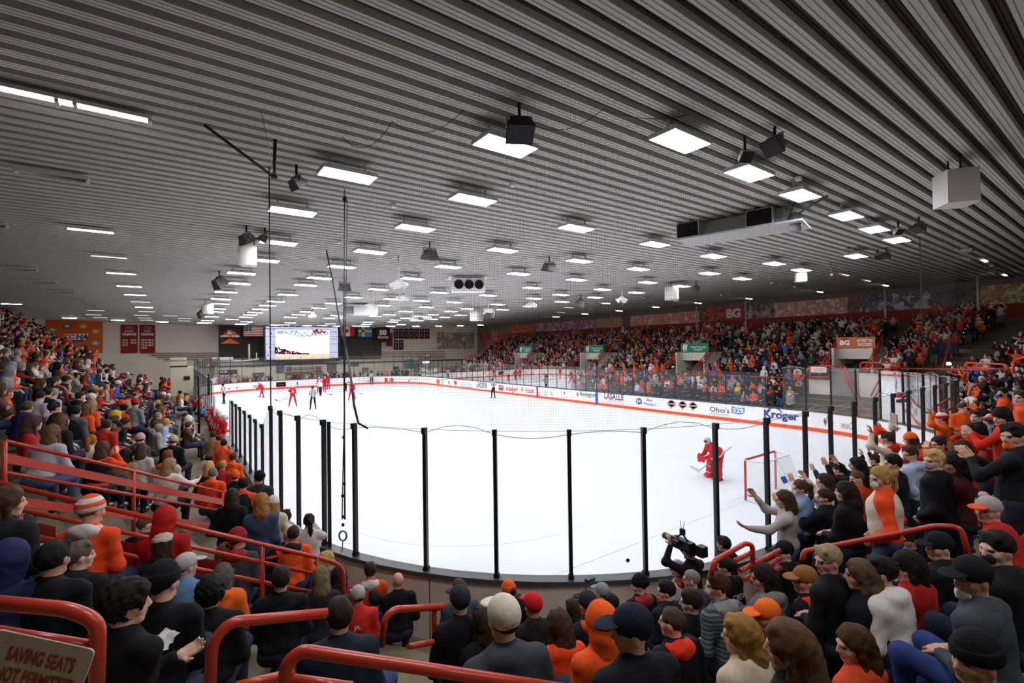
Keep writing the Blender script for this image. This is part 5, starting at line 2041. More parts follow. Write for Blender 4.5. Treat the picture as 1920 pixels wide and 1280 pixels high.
def surface_net(Fv, ax):
    xs_, ys_, zs_ = ax
    ins = Fv < 0
    nx, ny, nz = Fv.shape
    c = np.zeros((nx - 1, ny - 1, nz - 1), np.int8)
    for i in (0, 1):
        for j in (0, 1):
            for l in (0, 1):
                c += ins[i:nx - 1 + i, j:ny - 1 + j, l:nz - 1 + l]
    act = (c > 0) & (c < 8)
    I, J, K_ = np.nonzero(act)
    n = len(I)
    if n == 0:
        return np.zeros((0, 3)), np.zeros((0, 4), int)
    idx = np.full(act.shape, -1, np.int64)
    idx[I, J, K_] = np.arange(n)
    P = np.zeros((n, 3))
    cntv = np.zeros(n)
    co = [xs_, ys_, zs_]
    corners = [(i, j, l) for i in (0, 1) for j in (0, 1) for l in (0, 1)]
    for a in corners:
        for axn in range(3):
            if a[axn]:
                continue
            b_ = list(a)
            b_[axn] = 1
            fa = Fv[I + a[0], J + a[1], K_ + a[2]]
            fb = Fv[I + b_[0], J + b_[1], K_ + b_[2]]
            ch = (fa < 0) != (fb < 0)
            t = np.where(ch, fa / np.where(fa == fb, 1, fa - fb), 0)
            pa = np.stack([xs_[I + a[0]], ys_[J + a[1]], zs_[K_ + a[2]]], 1)
            pb = np.stack([xs_[I + b_[0]], ys_[J + b_[1]], zs_[K_ + b_[2]]], 1)
            q = pa + (pb - pa) * t[:, None]
            P[ch] += q[ch]
            cntv[ch] += 1
    P /= np.maximum(cntv, 1)[:, None]
    quads = []
    for axn in range(3):
        u, v = (axn + 1) % 3, (axn + 2) % 3
        sl0 = [slice(None)] * 3
        sl1 = [slice(None)] * 3
        sl0[axn] = slice(0, Fv.shape[axn] - 1)
        sl1[axn] = slice(1, Fv.shape[axn])
        A, B_ = ins[tuple(sl0)], ins[tuple(sl1)]
        E = A != B_
        # interior edges only
        m0 = [slice(None)] * 3
        m0[u] = slice(1, Fv.shape[u] - 1)
        m0[v] = slice(1, Fv.shape[v] - 1)
        sub = np.zeros_like(E)
        sub[tuple(m0)] = E[tuple(m0)]
        e = np.array(np.nonzero(sub)).T
        if len(e) == 0:
            continue
        flip = A[e[:, 0], e[:, 1], e[:, 2]]

        def g(du, dv):
            q = e.copy()
            q[:, u] -= du
            q[:, v] -= dv
            return idx[q[:, 0], q[:, 1], q[:, 2]]
        qd = np.stack([g(1, 1), g(0, 1), g(0, 0), g(1, 0)], 1)
        qd[~flip] = qd[~flip][:, ::-1]
        quads.append(qd)
    return P, np.concatenate(quads) if quads else np.zeros((0, 4), int)


def grid_axis(lo, hi, step, fine=None):
    """fine: (lo, hi, step)"""
    v = []
    x = lo
    while x <= hi + step:
        v.append(x)
        if fine and fine[0] - 1e-9 <= x < fine[1]:
            x += fine[2]
        elif fine and x < fine[0] < x + step:
            x = fine[0]
        else:
            x += step
    return np.array(v)


def mesh_sdf(prims, step, k=0.03, fine=None, wob=None):
    los, his = zip(*[pbounds(p[1] if p[0] == '-' else p, k) for p in prims if p[0] not in ('k', '-')])
    lo, hi = np.min(los, 0) - step, np.max(his, 0) + step
    ax = [grid_axis(lo[i], hi[i], step, None if fine is None else fine[i]) for i in range(3)]
    Fv = field(prims, ax, k)
    if wob:
        amp, fr, sd_ = wob
        X, Y, Z = np.meshgrid(*ax, indexing='ij')
        Fv = Fv + (amp * (np.sin(fr * X + 3 * np.sin(fr * .4 * Z + sd_)) * np.sin(fr * .8 * Z + sd_ * 2 + 2 * np.sin(fr * .5 * Y)) +
                          .6 * np.sin(fr * .9 * (Y + Z) + sd_ * 3) * np.sin(fr * 1.3 * X - sd_))).astype(np.float32)
    return surface_net(Fv, ax)


def ik(a, t, l1, l2, pole):
    a, t, pole = np.array(a, float), np.array(t, float), np.array(pole, float)
    d = t - a
    L = np.linalg.norm(d)
    if L > (l1 + l2) * .995:
        t = a + d / L * (l1 + l2) * .995
        d = t - a
        L = np.linalg.norm(d)
    u = d / L
    c = (l1 * l1 + L * L - l2 * l2) / (2 * L)
    h = math.sqrt(max(l1 * l1 - c * c, 0))
    p = pole - u * (pole @ u)
    p = p / max(np.linalg.norm(p), 1e-6)
    return a + u * c + p * h, t


def rot_zx(yaw, pitch, roll=0.0):
    cz, sz = math.cos(yaw), math.sin(yaw)
    Rz = np.array([[cz, -sz, 0], [sz, cz, 0], [0, 0, 1]])
    cx, sx = math.cos(pitch), math.sin(pitch)
    Rx = np.array([[1, 0, 0], [0, cx, -sx], [0, sx, cx]])
    cr, sr = math.cos(roll), math.sin(roll)
    Ry = np.array([[cr, 0, sr], [0, 1, 0], [-sr, 0, cr]])
    return Rz @ Rx @ Ry


def hand_prims(wr, dirn, palm_n, side, curl=0.5, s=1.0, spread=0.12):
    """five fingers and palm; dirn = towards the finger tips, palm_n = out of the palm"""
    d = np.array(dirn, float)
    d /= np.linalg.norm(d)
    n = np.array(palm_n, float)
    n = n - d * (n @ d)
    n /= max(np.linalg.norm(n), 1e-6)
    x = np.cross(d, n) * side           # towards the thumb
    wr = np.array(wr, float)
    P = [cap(wr - d * .03, wr + d * .02, .026, .027), cap(wr + d * .03 + x * .018, wr + d * .085 * s + x * .026, .017, .014),
         cap(wr + d * .03, wr + d * .09 * s, .019, .014), cap(wr + d * .03 - x * .016, wr + d * .08 * s - x * .024, .017, .013)]
    for i, (off, L) in enumerate(((.030, .070), (.010, .080), (-.010, .074), (-.028, .058))):
        b0 = wr + d * (.088 - .004 * abs(i - 1)) * s + x * off
        ang = curl * .9
        fd = d + x * (spread * (1.3 - i) * .5)
        f1 = fd * math.cos(ang * .6) + n * math.sin(ang * .6)
        f1 /= np.linalg.norm(f1)
        b1 = b0 + f1 * L * .45
        f2 = fd * math.cos(ang * 1.5) + n * math.sin(ang * 1.5)
        f2 /= np.linalg.norm(f2)
        b2 = b1 + f2 * L * .32
        f3 = fd * math.cos(ang * 2.2) + n * math.sin(ang * 2.2)
        f3 /= np.linalg.norm(f3)
        b3 = b2 + f3 * L * .25
        P += [cap(b0 - d * .02, b1, .0098, .0092), cap(b1, b2, .0092, .0085), cap(b2, b3, .0085, .0072)]
    t0 = wr + d * .028 + x * .024
    t1 = t0 + (d * .5 + x * .75 + n * .35) * .045
    t2 = t1 + (d * .85 + x * .25 + n * .35) * .036
    P += [cap(t0, t1, .0135, .0115), cap(t1, t2, .0112, .009)]
    return [('k', .008)] + P


def figure(p):
    """p: pose dictionary -> joints. Origin on the floor under the pelvis, facing +y."""
    g = dict(Hh=1.60, seated=False, lean=0.0, arms='down', yaw=0.0, pitch=0.0, wide=1.0, fem=False, twist=0.0, stride=0.0, crouch=0.0, side=0.0)
    g.update(p)
    J = {}
    lean = g['lean']
    u = np.array([math.sin(g['side']), math.sin(lean), math.cos(lean) * math.cos(g['side'])])
    u /= np.linalg.norm(u)
    pz = g['Hh'] - .50 * u[2] - .148
    p0 = np.array([0, -.02 if g['seated'] else -.25 * math.sin(lean) * .6, pz])
    J['pel'], J['u'] = p0, u
    J['waist'] = p0 + .16 * u
    J['chest'] = p0 + .33 * u
    J['neck'] = p0 + .50 * u
    J['head'] = J['neck'] + np.array([0, .025 + .03 * math.sin(lean), .148])
    J['Rh'] = rot_zx(g['yaw'], g['pitch'], g.get('roll', 0.0))
    tw = g['twist']
    sh = np.array([math.cos(tw), math.sin(tw), 0]) * (.150 if g['fem'] else .170) * (0.6 + .4 * g['wide'])
    fw = np.array([-math.sin(tw), math.cos(tw), 0])
    J['fw'] = fw
    scs = p0 + .425 * u
    hipw = .095
    pose = g['arms']
    for s, nm in ((-1, 'L'), (1, 'R')):
        S_ = scs + sh * s
        J['sh' + nm] = S_
        mode = pose
        if isinstance(pose, (tuple, list)):
            mode = pose[0] if s < 0 else pose[1]
        sx = sh / np.linalg.norm(sh) * s
        kn = p0 + np.array([s * .12, .40, 0])
        pole = sx * .6 - fw * .5 - Z3 * .6
        hd, pn = fw * .8 - Z3 * .3, -sx
        if mode == 'down':
            T_ = S_ + sx * .07 - Z3 * .52 + fw * .05
            hd, pn = -Z3 + fw * .1, -sx
            pole = -fw + sx * .2
        elif mode == 'lap':
            T_ = np.array([p0[0] + s * .07, p0[1] + .25, pz + .10])
            hd, pn = fw * .7 - sx * .6 - Z3 * .2, -Z3
        elif mode == 'knees':
            T_ = np.array([p0[0] + s * .11, p0[1] + .36, pz + .12])
            hd, pn = fw * .8 - Z3 * .5 - sx * .3, -Z3
        elif mode == 'clap':
            T_ = S_ + fw * .34 - Z3 * .06 - sx * (np.linalg.norm(sh) - .035)
            hd, pn = fw * .6 + Z3 * .7, -sx
            pole = sx * .7 - Z3 * .8
        elif mode == 'cheer':
            T_ = S_ + fw * .18 + Z3 * .32 + sx * .06
            hd, pn = Z3 + fw * .2, fw
            pole = sx * .8 - Z3 * .3 + fw * .3
        elif mode == 'raise':
            T_ = S_ + fw * .38 + Z3 * .16 + sx * .02
            hd, pn = Z3 * .8 + fw * .6, -sx
            pole = sx * .6 - Z3 * .8
        elif mode == 'phone':
            T_ = S_ + fw * .33 + Z3 * .06 - sx * .12
            hd, pn = Z3 * .9 + fw * .3, -sx
            pole = sx * .6 - Z3 * .8
        elif mode == 'mouth':
            T_ = J['head'] + fw * .12 - Z3 * .09 + sx * .09
            hd, pn = Z3 * .8 - sx * .5 + fw * .1, -sx
            pole = sx * .8 - Z3 * .6 + fw * .3
        elif mode == 'cross':
            T_ = p0 + .30 * u + fw * .17 - sx * .10
            hd, pn = -sx, -fw
            pole = sx * .7 - Z3 * .6
        elif mode == 'hips':
            T_ = p0 + np.array([0, 0, .10]) + sx * .17 + fw * .03
            hd, pn = -Z3 * .6 + fw * .5 - sx * .3, -sx
            pole = sx - fw * .4
        elif mode == 'pocket':
            T_ = p0 + np.array([0, 0, .04]) + sx * .17 + fw * .12
            hd, pn = -Z3 * .6 + fw * .5 - sx * .5, -sx
            pole = sx * .6 - fw
        elif mode == 'reach':
            T_ = S_ + fw * .47 - Z3 * .16 + sx * .10
            hd, pn = fw * .9 + Z3 * .25, Z3 * .8 - sx * .5
            pole = -Z3 + sx * .3
        elif mode == 'hold':
            T_ = p0 + .24 * u + fw * .25 - sx * .13
            hd, pn = fw * .5 - sx * .6 + Z3 * .2, Z3 * .6 - sx * .6
        elif mode == 'head':
            T_ = J['head'] + sx * .10 + Z3 * .06 - fw * .02
            hd, pn = Z3 * .7 - sx * .6, -sx
            pole = sx
        elif mode == 'stickL' or mode == 'stick':
            T_ = S_ + fw * .30 - Z3 * .36 - sx * .05
            hd, pn = fw * .5 - Z3 * .6 - sx * .3, -sx
        elif mode == 'wide':
            T_ = S_ + sx * .38 - Z3 * .28 + fw * .15
            hd, pn = sx * .5 - Z3 * .6 + fw * .3, -Z3
            pole = -fw
        else:
            T_ = np.array(mode[1:] if False else p.get('hand' + nm, S_ - Z3 * .5))
        if g.get('hand' + nm) is not None:
            T_ = np.array(g['hand' + nm], float)
            hd = T_ - S_
        E_, T_ = ik(S_, T_, .285, .25, pole)
        J['el' + nm], J['wr' + nm] = E_, T_
        J['hd' + nm], J['pn' + nm] = hd, pn
        hip = p0 + np.array([s * hipw, 0, -.02])
        J['hip' + nm] = hip
        if g['seated']:
            ank = np.array([s * .12, p0[1] + .43 + g.get('footf', 0.0), .09])
            L1, L2 = .43, max(.36, min(.43, pz - .04))
            K_, ank = ik(hip, ank, L1, L2, np.array([s * .12, .6, 1.0]))
            if g.get('crossleg') and s > 0:
                K_ = hip + np.array([.22, .33, .04])
                ank = np.array([-.08, p0[1] + .50, pz + .12])
        else:
            st_ = g['stride'] * s
            ank = np.array([s * (.10 + g.get('straddle', 0.0)), p0[1] * .0 + st_, .09 + max(0, -st_) * g.get('lift', 0.0)])
            Lh = max(.40, .445 * (g['Hh'] - .10) / 1.50)
            K_, ank = ik(hip, ank, Lh, Lh, np.array([s * .1, 1.0, 0.1]))
        J['kn' + nm], J['an' + nm] = K_, ank
    g['J'] = J
    return g


def head_prims(hc, R):
    def q(v):
        return hc + R @ np.array(v, float)
    P = [('k', .03), ell(q((0, -.012, .028)), (.075, .094, .090), R), ell(q((0, .025, -.040)), (.056, .066, .082), R),
         ('k', .02), cap(q((-.022, .06, -.093)), q((.022, .06, -.093)), .022), cap(q((-.045, .05, -.03)), q((-.05, .03, -.0)), .022),
         cap(q((.045, .05, -.03)), q((.05, .03, 0)), .022),
         ('k', .012), cap(q((-.034, .083, .020)), q((.034, .083, .020)), .011),
         cap(q((0, .090, .010)), q((0, .107, -.028)), .009, .012), cap(q((-.013, .092, -.036)), q((.013, .092, -.036)), .009),
         cap(q((-.018, .086, -.062)), q((.018, .086, -.062)), .0095),
         ell(q((-.078, -.004, -.008)), (.010, .021, .032), R), ell(q((.078, -.004, -.008)), (.010, .021, .032), R),
         ('-', ell(q((-.031, .101, .002)), (.015, .012, .010), R)), ('-', ell(q((.031, .101, .002)), (.015, .012, .010), R)), ('k', .03)]
    return P


def body_geo(g, hi=True):
    J = g['J']
    w_ = g['wide']
    hc, R = J['head'], J['Rh']
    P = head_prims(hc, R)
    P += [cap(J['neck'] - .02 * J['u'], hc + np.array([0, -.02, -.05]), .058 if not g['fem'] else .050, .052 if not g['fem'] else .045),
          cap(J['neck'] - .03 * J['u'], J['chest'], .07, .11), ell(J['chest'], (.14 * w_, .095, .17)), ell(J['waist'], (.125 * w_, .09, .14)),
          ell(J['pel'], (.15 * w_, .11, .12))]
    for s in 'LR':
        P += [cap(J['neck'] - .03 * J['u'], J['sh' + s], .05, .052), cap(J['sh' + s], J['el' + s], .048, .038), cap(J['el' + s], J['wr' + s], .037, .026),
              cap(J['hip' + s], J['kn' + s], .082, .055), cap(J['kn' + s], J['an' + s], .053, .036),
              cap(J['an' + s], J['an' + s] + np.array([0, .12, -.04]), .036, .034)]
    if hi:
        fine = [(hc[i] - .13, hc[i] + .13, .0095) for i in range(3)]
        V, Q = mesh_sdf(P, .024, .03, fine)
    else:
        V, Q = mesh_sdf(P, .034, .03, [(hc[i] - .12, hc[i] + .12, .017) for i in range(3)])
    mi = np.zeros(len(Q), int)
    cq = V[Q].mean(1)
    loc = (cq - hc) @ R
    eye = (loc[:, 1] > .07) & (((np.abs(np.abs(loc[:, 0]) - .031) / .014) ** 2 + ((loc[:, 2] - .002) / .0085) ** 2) < 1)
    lip = (loc[:, 1] > .075) & ((np.abs(loc[:, 0]) / .026) ** 2 + ((loc[:, 2] + .062) / .010) ** 2 < 1)
    mi[eye] = 1
    mi[lip] = 2
    if p_hands(g):
        for s, sg_ in (('L', 1), ('R', -1)):
            d = J['hd' + s]
            hp = hand_prims(J['wr' + s], d, J['pn' + s], sg_, g.get('curl', .45), 1.0, g.get('spread', .14))
            Vh, Qh = mesh_sdf(hp, .0075 if hi else .011, .008)
            Q = np.concatenate([Q, Qh + len(V)])
            V = np.concatenate([V, Vh])
            mi = np.concatenate([mi, np.zeros(len(Qh), int)])
    return V, Q, mi


def p_hands(g):
    return not g.get('gloves', False)


def jacket_geo(g, step=.018, bulk=1.0, hood=None, long_=False, bare=False):
    J = g['J']
    w_ = g['wide'] * bulk
    u = J['u']
    P = [('k', .05), ell(J['chest'] + .02 * u, (.178 * w_, .125 * bulk, .20)), ell(J['waist'] + .0 * u + J['fw'] * .012, (.165 * w_, .128 * bulk * (1.0 if not g['fem'] else .92), .19)),
         ell(J['pel'] + .05 * u, (.175 * w_, .135 * bulk, .11 if not long_ else .2)),
         cap(J['neck'] - .035 * u, J['chest'], .078, .12)]
    if g['fem']:
        P += [ell(J['chest'] + J['fw'] * .07 - .01 * u, (.12, .075, .08))]
    for s in 'LR':
        S_, E_, W_ = J['sh' + s], J['el' + s], J['wr' + s]
        wv = E_ + (W_ - E_) * (.93 if not bare else .02)
        P += [cap(J['neck'] - .05 * u, S_, .058, .064 * bulk), cap(S_, E_, .064 * bulk, .053 * bulk)]
        if not bare:
            P += [cap(E_, wv, .053 * bulk, .042 * bulk)]
    P += [('k', .02), cap(J['neck'] - .03 * u, J['neck'] + .02 * u + np.array([0, .005, 0]), .074, .066)]
    if hood == 'down':
        n0 = J['neck']
        P += [('k', .03), ell(n0 + np.array([0, -.085, -.015]), (.125, .070, .085), rot_zx(0, .5)), cap(n0 + np.array([-.085, -.03, .0]), n0 + np.array([-.055, .055, -.055]), .034, .026),
              cap(n0 + np.array([.085, -.03, 0]), n0 + np.array([.055, .055, -.055]), .034, .026)]
    return mesh_sdf(P, step, .05, None, (.0045, 26.0, g.get('seed', 0)))


def trousers_geo(g, step=.020, bulk=1.0):
    J = g['J']
    P = [('k', .05), ell(J['pel'] + .0 * J['u'], (.168 * g['wide'], .130, .125))]
    for s in 'LR':
        A = J['an' + s] + (J['kn' + s] - J['an' + s]) * .10
        P += [cap(J['hip' + s], J['kn' + s], .094 * bulk, .070 * bulk), cap(J['kn' + s], A, .069 * bulk, .055 * bulk)]
    return mesh_sdf(P, step, .05, None, (.004, 24.0, g.get('seed', 0) + 2))


def shoes_geo(g, step=.016):
    J = g['J']
    P = [('k', .02)]
    for s in 'LR':
        a = J['an' + s]
        P += [cap(a + np.array([0, -.03, -.045]), a + np.array([0, .13, -.055]), .043, .038), cap(a, a + np.array([0, .0, -.04]), .045, .045)]
    return mesh_sdf(P, step, .02)


def hair_geo(g, style, step=.0125):
    J = g['J']
    hc, R = J['head'], J['Rh']
    Ry = rot_zx(g['yaw'], 0)

    def q(v):
        return hc + R @ np.array(v, float)

    def qd(v):
        return hc + Ry @ np.array(v, float)
    gr = {'short': .012, 'buzz': .005, 'long': .016, 'pony': .012, 'curly': .030, 'bun': .012, 'bob': .018, 'fringe': .006, 'wavy': .020}[style]
    P = [('k', .02), ell(q((0, -.014, .030)), (.076 + gr, .096 + gr, .091 + gr), R)]
    if style in ('short', 'curly', 'wavy'):
        P += [cap(q((-.05, .045, .095)), q((.05, .045, .095)), .024)]
    fr = [('k', .012), ('-', ell(q((0, .135, -.022)), (.088, .088, .098), R)), ('-', ell(q((0, .03, -.125)), (.11, .10, .075), R))]
    if style in ('short', 'buzz', 'fringe', 'curly'):
        fr += [('-', ell(q((0, -.02, -.17)), (.12, .16, .085), R)), ('-', ell(q((-.09, .028, -.04)), (.03, .035, .04), R)), ('-', ell(q((.09, .028, -.04)), (.03, .035, .04), R))]
    if style == 'fringe':
        fr += [('-', ell(q((0, .02, .13)), (.09, .10, .075), R))]
    P += fr
    P += [('k', .02)]
    if style in ('long', 'wavy'):
        L = g.get('hairlen', .30)
        P += [cap(qd((0, -.070, .01)), qd((0, -.095, -.12)), .075, .080), cap(qd((-.03, -.09, -.10)), qd((-.045, -.085, -L)), .062, .036),
              cap(qd((.03, -.09, -.10)), qd((.045, -.085, -L)), .062, .036), cap(qd((-.078, -.01, .02)), qd((-.085, -.02, -.20)), .022, .028),
              cap(qd((.078, -.01, .02)), qd((.085, -.02, -.20)), .022, .028)]
    elif style == 'bob':
        P += [cap(qd((0, -.06, .0)), qd((0, -.065, -.11)), .085, .085), cap(qd((-.08, -.01, .02)), qd((-.08, 0, -.1)), .028, .03), cap(qd((.08, -.01, .02)), qd((.08, 0, -.1)), .028, .03)]
    elif style == 'pony':
        P += [cap(q((0, -.105, .055)), q((0, -.145, .03)), .026, .030), cap(q((0, -.145, .03)), qd((.01, -.15, -.10)), .034, .036), cap(qd((.01, -.15, -.10)), qd((.015, -.13, -.24)), .036, .012)]
    elif style == 'bun':
        P += [ell(q((0, -.10, .09)), (.048, .045, .045), R)]
    wob = (.004, 70., .3) if style != 'curly' else (.010, 90., .7)
    if style in ('long', 'wavy', 'pony', 'bob'):
        wob = (.005, 60., 1.1)
    return mesh_sdf(P, step, .02, None, wob)


def hat_geo(g, kind, step=.0105):
    """cap, backcap, beanie, pompom, hood, helmet -> list of (name, V, Q)"""
    J = g['J']
    hc, R = J['head'], J['Rh']
    if kind == 'backcap':
        R = R @ rot_zx(math.pi, .18)
    elif kind == 'cap':
        R = R @ rot_zx(0, .06)

    def q(v):
        return hc + R @ np.array(v, float)
    if kind in ('cap', 'backcap'):
        D = [('k', .008), ell(q((0, -.010, .040)), (.090, .110, .098), R), ('-', ell(q((0, .04, -.195)), (.2, .26, .20), R))]
        D += [('-', ell(q((0, -.125, -.030)), (.040, .05, .036), R))]
        D += [ell(q((0, -.010, .137)), (.009, .009, .006), R)]
        Br = [('k', .006), ell(q((0, .120, .038)), (.076, .082, .012), R @ rot_zx(0, -.16)), ('-', ell(q((0, -.010, .030)), (.080, .098, .10), R))]
        return [('crown', *mesh_sdf(D, step, .008)), ('brim', *mesh_sdf(Br, .0075, .006))]
    if kind in ('beanie', 'pompom'):
        D = [('k', .012), ell(q((0, -.016, .045)), (.091, .112, .110), R), ('-', ell(q((0, .01, -.165)), (.2, .24, .19), R))]
        Fo = [('k', .006), ell(q((0, -.016, .045)), (.098, .119, .105), R), ('-', ell(q((0, .01, -.165)), (.2, .24, .187), R)), ('-', ell(q((0, -.0, .19)), (.2, .24, .118), R))]
        out = [('crown', *mesh_sdf(D, step, .012, None, (.002, 120, .2))), ('fold', *mesh_sdf(Fo, .0095, .006))]
        if kind == 'pompom':
            out.append(('pompom', *mesh_sdf([ell(q((0, -.02, .175)), (.04, .04, .036), R)], .009, .01, None, (.005, 150, .4))))
        return out
    if kind == 'hood':
        n0 = J['neck']
        D = [('k', .03), ell(q((0, -.020, .015)), (.108, .128, .138), R), cap(hc + np.array([0, -.05, -.08]), n0 + np.array([0, -.03, -.02]), .105, .10),
             ('k', .015), ('-', ell(q((0, .125, -.012)), (.078, .10, .112), R))]
        return [('hood', *mesh_sdf(D, .0125, .03, None, (.003, 40, .9)))]
    if kind == 'helmet':
        D = [('k', .012), ell(q((0, -.014, .045)), (.098, .120, .100), R), cap(q((-.09, 0, .03)), q((-.085, .01, -.045)), .022), cap(q((.09, 0, .03)), q((.085, .01, -.045)), .022),
             ('-', ell(q((0, .10, -.075)), (.085, .09, .09), R)), ('-', ell(q((0, -.02, -.18)), (.2, .2, .14), R))]
        Vs = [('k', .004), ell(q((0, .052, -.01)), (.078, .070, .06), R), ('-', ell(q((0, .045, -.01)), (.074, .066, .075), R)), ('-', ell(q((0, -.05, 0)), (.2, .1, .2), R))]
        return [('shell', *mesh_sdf(D, step, .012)), ('visor', *mesh_sdf(Vs, .008, .004))]
    return []


def mask_geo(g, low=False):
    J = g['J']
    hc, R = J['head'], J['Rh']
    dz = -.045 if low else 0

    def q(v):
        return hc + R @ np.array(v, float)
    P = [('k', .008), ell(q((0, .036, -.052 + dz)), (.062, .071, .056), R), ('-', ell(q((0, -.03, -.03)), (.2, .10, .2), R)), cap(q((0, .1, -.03 + dz)), q((0, .105, -.06 + dz)), .014)]
    return mesh_sdf(P, .0095, .008)


def to_mesh(name, V, Q, mats=(), mi=None):
    me = bpy.data.meshes.new(name)
    V = np.asarray(V, np.float32)
    Q = np.asarray(Q, np.int32)
    me.vertices.add(len(V))
    me.vertices.foreach_set('co', V.ravel())
    me.loops.add(Q.size)
    me.loops.foreach_set('vertex_index', Q.ravel())
    me.polygons.add(len(Q))
    me.polygons.foreach_set('loop_start', np.arange(0, Q.size, 4, dtype=np.int32))
    me.polygons.foreach_set('loop_total', np.full(len(Q), 4, np.int32))
    me.polygons.foreach_set('use_smooth', np.ones(len(Q), bool))
    for m_ in mats:
        me.materials.append(m_)
    if mi is not None:
        me.polygons.foreach_set('material_index', np.asarray(mi, np.int32))
    me.update(calc_edges=True)
    return me


EYE = M('dark_eye', '1a1412', .25)
LIP = M('lip', '9a5248', .5)
DARKC = '1a1a1d'


def child(name, V, Q, m_, parent):
    o = bpy.data.objects.new(name, to_mesh(name, V, Q, (m_,)))
    COL.objects.link(o)
    o.parent = parent
    return o


SKINS = ['d8a488', 'c89478', 'e0b096', 'b87e60', '8a5a40']


def stripe_mat(key, cols, axis=2, scale=8.0, offset=0.0):
    """cloth knitted or sewn in bands along one axis of the piece"""
    if key in MATS:
        return MATS[key]
    mt = bpy.data.materials.new(key)
    mt.use_nodes = True
    nt = mt.node_tree
    bs = nt.nodes['Principled BSDF']
    bs.inputs['Roughness'].default_value = .85
    tc = nt.nodes.new('ShaderNodeTexCoord')
    sp_ = nt.nodes.new('ShaderNodeSeparateXYZ')
    nt.links.new(tc.outputs['Object'], sp_.inputs[0])
    ma = nt.nodes.new('ShaderNodeMath')
    ma.operation = 'MULTIPLY_ADD'
    ma.inputs[1].default_value = scale
    ma.inputs[2].default_value = offset
    nt.links.new(sp_.outputs[axis], ma.inputs[0])
    fr = nt.nodes.new('ShaderNodeMath')
    fr.operation = 'FRACT'
    nt.links.new(ma.outputs[0], fr.inputs[0])
    cr = nt.nodes.new('ShaderNodeValToRGB')
    cr.color_ramp.interpolation = 'CONSTANT'
    els = cr.color_ramp.elements
    while len(els) < len(cols):
        els.new(.5)
    for i, c in enumerate(cols):
        els[i].position = i / len(cols)
        els[i].color = lin(c) + (1,)
    nt.links.new(fr.outputs[0], cr.inputs[0])
    nt.links.new(cr.outputs[0], bs.inputs['Base Color'])
    MATS[key] = mt
    return mt


def make_person(pose, top='1a1a1d', hair='short', haircol='2a1c14', hat=None, hatcol='1a1a1d', hat2=None, legs='23283a', skin=None, hood=None, mask=None,
                vest=None, bulk=1.0, long_=False, topm=None, name='person', hi=True, hatm=None, shoes='2a2a2c', bare=False, glasses=False, scarf=None, hoodcol=None):
    """one body mesh with its clothes, hair and headwear as children; stands at the origin facing +y"""
    g = figure(pose)
    V, Q, mi = body_geo(g, hi)
    sk = skinm(skin or SKINS[int(g.get('seed', 0) * 7) % 3])
    o = bpy.data.objects.new(name, to_mesh(name, V, Q, (sk, EYE, LIP), mi))
    COL.objects.link(o)
    st_ = .018 if hi else .028
    Vj, Qj = jacket_geo(g, st_, bulk, None if hoodcol else hood, long_, bare)
    child('jacket', Vj, Qj, topm or cloth(top), o)
    Vt, Qt = trousers_geo(g, .020 if hi else .03)
    child('trousers', Vt, Qt, cloth(legs), o)
    Vs, Qs = shoes_geo(g, .016 if hi else .026)
    child('shoes', Vs, Qs, M('shoe_' + shoes, shoes, .5), o)
    if hair and hat != 'hood':
        Vh, Qh = hair_geo(g, 'fringe' if (hat and hair in ('short', 'buzz', 'curly')) else hair, .0125 if hi else .02)
        if len(Qh):
            child('hair', Vh, Qh, hairm(haircol), o)
    if hat:
        par = None
        for (nm, a, b_) in hat_geo(g, hat, .0105 if hi else .016):
            if len(b_) == 0:
                continue
            m_ = hatm if (hatm and nm in ('crown', 'fold', 'hood')) else cloth(hatcol)
            if nm in ('brim', 'fold', 'pompom') and hat2:
                m_ = cloth(hat2)
            if nm == 'visor':
                m_ = M('smoked_visor', '30343a', .15)
            if par is None:
                par = child({'cap': 'cap', 'backcap': 'cap', 'beanie': 'beanie', 'pompom': 'beanie', 'hood': 'hood', 'helmet': 'helmet'}[hat], a, b_, m_, o)
            else:
                child(nm, a, b_, m_, par)
    if hoodcol:
        n0 = g['J']['neck']
        Hp = [('k', .03), ell(n0 + np.array([0, -.085, -.015]), (.125, .075, .09), rot_zx(0, .5)), cap(n0 + np.array([-.09, -.03, .0]), n0 + np.array([-.055, .065, -.06]), .036, .028),
              cap(n0 + np.array([.09, -.03, 0]), n0 + np.array([.055, .065, -.06]), .036, .028)]
        a, b_ = mesh_sdf(Hp, .014, .03, None, (.004, 40, .4))
        child('hood', a, b_, cloth(hoodcol), o)
    if mask:
        a, b_ = mask_geo(g, mask[0] == '_')
        child('face_mask', a, b_, cloth(mask.strip('_')), o)
    if glasses:
        hc, R = g['J']['head'], g['J']['Rh']
        mb = MB()
        for sx in (-.031, .031):
            mb.tube([hc + R @ np.array([sx + .02 * math.cos(t), .103, .004 + .017 * math.sin(t)]) for t in np.linspace(0, 2 * math.pi, 11)], .0022, BLACK, 5, False)
        for sx in (-1, 1):
            mb.tube([hc + R @ np.array([sx * .052, .1, .006]), hc + R @ np.array([sx * .082, 0, .004])], .0022, BLACK, 5)
        mb.build('glasses', parent=o)
    if vest:
        # sleeveless body over coloured sleeves
        J = g['J']
        u = J['u']
        P = [('k', .05), ell(J['chest'] + .01 * u, (.195 * g['wide'], .146, .19)), ell(J['waist'] + J['fw'] * .01, (.186 * g['wide'], .150, .20)), ell(J['chest'] + J['fw'] * (.075 if g['fem'] else .02), (.13, .09, .11)), cap(J['neck'] - .04 * u, J['chest'], .086, .12)]
        a, b_ = mesh_sdf(P, .018, .05, None, (.004, 22., .5))
        child('vest', a, b_, cloth(vest), o)
    return o, g
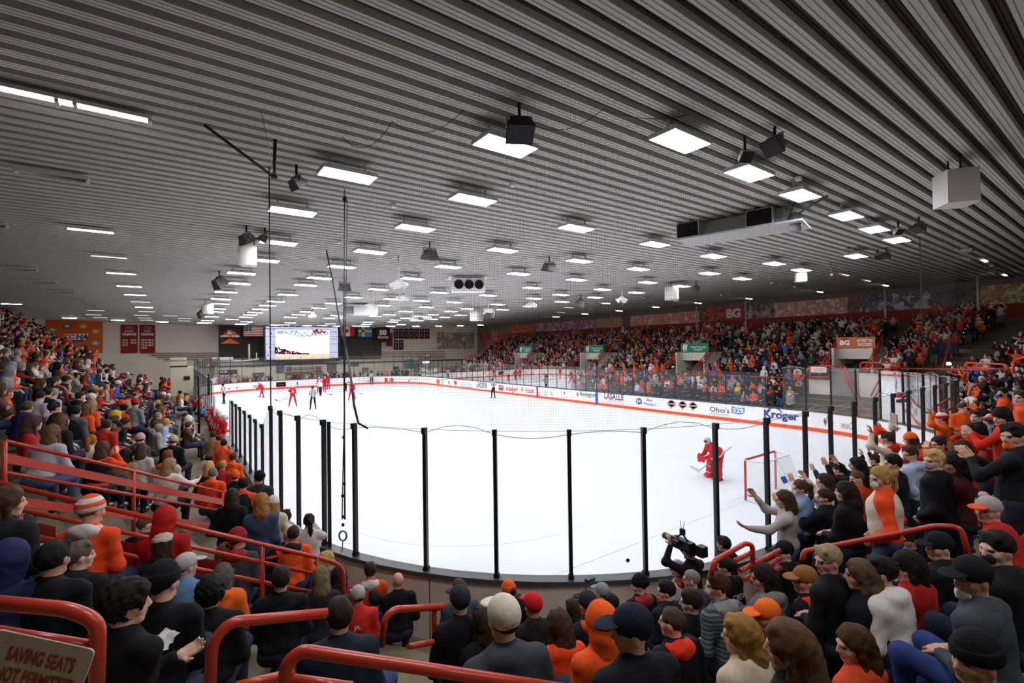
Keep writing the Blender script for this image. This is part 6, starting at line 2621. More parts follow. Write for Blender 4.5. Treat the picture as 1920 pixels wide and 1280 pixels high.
# ================================================================== SPECTATORS NEAR THE CAMERA
FOCUS_BODY = np.array([9.0, 28.0])
FOCUS_HEAD = np.array([3.0, 34.0])
HEROES = []          # (x, y) of everybody already placed, to keep seats free
PEOPLE = 0


def wrap(a):
    return (a + math.pi) % (2 * math.pi) - math.pi


def hero(px, py, h, mode, label, arms='lap', yaw=None, byaw=None, group=None, lean=None, Hn=None, post=None, **kw):
    """px, py, h: head centre and head height in the photograph; mode s = seated, t = standing"""
    global PEOPLE
    D0 = 0.262 * FPX / h
    best = None
    for f in np.linspace(.84, 1.2, 37):
        P = at(px, py, D0 * f)
        d = rim_dist(P[0], P[1])
        if d < .30:
            continue
        fl_ = tread(d, P[0], P[1])
        Hh = P[2] - fl_
        nom = Hn or (1.17 if mode == 's' else 1.60)
        c = ((Hh - nom) / .10) ** 2 + ((f - 1) / .09) ** 2
        if mode == 't':
            c = min(c, ((Hh - nom - .42) / .10) ** 2 + ((f - 1) / .09) ** 2 + .6)
        if best is None or c < best[0]:
            best = (c, P, fl_, Hh, d)
    _, P, fl_, Hh, d = best
    base = fl_
    if mode == 't':
        if Hh > 1.82:
            base = fl_ + .42
            Hh = P[2] - base
        if Hh > 1.72:
            base, Hh = P[2] - 1.70, 1.70
        Hh = max(Hh, 1.25)
        base = P[2] - Hh
    else:
        if Hh > 1.38:
            base, Hh = P[2] - 1.36, 1.36
        if Hh < .98:
            base, Hh = P[2] - .98, .98
    tb = FOCUS_BODY - P[:2]
    yb = math.atan2(-tb[0], tb[1]) if byaw is None else math.radians(byaw)
    th = FOCUS_HEAD - P[:2]
    yh = math.atan2(-th[0], th[1]) if yaw is None else math.radians(yaw)
    rel = max(-1.25, min(1.25, wrap(yh - yb)))
    seed = ((px * 7 + py * 13) % 100) / 100.0
    pose = dict(Hh=Hh, seated=(mode == 's'), arms=arms, yaw=rel, pitch=-.08 + .1 * (seed - .5), seed=seed, lean=(.12 + .2 * seed if mode == 's' else .04) if lean is None else lean)
    for k in ('fem', 'wide', 'crossleg', 'hairlen', 'handL', 'handR', 'roll', 'side', 'twist', 'curl', 'spread', 'footf'):
        if k in kw:
            pose[k] = kw.pop(k)
    o, g = make_person(pose, **kw)
    hl = g['J']['head']
    c, s_ = math.cos(yb), math.sin(yb)
    o.location = (P[0] - (c * hl[0] - s_ * hl[1]), P[1] - (s_ * hl[0] + c * hl[1]), P[2] - hl[2])
    o.rotation_euler = (0, 0, yb)
    tag(o, 'person ' + label, 'person', group)
    HEROES.append((o.location[0], o.location[1]))
    PEOPLE += 1
    if post:
        post(o, g)
    return o, g


BK, NV, CH = '0d0d10', '1e2236', '3a3c40'
OR, RD, WH, GY_ = 'e4501c', 'b8281c', 'd6d0ca', '8c8a8c'
HB, HD, HL, HG, HA = '4a3220', '20160f', 'b08850', '8a8078', '6a3c20'

def cap_tick(o, g):
    hc, R = g['J']['head'], g['J']['Rh']
    pts = [(-.022, .004), (-.012, -.008), (.026, .012), (-.010, -.002)]
    V = []
    for (a, b_) in pts:
        V.append(hc + R @ np.array([a, -.126 + .02 * abs(a), .028 + b_]))
    q = MB().add([tuple(v) for v in V], [(0, 1, 2, 3)], BLACK)
    me = q.build('cap_mark')
    me.parent = o


# ---- bottom left
hero(527, 1086, 47, 's', 'with short dark hair in black jacket, back to camera beside long blond hair', top=BK, haircol='241a14', wide=1.1)
hero(601, 1082, 42, 's', 'with long straight ombre hair over a dark coat', top='1c1a20', hair='long', haircol='7a6444', fem=True, hairlen=.42)
hero(613, 1051, 31, 's', 'blond in a bright blue jacket, face turned right by the bent rail', top='2a2878', hair='bob', haircol='b89858', yaw=-95, fem=True)
hero(636, 1078, 31, 's', 'with dark brown long hair in red plaid by the beige boards', top='7a1c1c', hair='long', haircol='2a1a10', fem=True)


def number_back(txt, m_, h=.2, dz=.30, w_=None):
    def f(o, g):
        J = g['J']
        c = J['pel'] + dz * J['u'] - J['fw'] * (.150 if not g['fem'] else .14)
        up = J['u']
        q = lettering(txt, h, c, np.array([1.0, 0, 0]), up, m_, 'jersey_lettering', None, depth=0.012, width=w_)
        q.parent = o
    return f


hero(694, 1070, 31, 's', 'brown haired in orange jersey with white collar by the beige boards', top='dc481c', hair='short', haircol='2c1e14', hoodcol='c8c0b8')
hero(671, 1117, 36, 's', 'in light grey cap and red jersey lettered across shoulders', top='c22a22', hat='cap', hatcol='a8a29c', hair='short', post=number_back('JR.', WHITE_PAINT, .06, .36, .09))
hero(703, 1125, 29, 's', 'small with black hair in a navy hoodie left of bald man', top='26264e', hair='short', haircol='14100e', hood='down')
hero(746, 1089, 33, 's', 'bald in black coat with white collar by the beige boards', top=BK, hair=None, skin='d09a80', wide=1.15)
hero(637, 1155, 78, 's', 'with dark brown hair and jeans, shoe resting on knee, behind nearest rail', top='16222c', hair='short', haircol='2a1a10', crossleg=True, legs='3a4a74', wide=1.15, shoes='a8a098', bulk=1.1)
hero(418, 1079, 39, 's', 'grey haired in a puffy orange jacket at lower left', top='e8641c', hair='bob', haircol='5a5450', fem=True, hood='down', bulk=1.15)
hero(395, 1112, 52, 's', 'with black hair and black coat left of the puffy orange jacket', top='0c0c0f', hair='curly', haircol='100c0a', bulk=1.1)
hero(421, 1038, 38, 's', 'with auburn shoulder length hair and black coat at lower left', top='1a1416', hair='long', haircol=HA, fem=True, hairlen=.2)
hero(446, 1011, 37, 's', 'in dark red beanie and grey coat with red hood, below stair rail', top='3a3a3c', hat='beanie', hatcol='8a1c1c', hoodcol='9a1c1c', yaw=-60)
hero(476, 1016, 29, 's', 'dark haired leaning forward in a red and grey jacket below the stair rail', top='a81e1c', hair='short', haircol='18120e', lean=.7, arms='knees')
hero(508, 1047, 32, 's', 'in black starred cap with red brim and black hair', top=BK, hat='backcap', hatcol='15151a', hat2='b83030', hair='bob', haircol='120e0c')
hero(550, 1001, 31, 's', 'with cropped brown hair in orange hoodie with black sash behind the stair rail', top=OR, hair='buzz', haircol='3a281a', hood=None, hoodcol='1c1c1e')
hero(536, 969, 25, 's', 'with dark hair in a white sweatshirt at the glass by the stair rail', top=WH, hair='short', haircol=HD)
hero(579, 977, 25, 't', 'with ponytail in white photographing through the glass', top='cfc4bc', hair='pony', haircol=HD, fem=True, arms='phone', Hn=1.5)
hero(512, 945, 25, 't', 'in cream knitted beanie with long fair hair at the left glass', top='c8bca8', hat='beanie', hatcol='d0c8bc', hair='long', haircol='9a7a50', fem=True, arms='pocket')
hero(490, 942, 30, 't', 'with long strawberry blond hair standing at left glass', top='3a4660', hair='wavy', haircol='a06c38', fem=True, hairlen=.4, arms='down')
hero(487, 896, 24, 't', 'in black beanie and dark grey coat standing at left glass', top='2c2e32', hat='beanie', hatcol='101012', arms='pocket')
hero(435, 931, 27, 't', 'with long dark hair and black coat at the end of the plank rail', top='0e0e12', hair='long', haircol='2e2014', fem=True, hairlen=.34, arms='pocket')
hero(456, 908, 24, 't', 'in black vest over orange sleeves near the left glass', top=OR, vest='1c1c1e', hair='short', haircol=HD, arms='pocket')
hero(399, 888, 24, 's', 'grey bald in orange hoodie and jeans behind plank rail', top='e44a1a', hair='buzz', haircol='7a706a', hood='down', legs='3a4c70')
hero(441, 893, 21, 's', 'in orange beanie and black coat near left glass', top=BK, hat='beanie', hatcol='e8581c')
hero(392, 876, 22, 's', 'with curly blond hair and dark plaid coat above orange hoodie', top='2a1c20', hair='wavy', haircol='c09a58', fem=True)
hero(417, 873, 19, 's', 'small blond in red near the left glass', top='a82020', hair='short', haircol='a88450')
hero(437, 858, 20, 's', 'brown haired in bright orange hoodie nearest the left glass posts', top='f0581c', hair='short', haircol='4a2c18', hood='down')
hero(420, 832, 19, 's', 'in black brimmed hat near the players bench end of the left glass', top='d84a1c', hat='cap', hatcol='1a1a1c')
hero(414, 822, 18, 's', 'red bearded in orange jacket at the left glass', top='e0541c', hair='short', haircol='6a3a1c')
hero(400, 816, 19, 's', 'brown haired in tan jacket by the left glass', top='8a6a4c', hair='short', haircol='2c2016')

# ---- left block behind the plank rail
hero(97, 812, 35, 's', 'with long brown hair in pale lilac jumper behind plank rail', top='b4acb4', hair='long', haircol='6a4c2e', fem=True, legs='4a5c80', lean=.4, arms='knees', hairlen=.34)
hero(114, 791, 28, 's', 'brown haired in black beside the pale lilac jumper', top='1c1c20', hair='long', haircol='5a3e28', fem=True, lean=.35)
hero(170, 827, 24, 's', 'ginger with face mask and pale hoodie behind plank rail', top='c4b6a6', hair='pony', haircol='9a5c30', mask='b8cce0', fem=True)
hero(192, 841, 27, 's', 'in black vest over red orange sleeves holding a white phone', top='dc421a', vest='141416', hair='long', haircol='4a3420', mask='d0d4d8', fem=True, arms='phone')
hero(236, 853, 27, 's', 'with long black hair in a tan furry coat', top='a4805a', hair='long', haircol='15100e', fem=True, bulk=1.15)
hero(251, 848, 25, 's', 'short dark hair beside the tan furry coat', top='c8c4c0', hair='short', haircol='1c1410')
hero(266, 843, 28, 's', 'with long brown hair in grey white jumper behind plank rail', top='b8b2ae', hair='long', haircol='4e3824', fem=True, legs='5a7094')
hero(314, 856, 25, 's', 'ginger short haired with orange collar', top='c0b0a0', hair='short', haircol='7a4420', hoodcol='e0541c')
hero(318, 873, 28, 's', 'with wavy fair hair in cream jumper pointing with a phone', top='d6cec2', hair='wavy', haircol='9a7c50', fem=True, arms=('lap', 'reach'), yaw=-40)
hero(263, 823, 21, 's', 'in pink knitted hat with orange mask', top='3c3c42', hat='beanie', hatcol='c89c9c', mask='e0602c')
hero(325, 826, 21, 's', 'in beige cap and black top left of the glass', top=BK, hat='cap', hatcol='b8a888', hair='short')
hero(200, 797, 25, 's', 'brown haired in red jacket, left block', top='bc2c1e', hair='short', haircol='3a2416')
hero(142, 771, 25, 's', 'dark haired in black vest with grey sleeves, left block', top='55585e', vest='16161a', hair='short', haircol='15100d')
hero(161, 767, 23, 's', 'with brown hair and orange hoodie, second from the grey sleeved vest', top=OR, hair='long', haircol='5a3c24', fem=True)
hero(173, 760, 19, 's', 'fair haired in orange top behind the orange hoodie', top='e85a20', hair='bob', haircol='9a7c50', fem=True)
hero(51, 763, 25, 's', 'in a purple blue jacket at the left edge', top='2c2560', hair='short', haircol='5a4634')
hero(75, 743, 21, 's', 'in dark cap and lavender grey shirt, left block', top='a8a2b0', hat='cap', hatcol='202024', hair='short')
hero(89, 736, 21, 's', 'black haired in black jacket next to lavender shirt', top='15161c', hair='short', haircol='120e0c')
hero(101, 737, 20, 's', 'grey haired in pale grey jumper, left block', top='a6a6aa', hair='short', haircol='8a8884')
hero(254, 756, 21, 's', 'in red beanie and grey hoodie, left block', top='7a7c80', hat='beanie', hatcol='b82024')
hero(232, 766, 19, 's', 'in black cap with orange jacket, left block', top=OR, hat='cap', hatcol='141416')
# ---- people in the stair well and lower left
hero(172, 957, 48, 's', 'in striped orange and white beanie with orange jacket and mask', topm=cloth('e2481a'), hat='beanie', hatcol='e04a1c', hair='short', haircol='6a4a34', mask='e4501c', hood=None, hoodcol='c8bcb0', yaw=-50, Hn=1.3,
     hatm=stripe_mat('striped_knit', ['e4501c', 'd8d2cc'], 2, 13.0, 0.1))
hero(310, 973, 48, 's', 'with red hood up seen from behind by stair rail', top='a81a16', hat='hood', hatcol='b01c18', hair=None, Hn=1.3)
hero(273, 983, 29, 's', 'nearly bald and low behind stair rail', top='1c1c1e', hair='buzz', haircol='5a4638', yaw=-70)
hero(307, 1018, 42, 's', 'in cream knitted hat over dark curls', top='201818', hat='beanie', hatcol='c8bcaa', hair='wavy', haircol='2e2016')
hero(14, 942, 62, 's', 'with long brown hair and dark coat at the left edge', top='18181c', hair='long', haircol='4a3420', fem=True, yaw=-70, hairlen=.4)
hero(45, 990, 50, 's', 'in a pale grey sweatshirt half hidden at left edge', top='a4a4ac', hair='short', haircol='1a1410', arms='knees', lean=.5)
hero(100, 1048, 64, 's', 'with black hair and black coat at lower left', top='0b0b0e', hair='short', haircol='15100e', yaw=-30)
hero(148, 1042, 60, 's', 'with greying hair and beard at lower left, face turned right', top='1a1414', hair='short', haircol='6a5a4c', yaw=-70)
hero(18, 1050, 62, 's', 'in a dark blue hood at the left edge', top='1a2040', hat='hood', hatcol='20264c', hair=None)
hero(188, 1078, 42, 's', 'in maroon beanie beside denim knees', top='2a1a20', hat='beanie', hatcol='4c1c26')
hero(349, 1061, 41, 's', 'in light grey cap and denim blue shirt', top='5c7c9c', hat='cap', hatcol='b4aea8', hair='short', haircol=HD, yaw=-60)
hero(306, 1092, 70, 's', 'in black knitted cap and black jersey at lower left', top='0b0b0d', hat='beanie', hatcol='0e0e10', hair='short', haircol='15100e', hoodcol=None, yaw=-40)


def napkin(o, g):
    V, F = [], []
    random.seed(3)
    n = 7
    for i in range(n):
        for j in range(n):
            V.append((.02 * i + .005 * random.random(), .018 * j, .02 * random.random() + .03 * abs(math.sin(i * 1.3)) * abs(math.cos(j * 1.7))))
    for i in range(n - 1):
        for j in range(n - 1):
            a = i * n + j
            F.append((a, a + n, a + n + 1, a + 1))
    q = MB().add(V, F, M('white_tissue', 'd4cec8', .8), True).build('napkin')
    hw_ = .5 * (g['J']['wrL'] + g['J']['wrR']) + g['J']['fw'] * .01 + Z3 * .04
    c, s_ = math.cos(o.rotation_euler[2]), math.sin(o.rotation_euler[2])
    q.location = (o.location[0] + c * (hw_[0] - .07) - s_ * hw_[1], o.location[1] + s_ * (hw_[0] - .07) + c * hw_[1], o.location[2] + hw_[2])
    q.rotation_euler = (.5, .25, o.rotation_euler[2])
    tag(q, 'crumpled white napkin held by the curly haired person', 'napkin')


hero(238, 1132, 92, 's', 'with dark curly hair in black and orange jersey, face turned right, holding napkin', top='0f0f12', hair='curly', haircol='1c120c', yaw=-85, byaw=-45, arms='hold', post=napkin, lean=.12)

# ---- bottom centre
hero(862, 1126, 60, 's', 'in dark grey cap and black jumper, middle foreground', top='0d0d10', hat='cap', hatcol='26282c', hair='short', haircol='1a120e', wide=1.1)
hero(861, 1103, 40, 's', 'with cropped brown hair in slate jacket before dark grey cap', top='34404c', hair='buzz', haircol='4a382c')
hero(944, 1160, 84, 's', 'in cream cap with black tick and charcoal hoodie, nearest in the middle', top='3a3c42', hat='cap', hatcol='d6cab4', hair='short', haircol='2a1c14', hood='down', wide=1.1,
     post=lambda o, g: cap_tick(o, g))
hero(953, 1106, 30, 's', 'small in orange beanie with dark ponytail', top=BK, hat='beanie', hatcol='f0641c', hair='pony', haircol='2a1a10')
hero(973, 1136, 42, 's', 'black haired in black fleece with white mountain logo', top='0c0c0e', hair='bob', haircol='0e0c0b', post=number_back('N', M('pale_logo', 'b8b8b8', .7), .03, .38))
hero(999, 1135, 46, 's', 'in bright red cap and black top', top='191518', hat='cap', hatcol='c81e1e', hair='short', haircol=HD)
hero(1047, 1172, 62, 's', 'with long brown hair and orange hoodie in front centre', top='e2481a', hair='long', haircol='3e2a1a', fem=True, hood='down', hairlen=.36)
hero(1126, 1166, 66, 's', 'with bright orange hood up', top='ee561a', hat='hood', hatcol='f25a1a', hair=None)
hero(1102, 1132, 48, 's', 'in dark plum cap with orange collar', top='17171a', hat='cap', hatcol='2c2428', hair='short', haircol='15100e', hoodcol='e4501c')
hero(1129, 1110, 30, 's', 'in light grey cap behind orange hood', top='c4c0be', hat='cap', hatcol='8e9096', hair='short')
hero(1146, 1131, 36, 's', 'dark haired in bright blue top', top='2a34a8', hair='short', haircol='15100e')
hero(1184, 1180, 86, 's', 'in big navy cap and black coat, front centre right', top='0f0f12', hat='cap', hatcol='171b2a', hair='short', haircol='15100e', yaw=50, wide=1.15)
hero(1199, 1096, 32, 't', 'in black beanie with red bandana, looking left at boards', top='1c1614', hat='beanie', hatcol='0f0f11', hoodcol='a8342c', yaw=40, Hn=1.5)
hero(907, 1165, 56, 's', 'with long dark hair left of the cream cap', top='0f0d13', hair='long', haircol='2e2016', fem=True)
hero(1075, 1141, 38, 's', 'with wavy brown hair and dark red top', top='6a1c1c', hair='wavy', haircol='3a2616', fem=True)


# ---- cameraman and lower right
def video_camera(o, g):
    J = g['J']
    base = at(1277, 1018, 0.1)
    D = float((np.array(o.location) - CAM) @ AX_F) - .05
    c = at(1280, 1020, D)
    r = thing('video_camera', 'black shoulder video camera with antennas held on cameraman shoulder', 'camera', tuple(c))
    fwd = np.array([-math.sin(math.radians(-8)), math.cos(math.radians(-8)), 0.0])
    R_ = np.array([[fwd[1], fwd[0], 0], [-fwd[0], fwd[1], 0], [0, 0, 1]])
    MB().box(tuple(c), (.12, .36, .15), BLACK, R=R_, bev=.015).build('body', parent=r)
    MB().tube([c + fwd * .15 + Z3 * .01, c + fwd * .36 + Z3 * .01], .048, DARK, 12).build('lens', parent=r)
    MB().box(tuple(c - Z3 * .02 - fwd * .22 + AX_R * .1), (.12, .12, .15), BLACK, R=R_, bev=.012).build('battery', parent=r)
    MB().tube([c + Z3 * .07 - fwd * .1, c + Z3 * .15, c + Z3 * .07 + fwd * .12], .014, BLACK, 8).build('handle', parent=r)
    MB().box(tuple(c + Z3 * .18), (.05, .07, .09), BLACK, bev=.006).build('transmitter', parent=r)
    for s_ in (-.013, .013):
        MB().tube([c + Z3 * .2 + AX_R * s_, c + Z3 * .34 + AX_R * (s_ * 2.2)], .004, BLACK, 5).build('antenna', parent=r)
    MB().box(tuple(c - fwd * .0 - AX_R * .1 + Z3 * .03), (.06, .12, .06), BLACK, R=R_, bev=.01).build('viewfinder', parent=r)


hero(1293, 1034, 33, 't', 'in black beanie and navy top working a video camera at the boards', top='16181f', hat='beanie', hatcol='0d0d0f', arms=('cheer', 'raise'), post=video_camera, Hn=1.5, byaw=-5)
hero(1270, 1066, 34, 's', 'in white cap with orange hood by the cameraman', top='d8d0c8', hat='cap', hatcol='ccc4bc', hair='short', hoodcol='d8481c', yaw=30)
hero(1296, 1086, 38, 's', 'balding grey with glasses and slate top by the cameraman', top='3a3c44', hair='buzz', haircol='8a8078', glasses=True, yaw=35)
hero(1249, 1107, 42, 's', 'dark haired with orange neck gaiter and navy top', top='181c28', hair='short', haircol='15100e', mask='_e8601c', yaw=40)
hero(1295, 1128, 50, 's', 'brown haired in black, left of grey plaid hoodie', top='0d0d0f', hair='short', haircol='2c1c12', yaw=30)
hero(1345, 1098, 50, 's', 'auburn haired with mask in grey plaid hoodie', topm=stripe_mat('grey_plaid', ['5a6268', '3a4248', '6a7278', '2c3438'], 2, 14), hair='short', haircol='4a2c18', mask='c8ccd0', hoodcol='8c8a86', yaw=40)
hero(1360, 1062, 38, 's', 'dark haired in black crew shirt beside looped rail', top='0b0b0e', hair='short', haircol='20140e', post=number_back('CREW', WHITE_PAINT, .07, .34, .24), yaw=25)
hero(1430, 1082, 52, 's', 'with long dark hair in grey hood and red plaid', top='6e6a66', hair='long', haircol='241812', fem=True, hoodcol='8a8682', yaw=40)
hero(1260, 1166, 52, 's', 'with shaved head and red hood over black jacket', top='0c0c0f', hair='buzz', haircol='4a382c', hoodcol='dc341a', yaw=20)
hero(1437, 1153, 54, 's', 'in bright orange cap with glasses turned left', top='26282c', hat='cap', hatcol='f26a1c', hair='short', haircol='3a2a1c', glasses=True, yaw=55)
hero(1508, 1087, 54, 's', 'in tan camouflage cap and black jacket with orange hood', top='111113', hat='cap', hatcol='8a5c2c', hair='short', haircol='2a1c12', hoodcol='e4421a', yaw=55)
hero(1387, 1190, 78, 's', 'with long wavy blond hair and cream jumper in foreground', top='c4b298', hair='wavy', haircol='9a7032', fem=True, yaw=30, hairlen=.36)
hero(1478, 1214, 94, 's', 'with thick long brown hair, nearest in right foreground', top='16141a', hair='wavy', haircol='5c3e22', fem=True, yaw=20, hairlen=.38)
hero(1600, 1208, 76, 's', 'brown haired in orange top, face left, bottom right foreground', top='c8441c', hair='long', haircol='4a3018', fem=True, yaw=50, legs='5a70a0')
hero(1470, 1034, 43, 's', 'in black cap and grey mask, face left before the looped rail', top='0d0d0f', hat='cap', hatcol='0f0f11', hair='short', mask='7c8088', yaw=60)
hero(1552, 1049, 55, 's', 'fair grey haired with glasses and black jacket, below the long right rail', top='131315', hair='short', haircol='a08c68', glasses=True, yaw=60)
hero(1612, 1078, 58, 's', 'with long dark hair fair at the tips beside cream hoodie', top='0f0d13', hair='long', haircol='5a4630', fem=True, hairlen=.45, yaw=30)
hero(1650, 1072, 62, 's', 'in a cream hoodie with hood down, lower right', top='d6cdc2', hair='short', haircol='15100e', hood='down', yaw=30, lean=.25, bulk=1.12)
hero(1702, 1062, 58, 's', 'in black cap and dark red jumper, lower right', top='a81c14', hat='cap', hatcol='101012', hair='bob', haircol='1c120e', yaw=40)
hero(1702, 1010, 46, 's', 'with short brown hair and lowered blue mask, face left by right rail', top='0c0c0f', hair='short', haircol='4a2e18', mask='_9cbcd8', yaw=70)
hero(1760, 1024, 54, 's', 'in black cap under the bend of the right rail', top='0d0d0f', hat='cap', hatcol='111113', hair='short', yaw=50)
hero(1868, 1028, 62, 's', 'dark haired with mask strap, right foreground', top='101012', hair='short', haircol='15100e', mask='2a2a2c', yaw=60)
hero(1822, 1082, 76, 's', 'in black cap and charcoal sweatshirt with clasped hands', top='3c4247', hat='cap', hatcol='0e0e10', hair='short', mask='_d8d8dc', yaw=55, legs='2c3c70')
hero(1828, 1236, 108, 's', 'in black beanie at the bottom right corner, face left', top='0e0e10', hat='beanie', hatcol='0c0c0e', hair='short', yaw=60)
hero(1853, 956, 50, 's', 'bearded in grey trucker cap with orange brim', top='b8281a', hat='cap', hatcol='a89e98', hat2='e8501c', hair='short', haircol='1c140f', yaw=65)
hero(1905, 955, 54, 's', 'dark haired with orange jumper at the right edge', top='c0401c', hair='short', haircol='20160f', yaw=60)
# ---- students standing along the right glass
hero(1470, 936, 37, 't', 'with long brown hair in grey sweatshirt, hands out beside glass post', top='b2a6a2', hair='long', haircol='4a3220', fem=True, arms=('reach', 'raise'), yaw=35, legs='4a587c', byaw=25)
hero(1500, 915, 34, 't', 'with ponytail, mask and light blue jumper clapping at glass', top='8ea6c8', hair='pony', haircol='4e3624', fem=True, mask='e0e4ea', arms='clap', yaw=45)
hero(1516, 938, 29, 't', 'short with auburn curls between two students', top='191518', hair='curly', haircol='5a2c18', fem=True)
hero(1547, 932, 35, 't', 'with tied brown hair in big black sweatshirt', top='0c0c10', hair='pony', haircol='3a2618', fem=True, arms='clap', bulk=1.15, yaw=30)
hero(1545, 903, 32, 't', 'brown haired in cream clapping, next to orange megaphone', top='d8ccc0', hair='long', haircol='3c2818', fem=True, arms='raise', yaw=40)
hero(1606, 871, 31, 't', 'with long black hair holding up a phone', top='0e0e11', hair='long', haircol='17110e', fem=True, arms='raise', yaw=20)
hero(1607, 897, 33, 't', 'with cropped brown hair and orange top', top='e4521c', hair='buzz', haircol='5a3c28', mask='1a1a1c', yaw=45)
hero(1585, 922, 42, 't', 'with very long dark hair in black behind grey sweatshirt', top='141115', hair='long', haircol='20160f', fem=True, hairlen=.44)
hero(1621, 888, 29, 't', 'fair brown haired in red orange top', top='d83a1a', hair='bun', haircol='6a4c30', fem=True, yaw=30)
hero(1651, 896, 46, 't', 'blond with mask in cream waistcoat over orange sleeves and jeans', top='e2481a', vest='d6c8b6', hair='pony', haircol='b08c4c', fem=True, mask='dce4f0', arms='pocket', yaw=55, legs='3c4a70', byaw=10)
hero(1674, 868, 36, 't', 'black haired in dark navy shirt behind blond waistcoat', top='14161f', hair='short', haircol='14100e', yaw=35, arms='cross')
hero(1706, 851, 35, 't', 'brown haired in pale blue hoodie with red mask lowered', top='a8b2cc', hair='short', haircol='4a2e1c', mask='_a02428', hood='down', yaw=60, arms='pocket')
hero(1751, 863, 48, 't', 'with short bleached hair, lilac mask and black coat', top='0b0b0e', hair='short', haircol='c8a468', mask='a48cb8', yaw=60, wide=1.2, bulk=1.12, arms='pocket')
hero(1788, 868, 46, 't', 'with long dark hair and burgundy top behind black coat', top='4c1416', hair='long', haircol='1c1210', fem=True, yaw=30)
hero(1706, 824, 30, 't', 'in orange beanie with brown hair', top='d8481c', hat='beanie', hatcol='f0601c', hair='bob', haircol='3c2618', fem=True)


def megaphone(o, g):
    D = float((np.array(o.location) - CAM) @ AX_F)
    for n, (x, y, x2, y2, col, nm) in enumerate(((1650, 802, 1642, 815, 'e8501c', 'orange'), (1678, 796, 1668, 806, 'd8d4ce', 'white'))):
        a, b_ = at(x, y, D - .1), at(x2, y2, D - .05)
        q = thing('megaphone', '%s paper megaphone held up by student in cream jersey' % nm, 'megaphone', tuple(a))
        MB().tube([b_, a], [.03, .11], cloth(col), 12, False).build('cone', parent=q)
    c = at(1676, 790, D + .3)
    q = thing('cardboard_sign', 'plain brown cardboard sign held up among students', 'sign', tuple(c))
    MB().box(tuple(c), (.42, .015, .30), M('cardboard', '94806c', .85), R=rotz(.5)).build('sheet', parent=q)


hero(1663, 822, 27, 't', 'in cream jersey with red neck band, arms up with megaphones', top='d4c4ac', hair='short', haircol='4a3020', hoodcol='c02a1c', arms='cheer', post=megaphone)
hero(1759, 832, 29, 't', 'with glasses and tied hair, hands cupped at mouth', top='c8401c', hair='bun', haircol='2c1e14', fem=True, glasses=True, arms='mouth', yaw=60)
hero(1727, 843, 29, 't', 'brown haired with hair tied back, before the bleached hair', top='b8361c', hair='bun', haircol='3a281c', fem=True, yaw=50)
hero(1765, 785, 25, 't', 'in white bobble hat and orange jacket, arms raised', top='e8581c', hat='pompom', hatcol='d8d0cc', hat2='c02020', arms='cheer', hair='short')
hero(1830, 780, 31, 't', 'brown haired with blue mask in black, right crowd', top='141418', hair='short', haircol='3a2618', mask='8cb4dc', yaw=75)
hero(1813, 808, 31, 't', 'shouting with tied dark hair and red sleeves', top='c02a1c', hair='bun', haircol='20150f', fem=True, arms=('down', 'mouth'), yaw=70)
hero(1878, 782, 39, 't', 'in black knitted cap with long hair and bright red jumper', top='cc2a18', hat='beanie', hatcol='161619', hair='long', haircol='20160f', fem=True, arms='clap', yaw=60)
hero(1899, 816, 53, 't', 'dark haired with lowered orange mask and black hoodie clapping', top='16171a', hair='short', haircol='1a120e', mask='_e0601c', hood='down', arms='clap', yaw=75)
hero(1803, 839, 34, 't', 'brown haired in red clapping before the bleached hair', top='b0281a', hair='long', haircol='4a3020', fem=True, arms='clap', yaw=50)
hero(1879, 736, 24, 't', 'dark haired with black mask in orange shirt', top='d84c1c', hair='short', haircol='18110d', mask='17171a', yaw=70)
hero(1804, 765, 23, 't', 'brown haired youngster in orange facing the camera', top='e4581c', hair='short', haircol='4a3020', yaw=150, byaw=120)
hero(1780, 812, 26, 't', 'with curly brown hair, right crowd by the raised orange sleeves', top='8a6a4c', hair='wavy', haircol='5a4028', fem=True, yaw=50)
hero(1845, 830, 30, 't', 'with black hair in dark red, right crowd', top='7a1c18', hair='short', haircol='15100e', yaw=60)
hero(1915, 745, 34, 't', 'in orange hoodie at the right edge', top='e0501c', hair='short', haircol='3a2618', yaw=60)
hero(1640, 862, 26, 't', 'in black with raised hands behind the held phone', top='0e0e12', hair='short', haircol='2a1c12', arms='cheer')
hero(1573, 880, 24, 't', 'in a black sleeve with hand raised at the glass', top='121216', hair='short', haircol='2a1c12', arms=('raise', 'down'))
hero(1357, 1020, 30, 't', 'dark haired leaning on the boards behind looped rail', top='241c18', hair='short', haircol='201610', Hn=1.45)
# ================================================================== PLAYERS AND OFFICIALS ON THE ICE
JR = cloth('c4202a')
JW = cloth('d8d4d0')
STRIPE = stripe_mat('official_stripes', ['e8e6e4', '151518'], 0, 9.0, 0.25)
NUM_W = M('white_number', 'eceae8', .7)


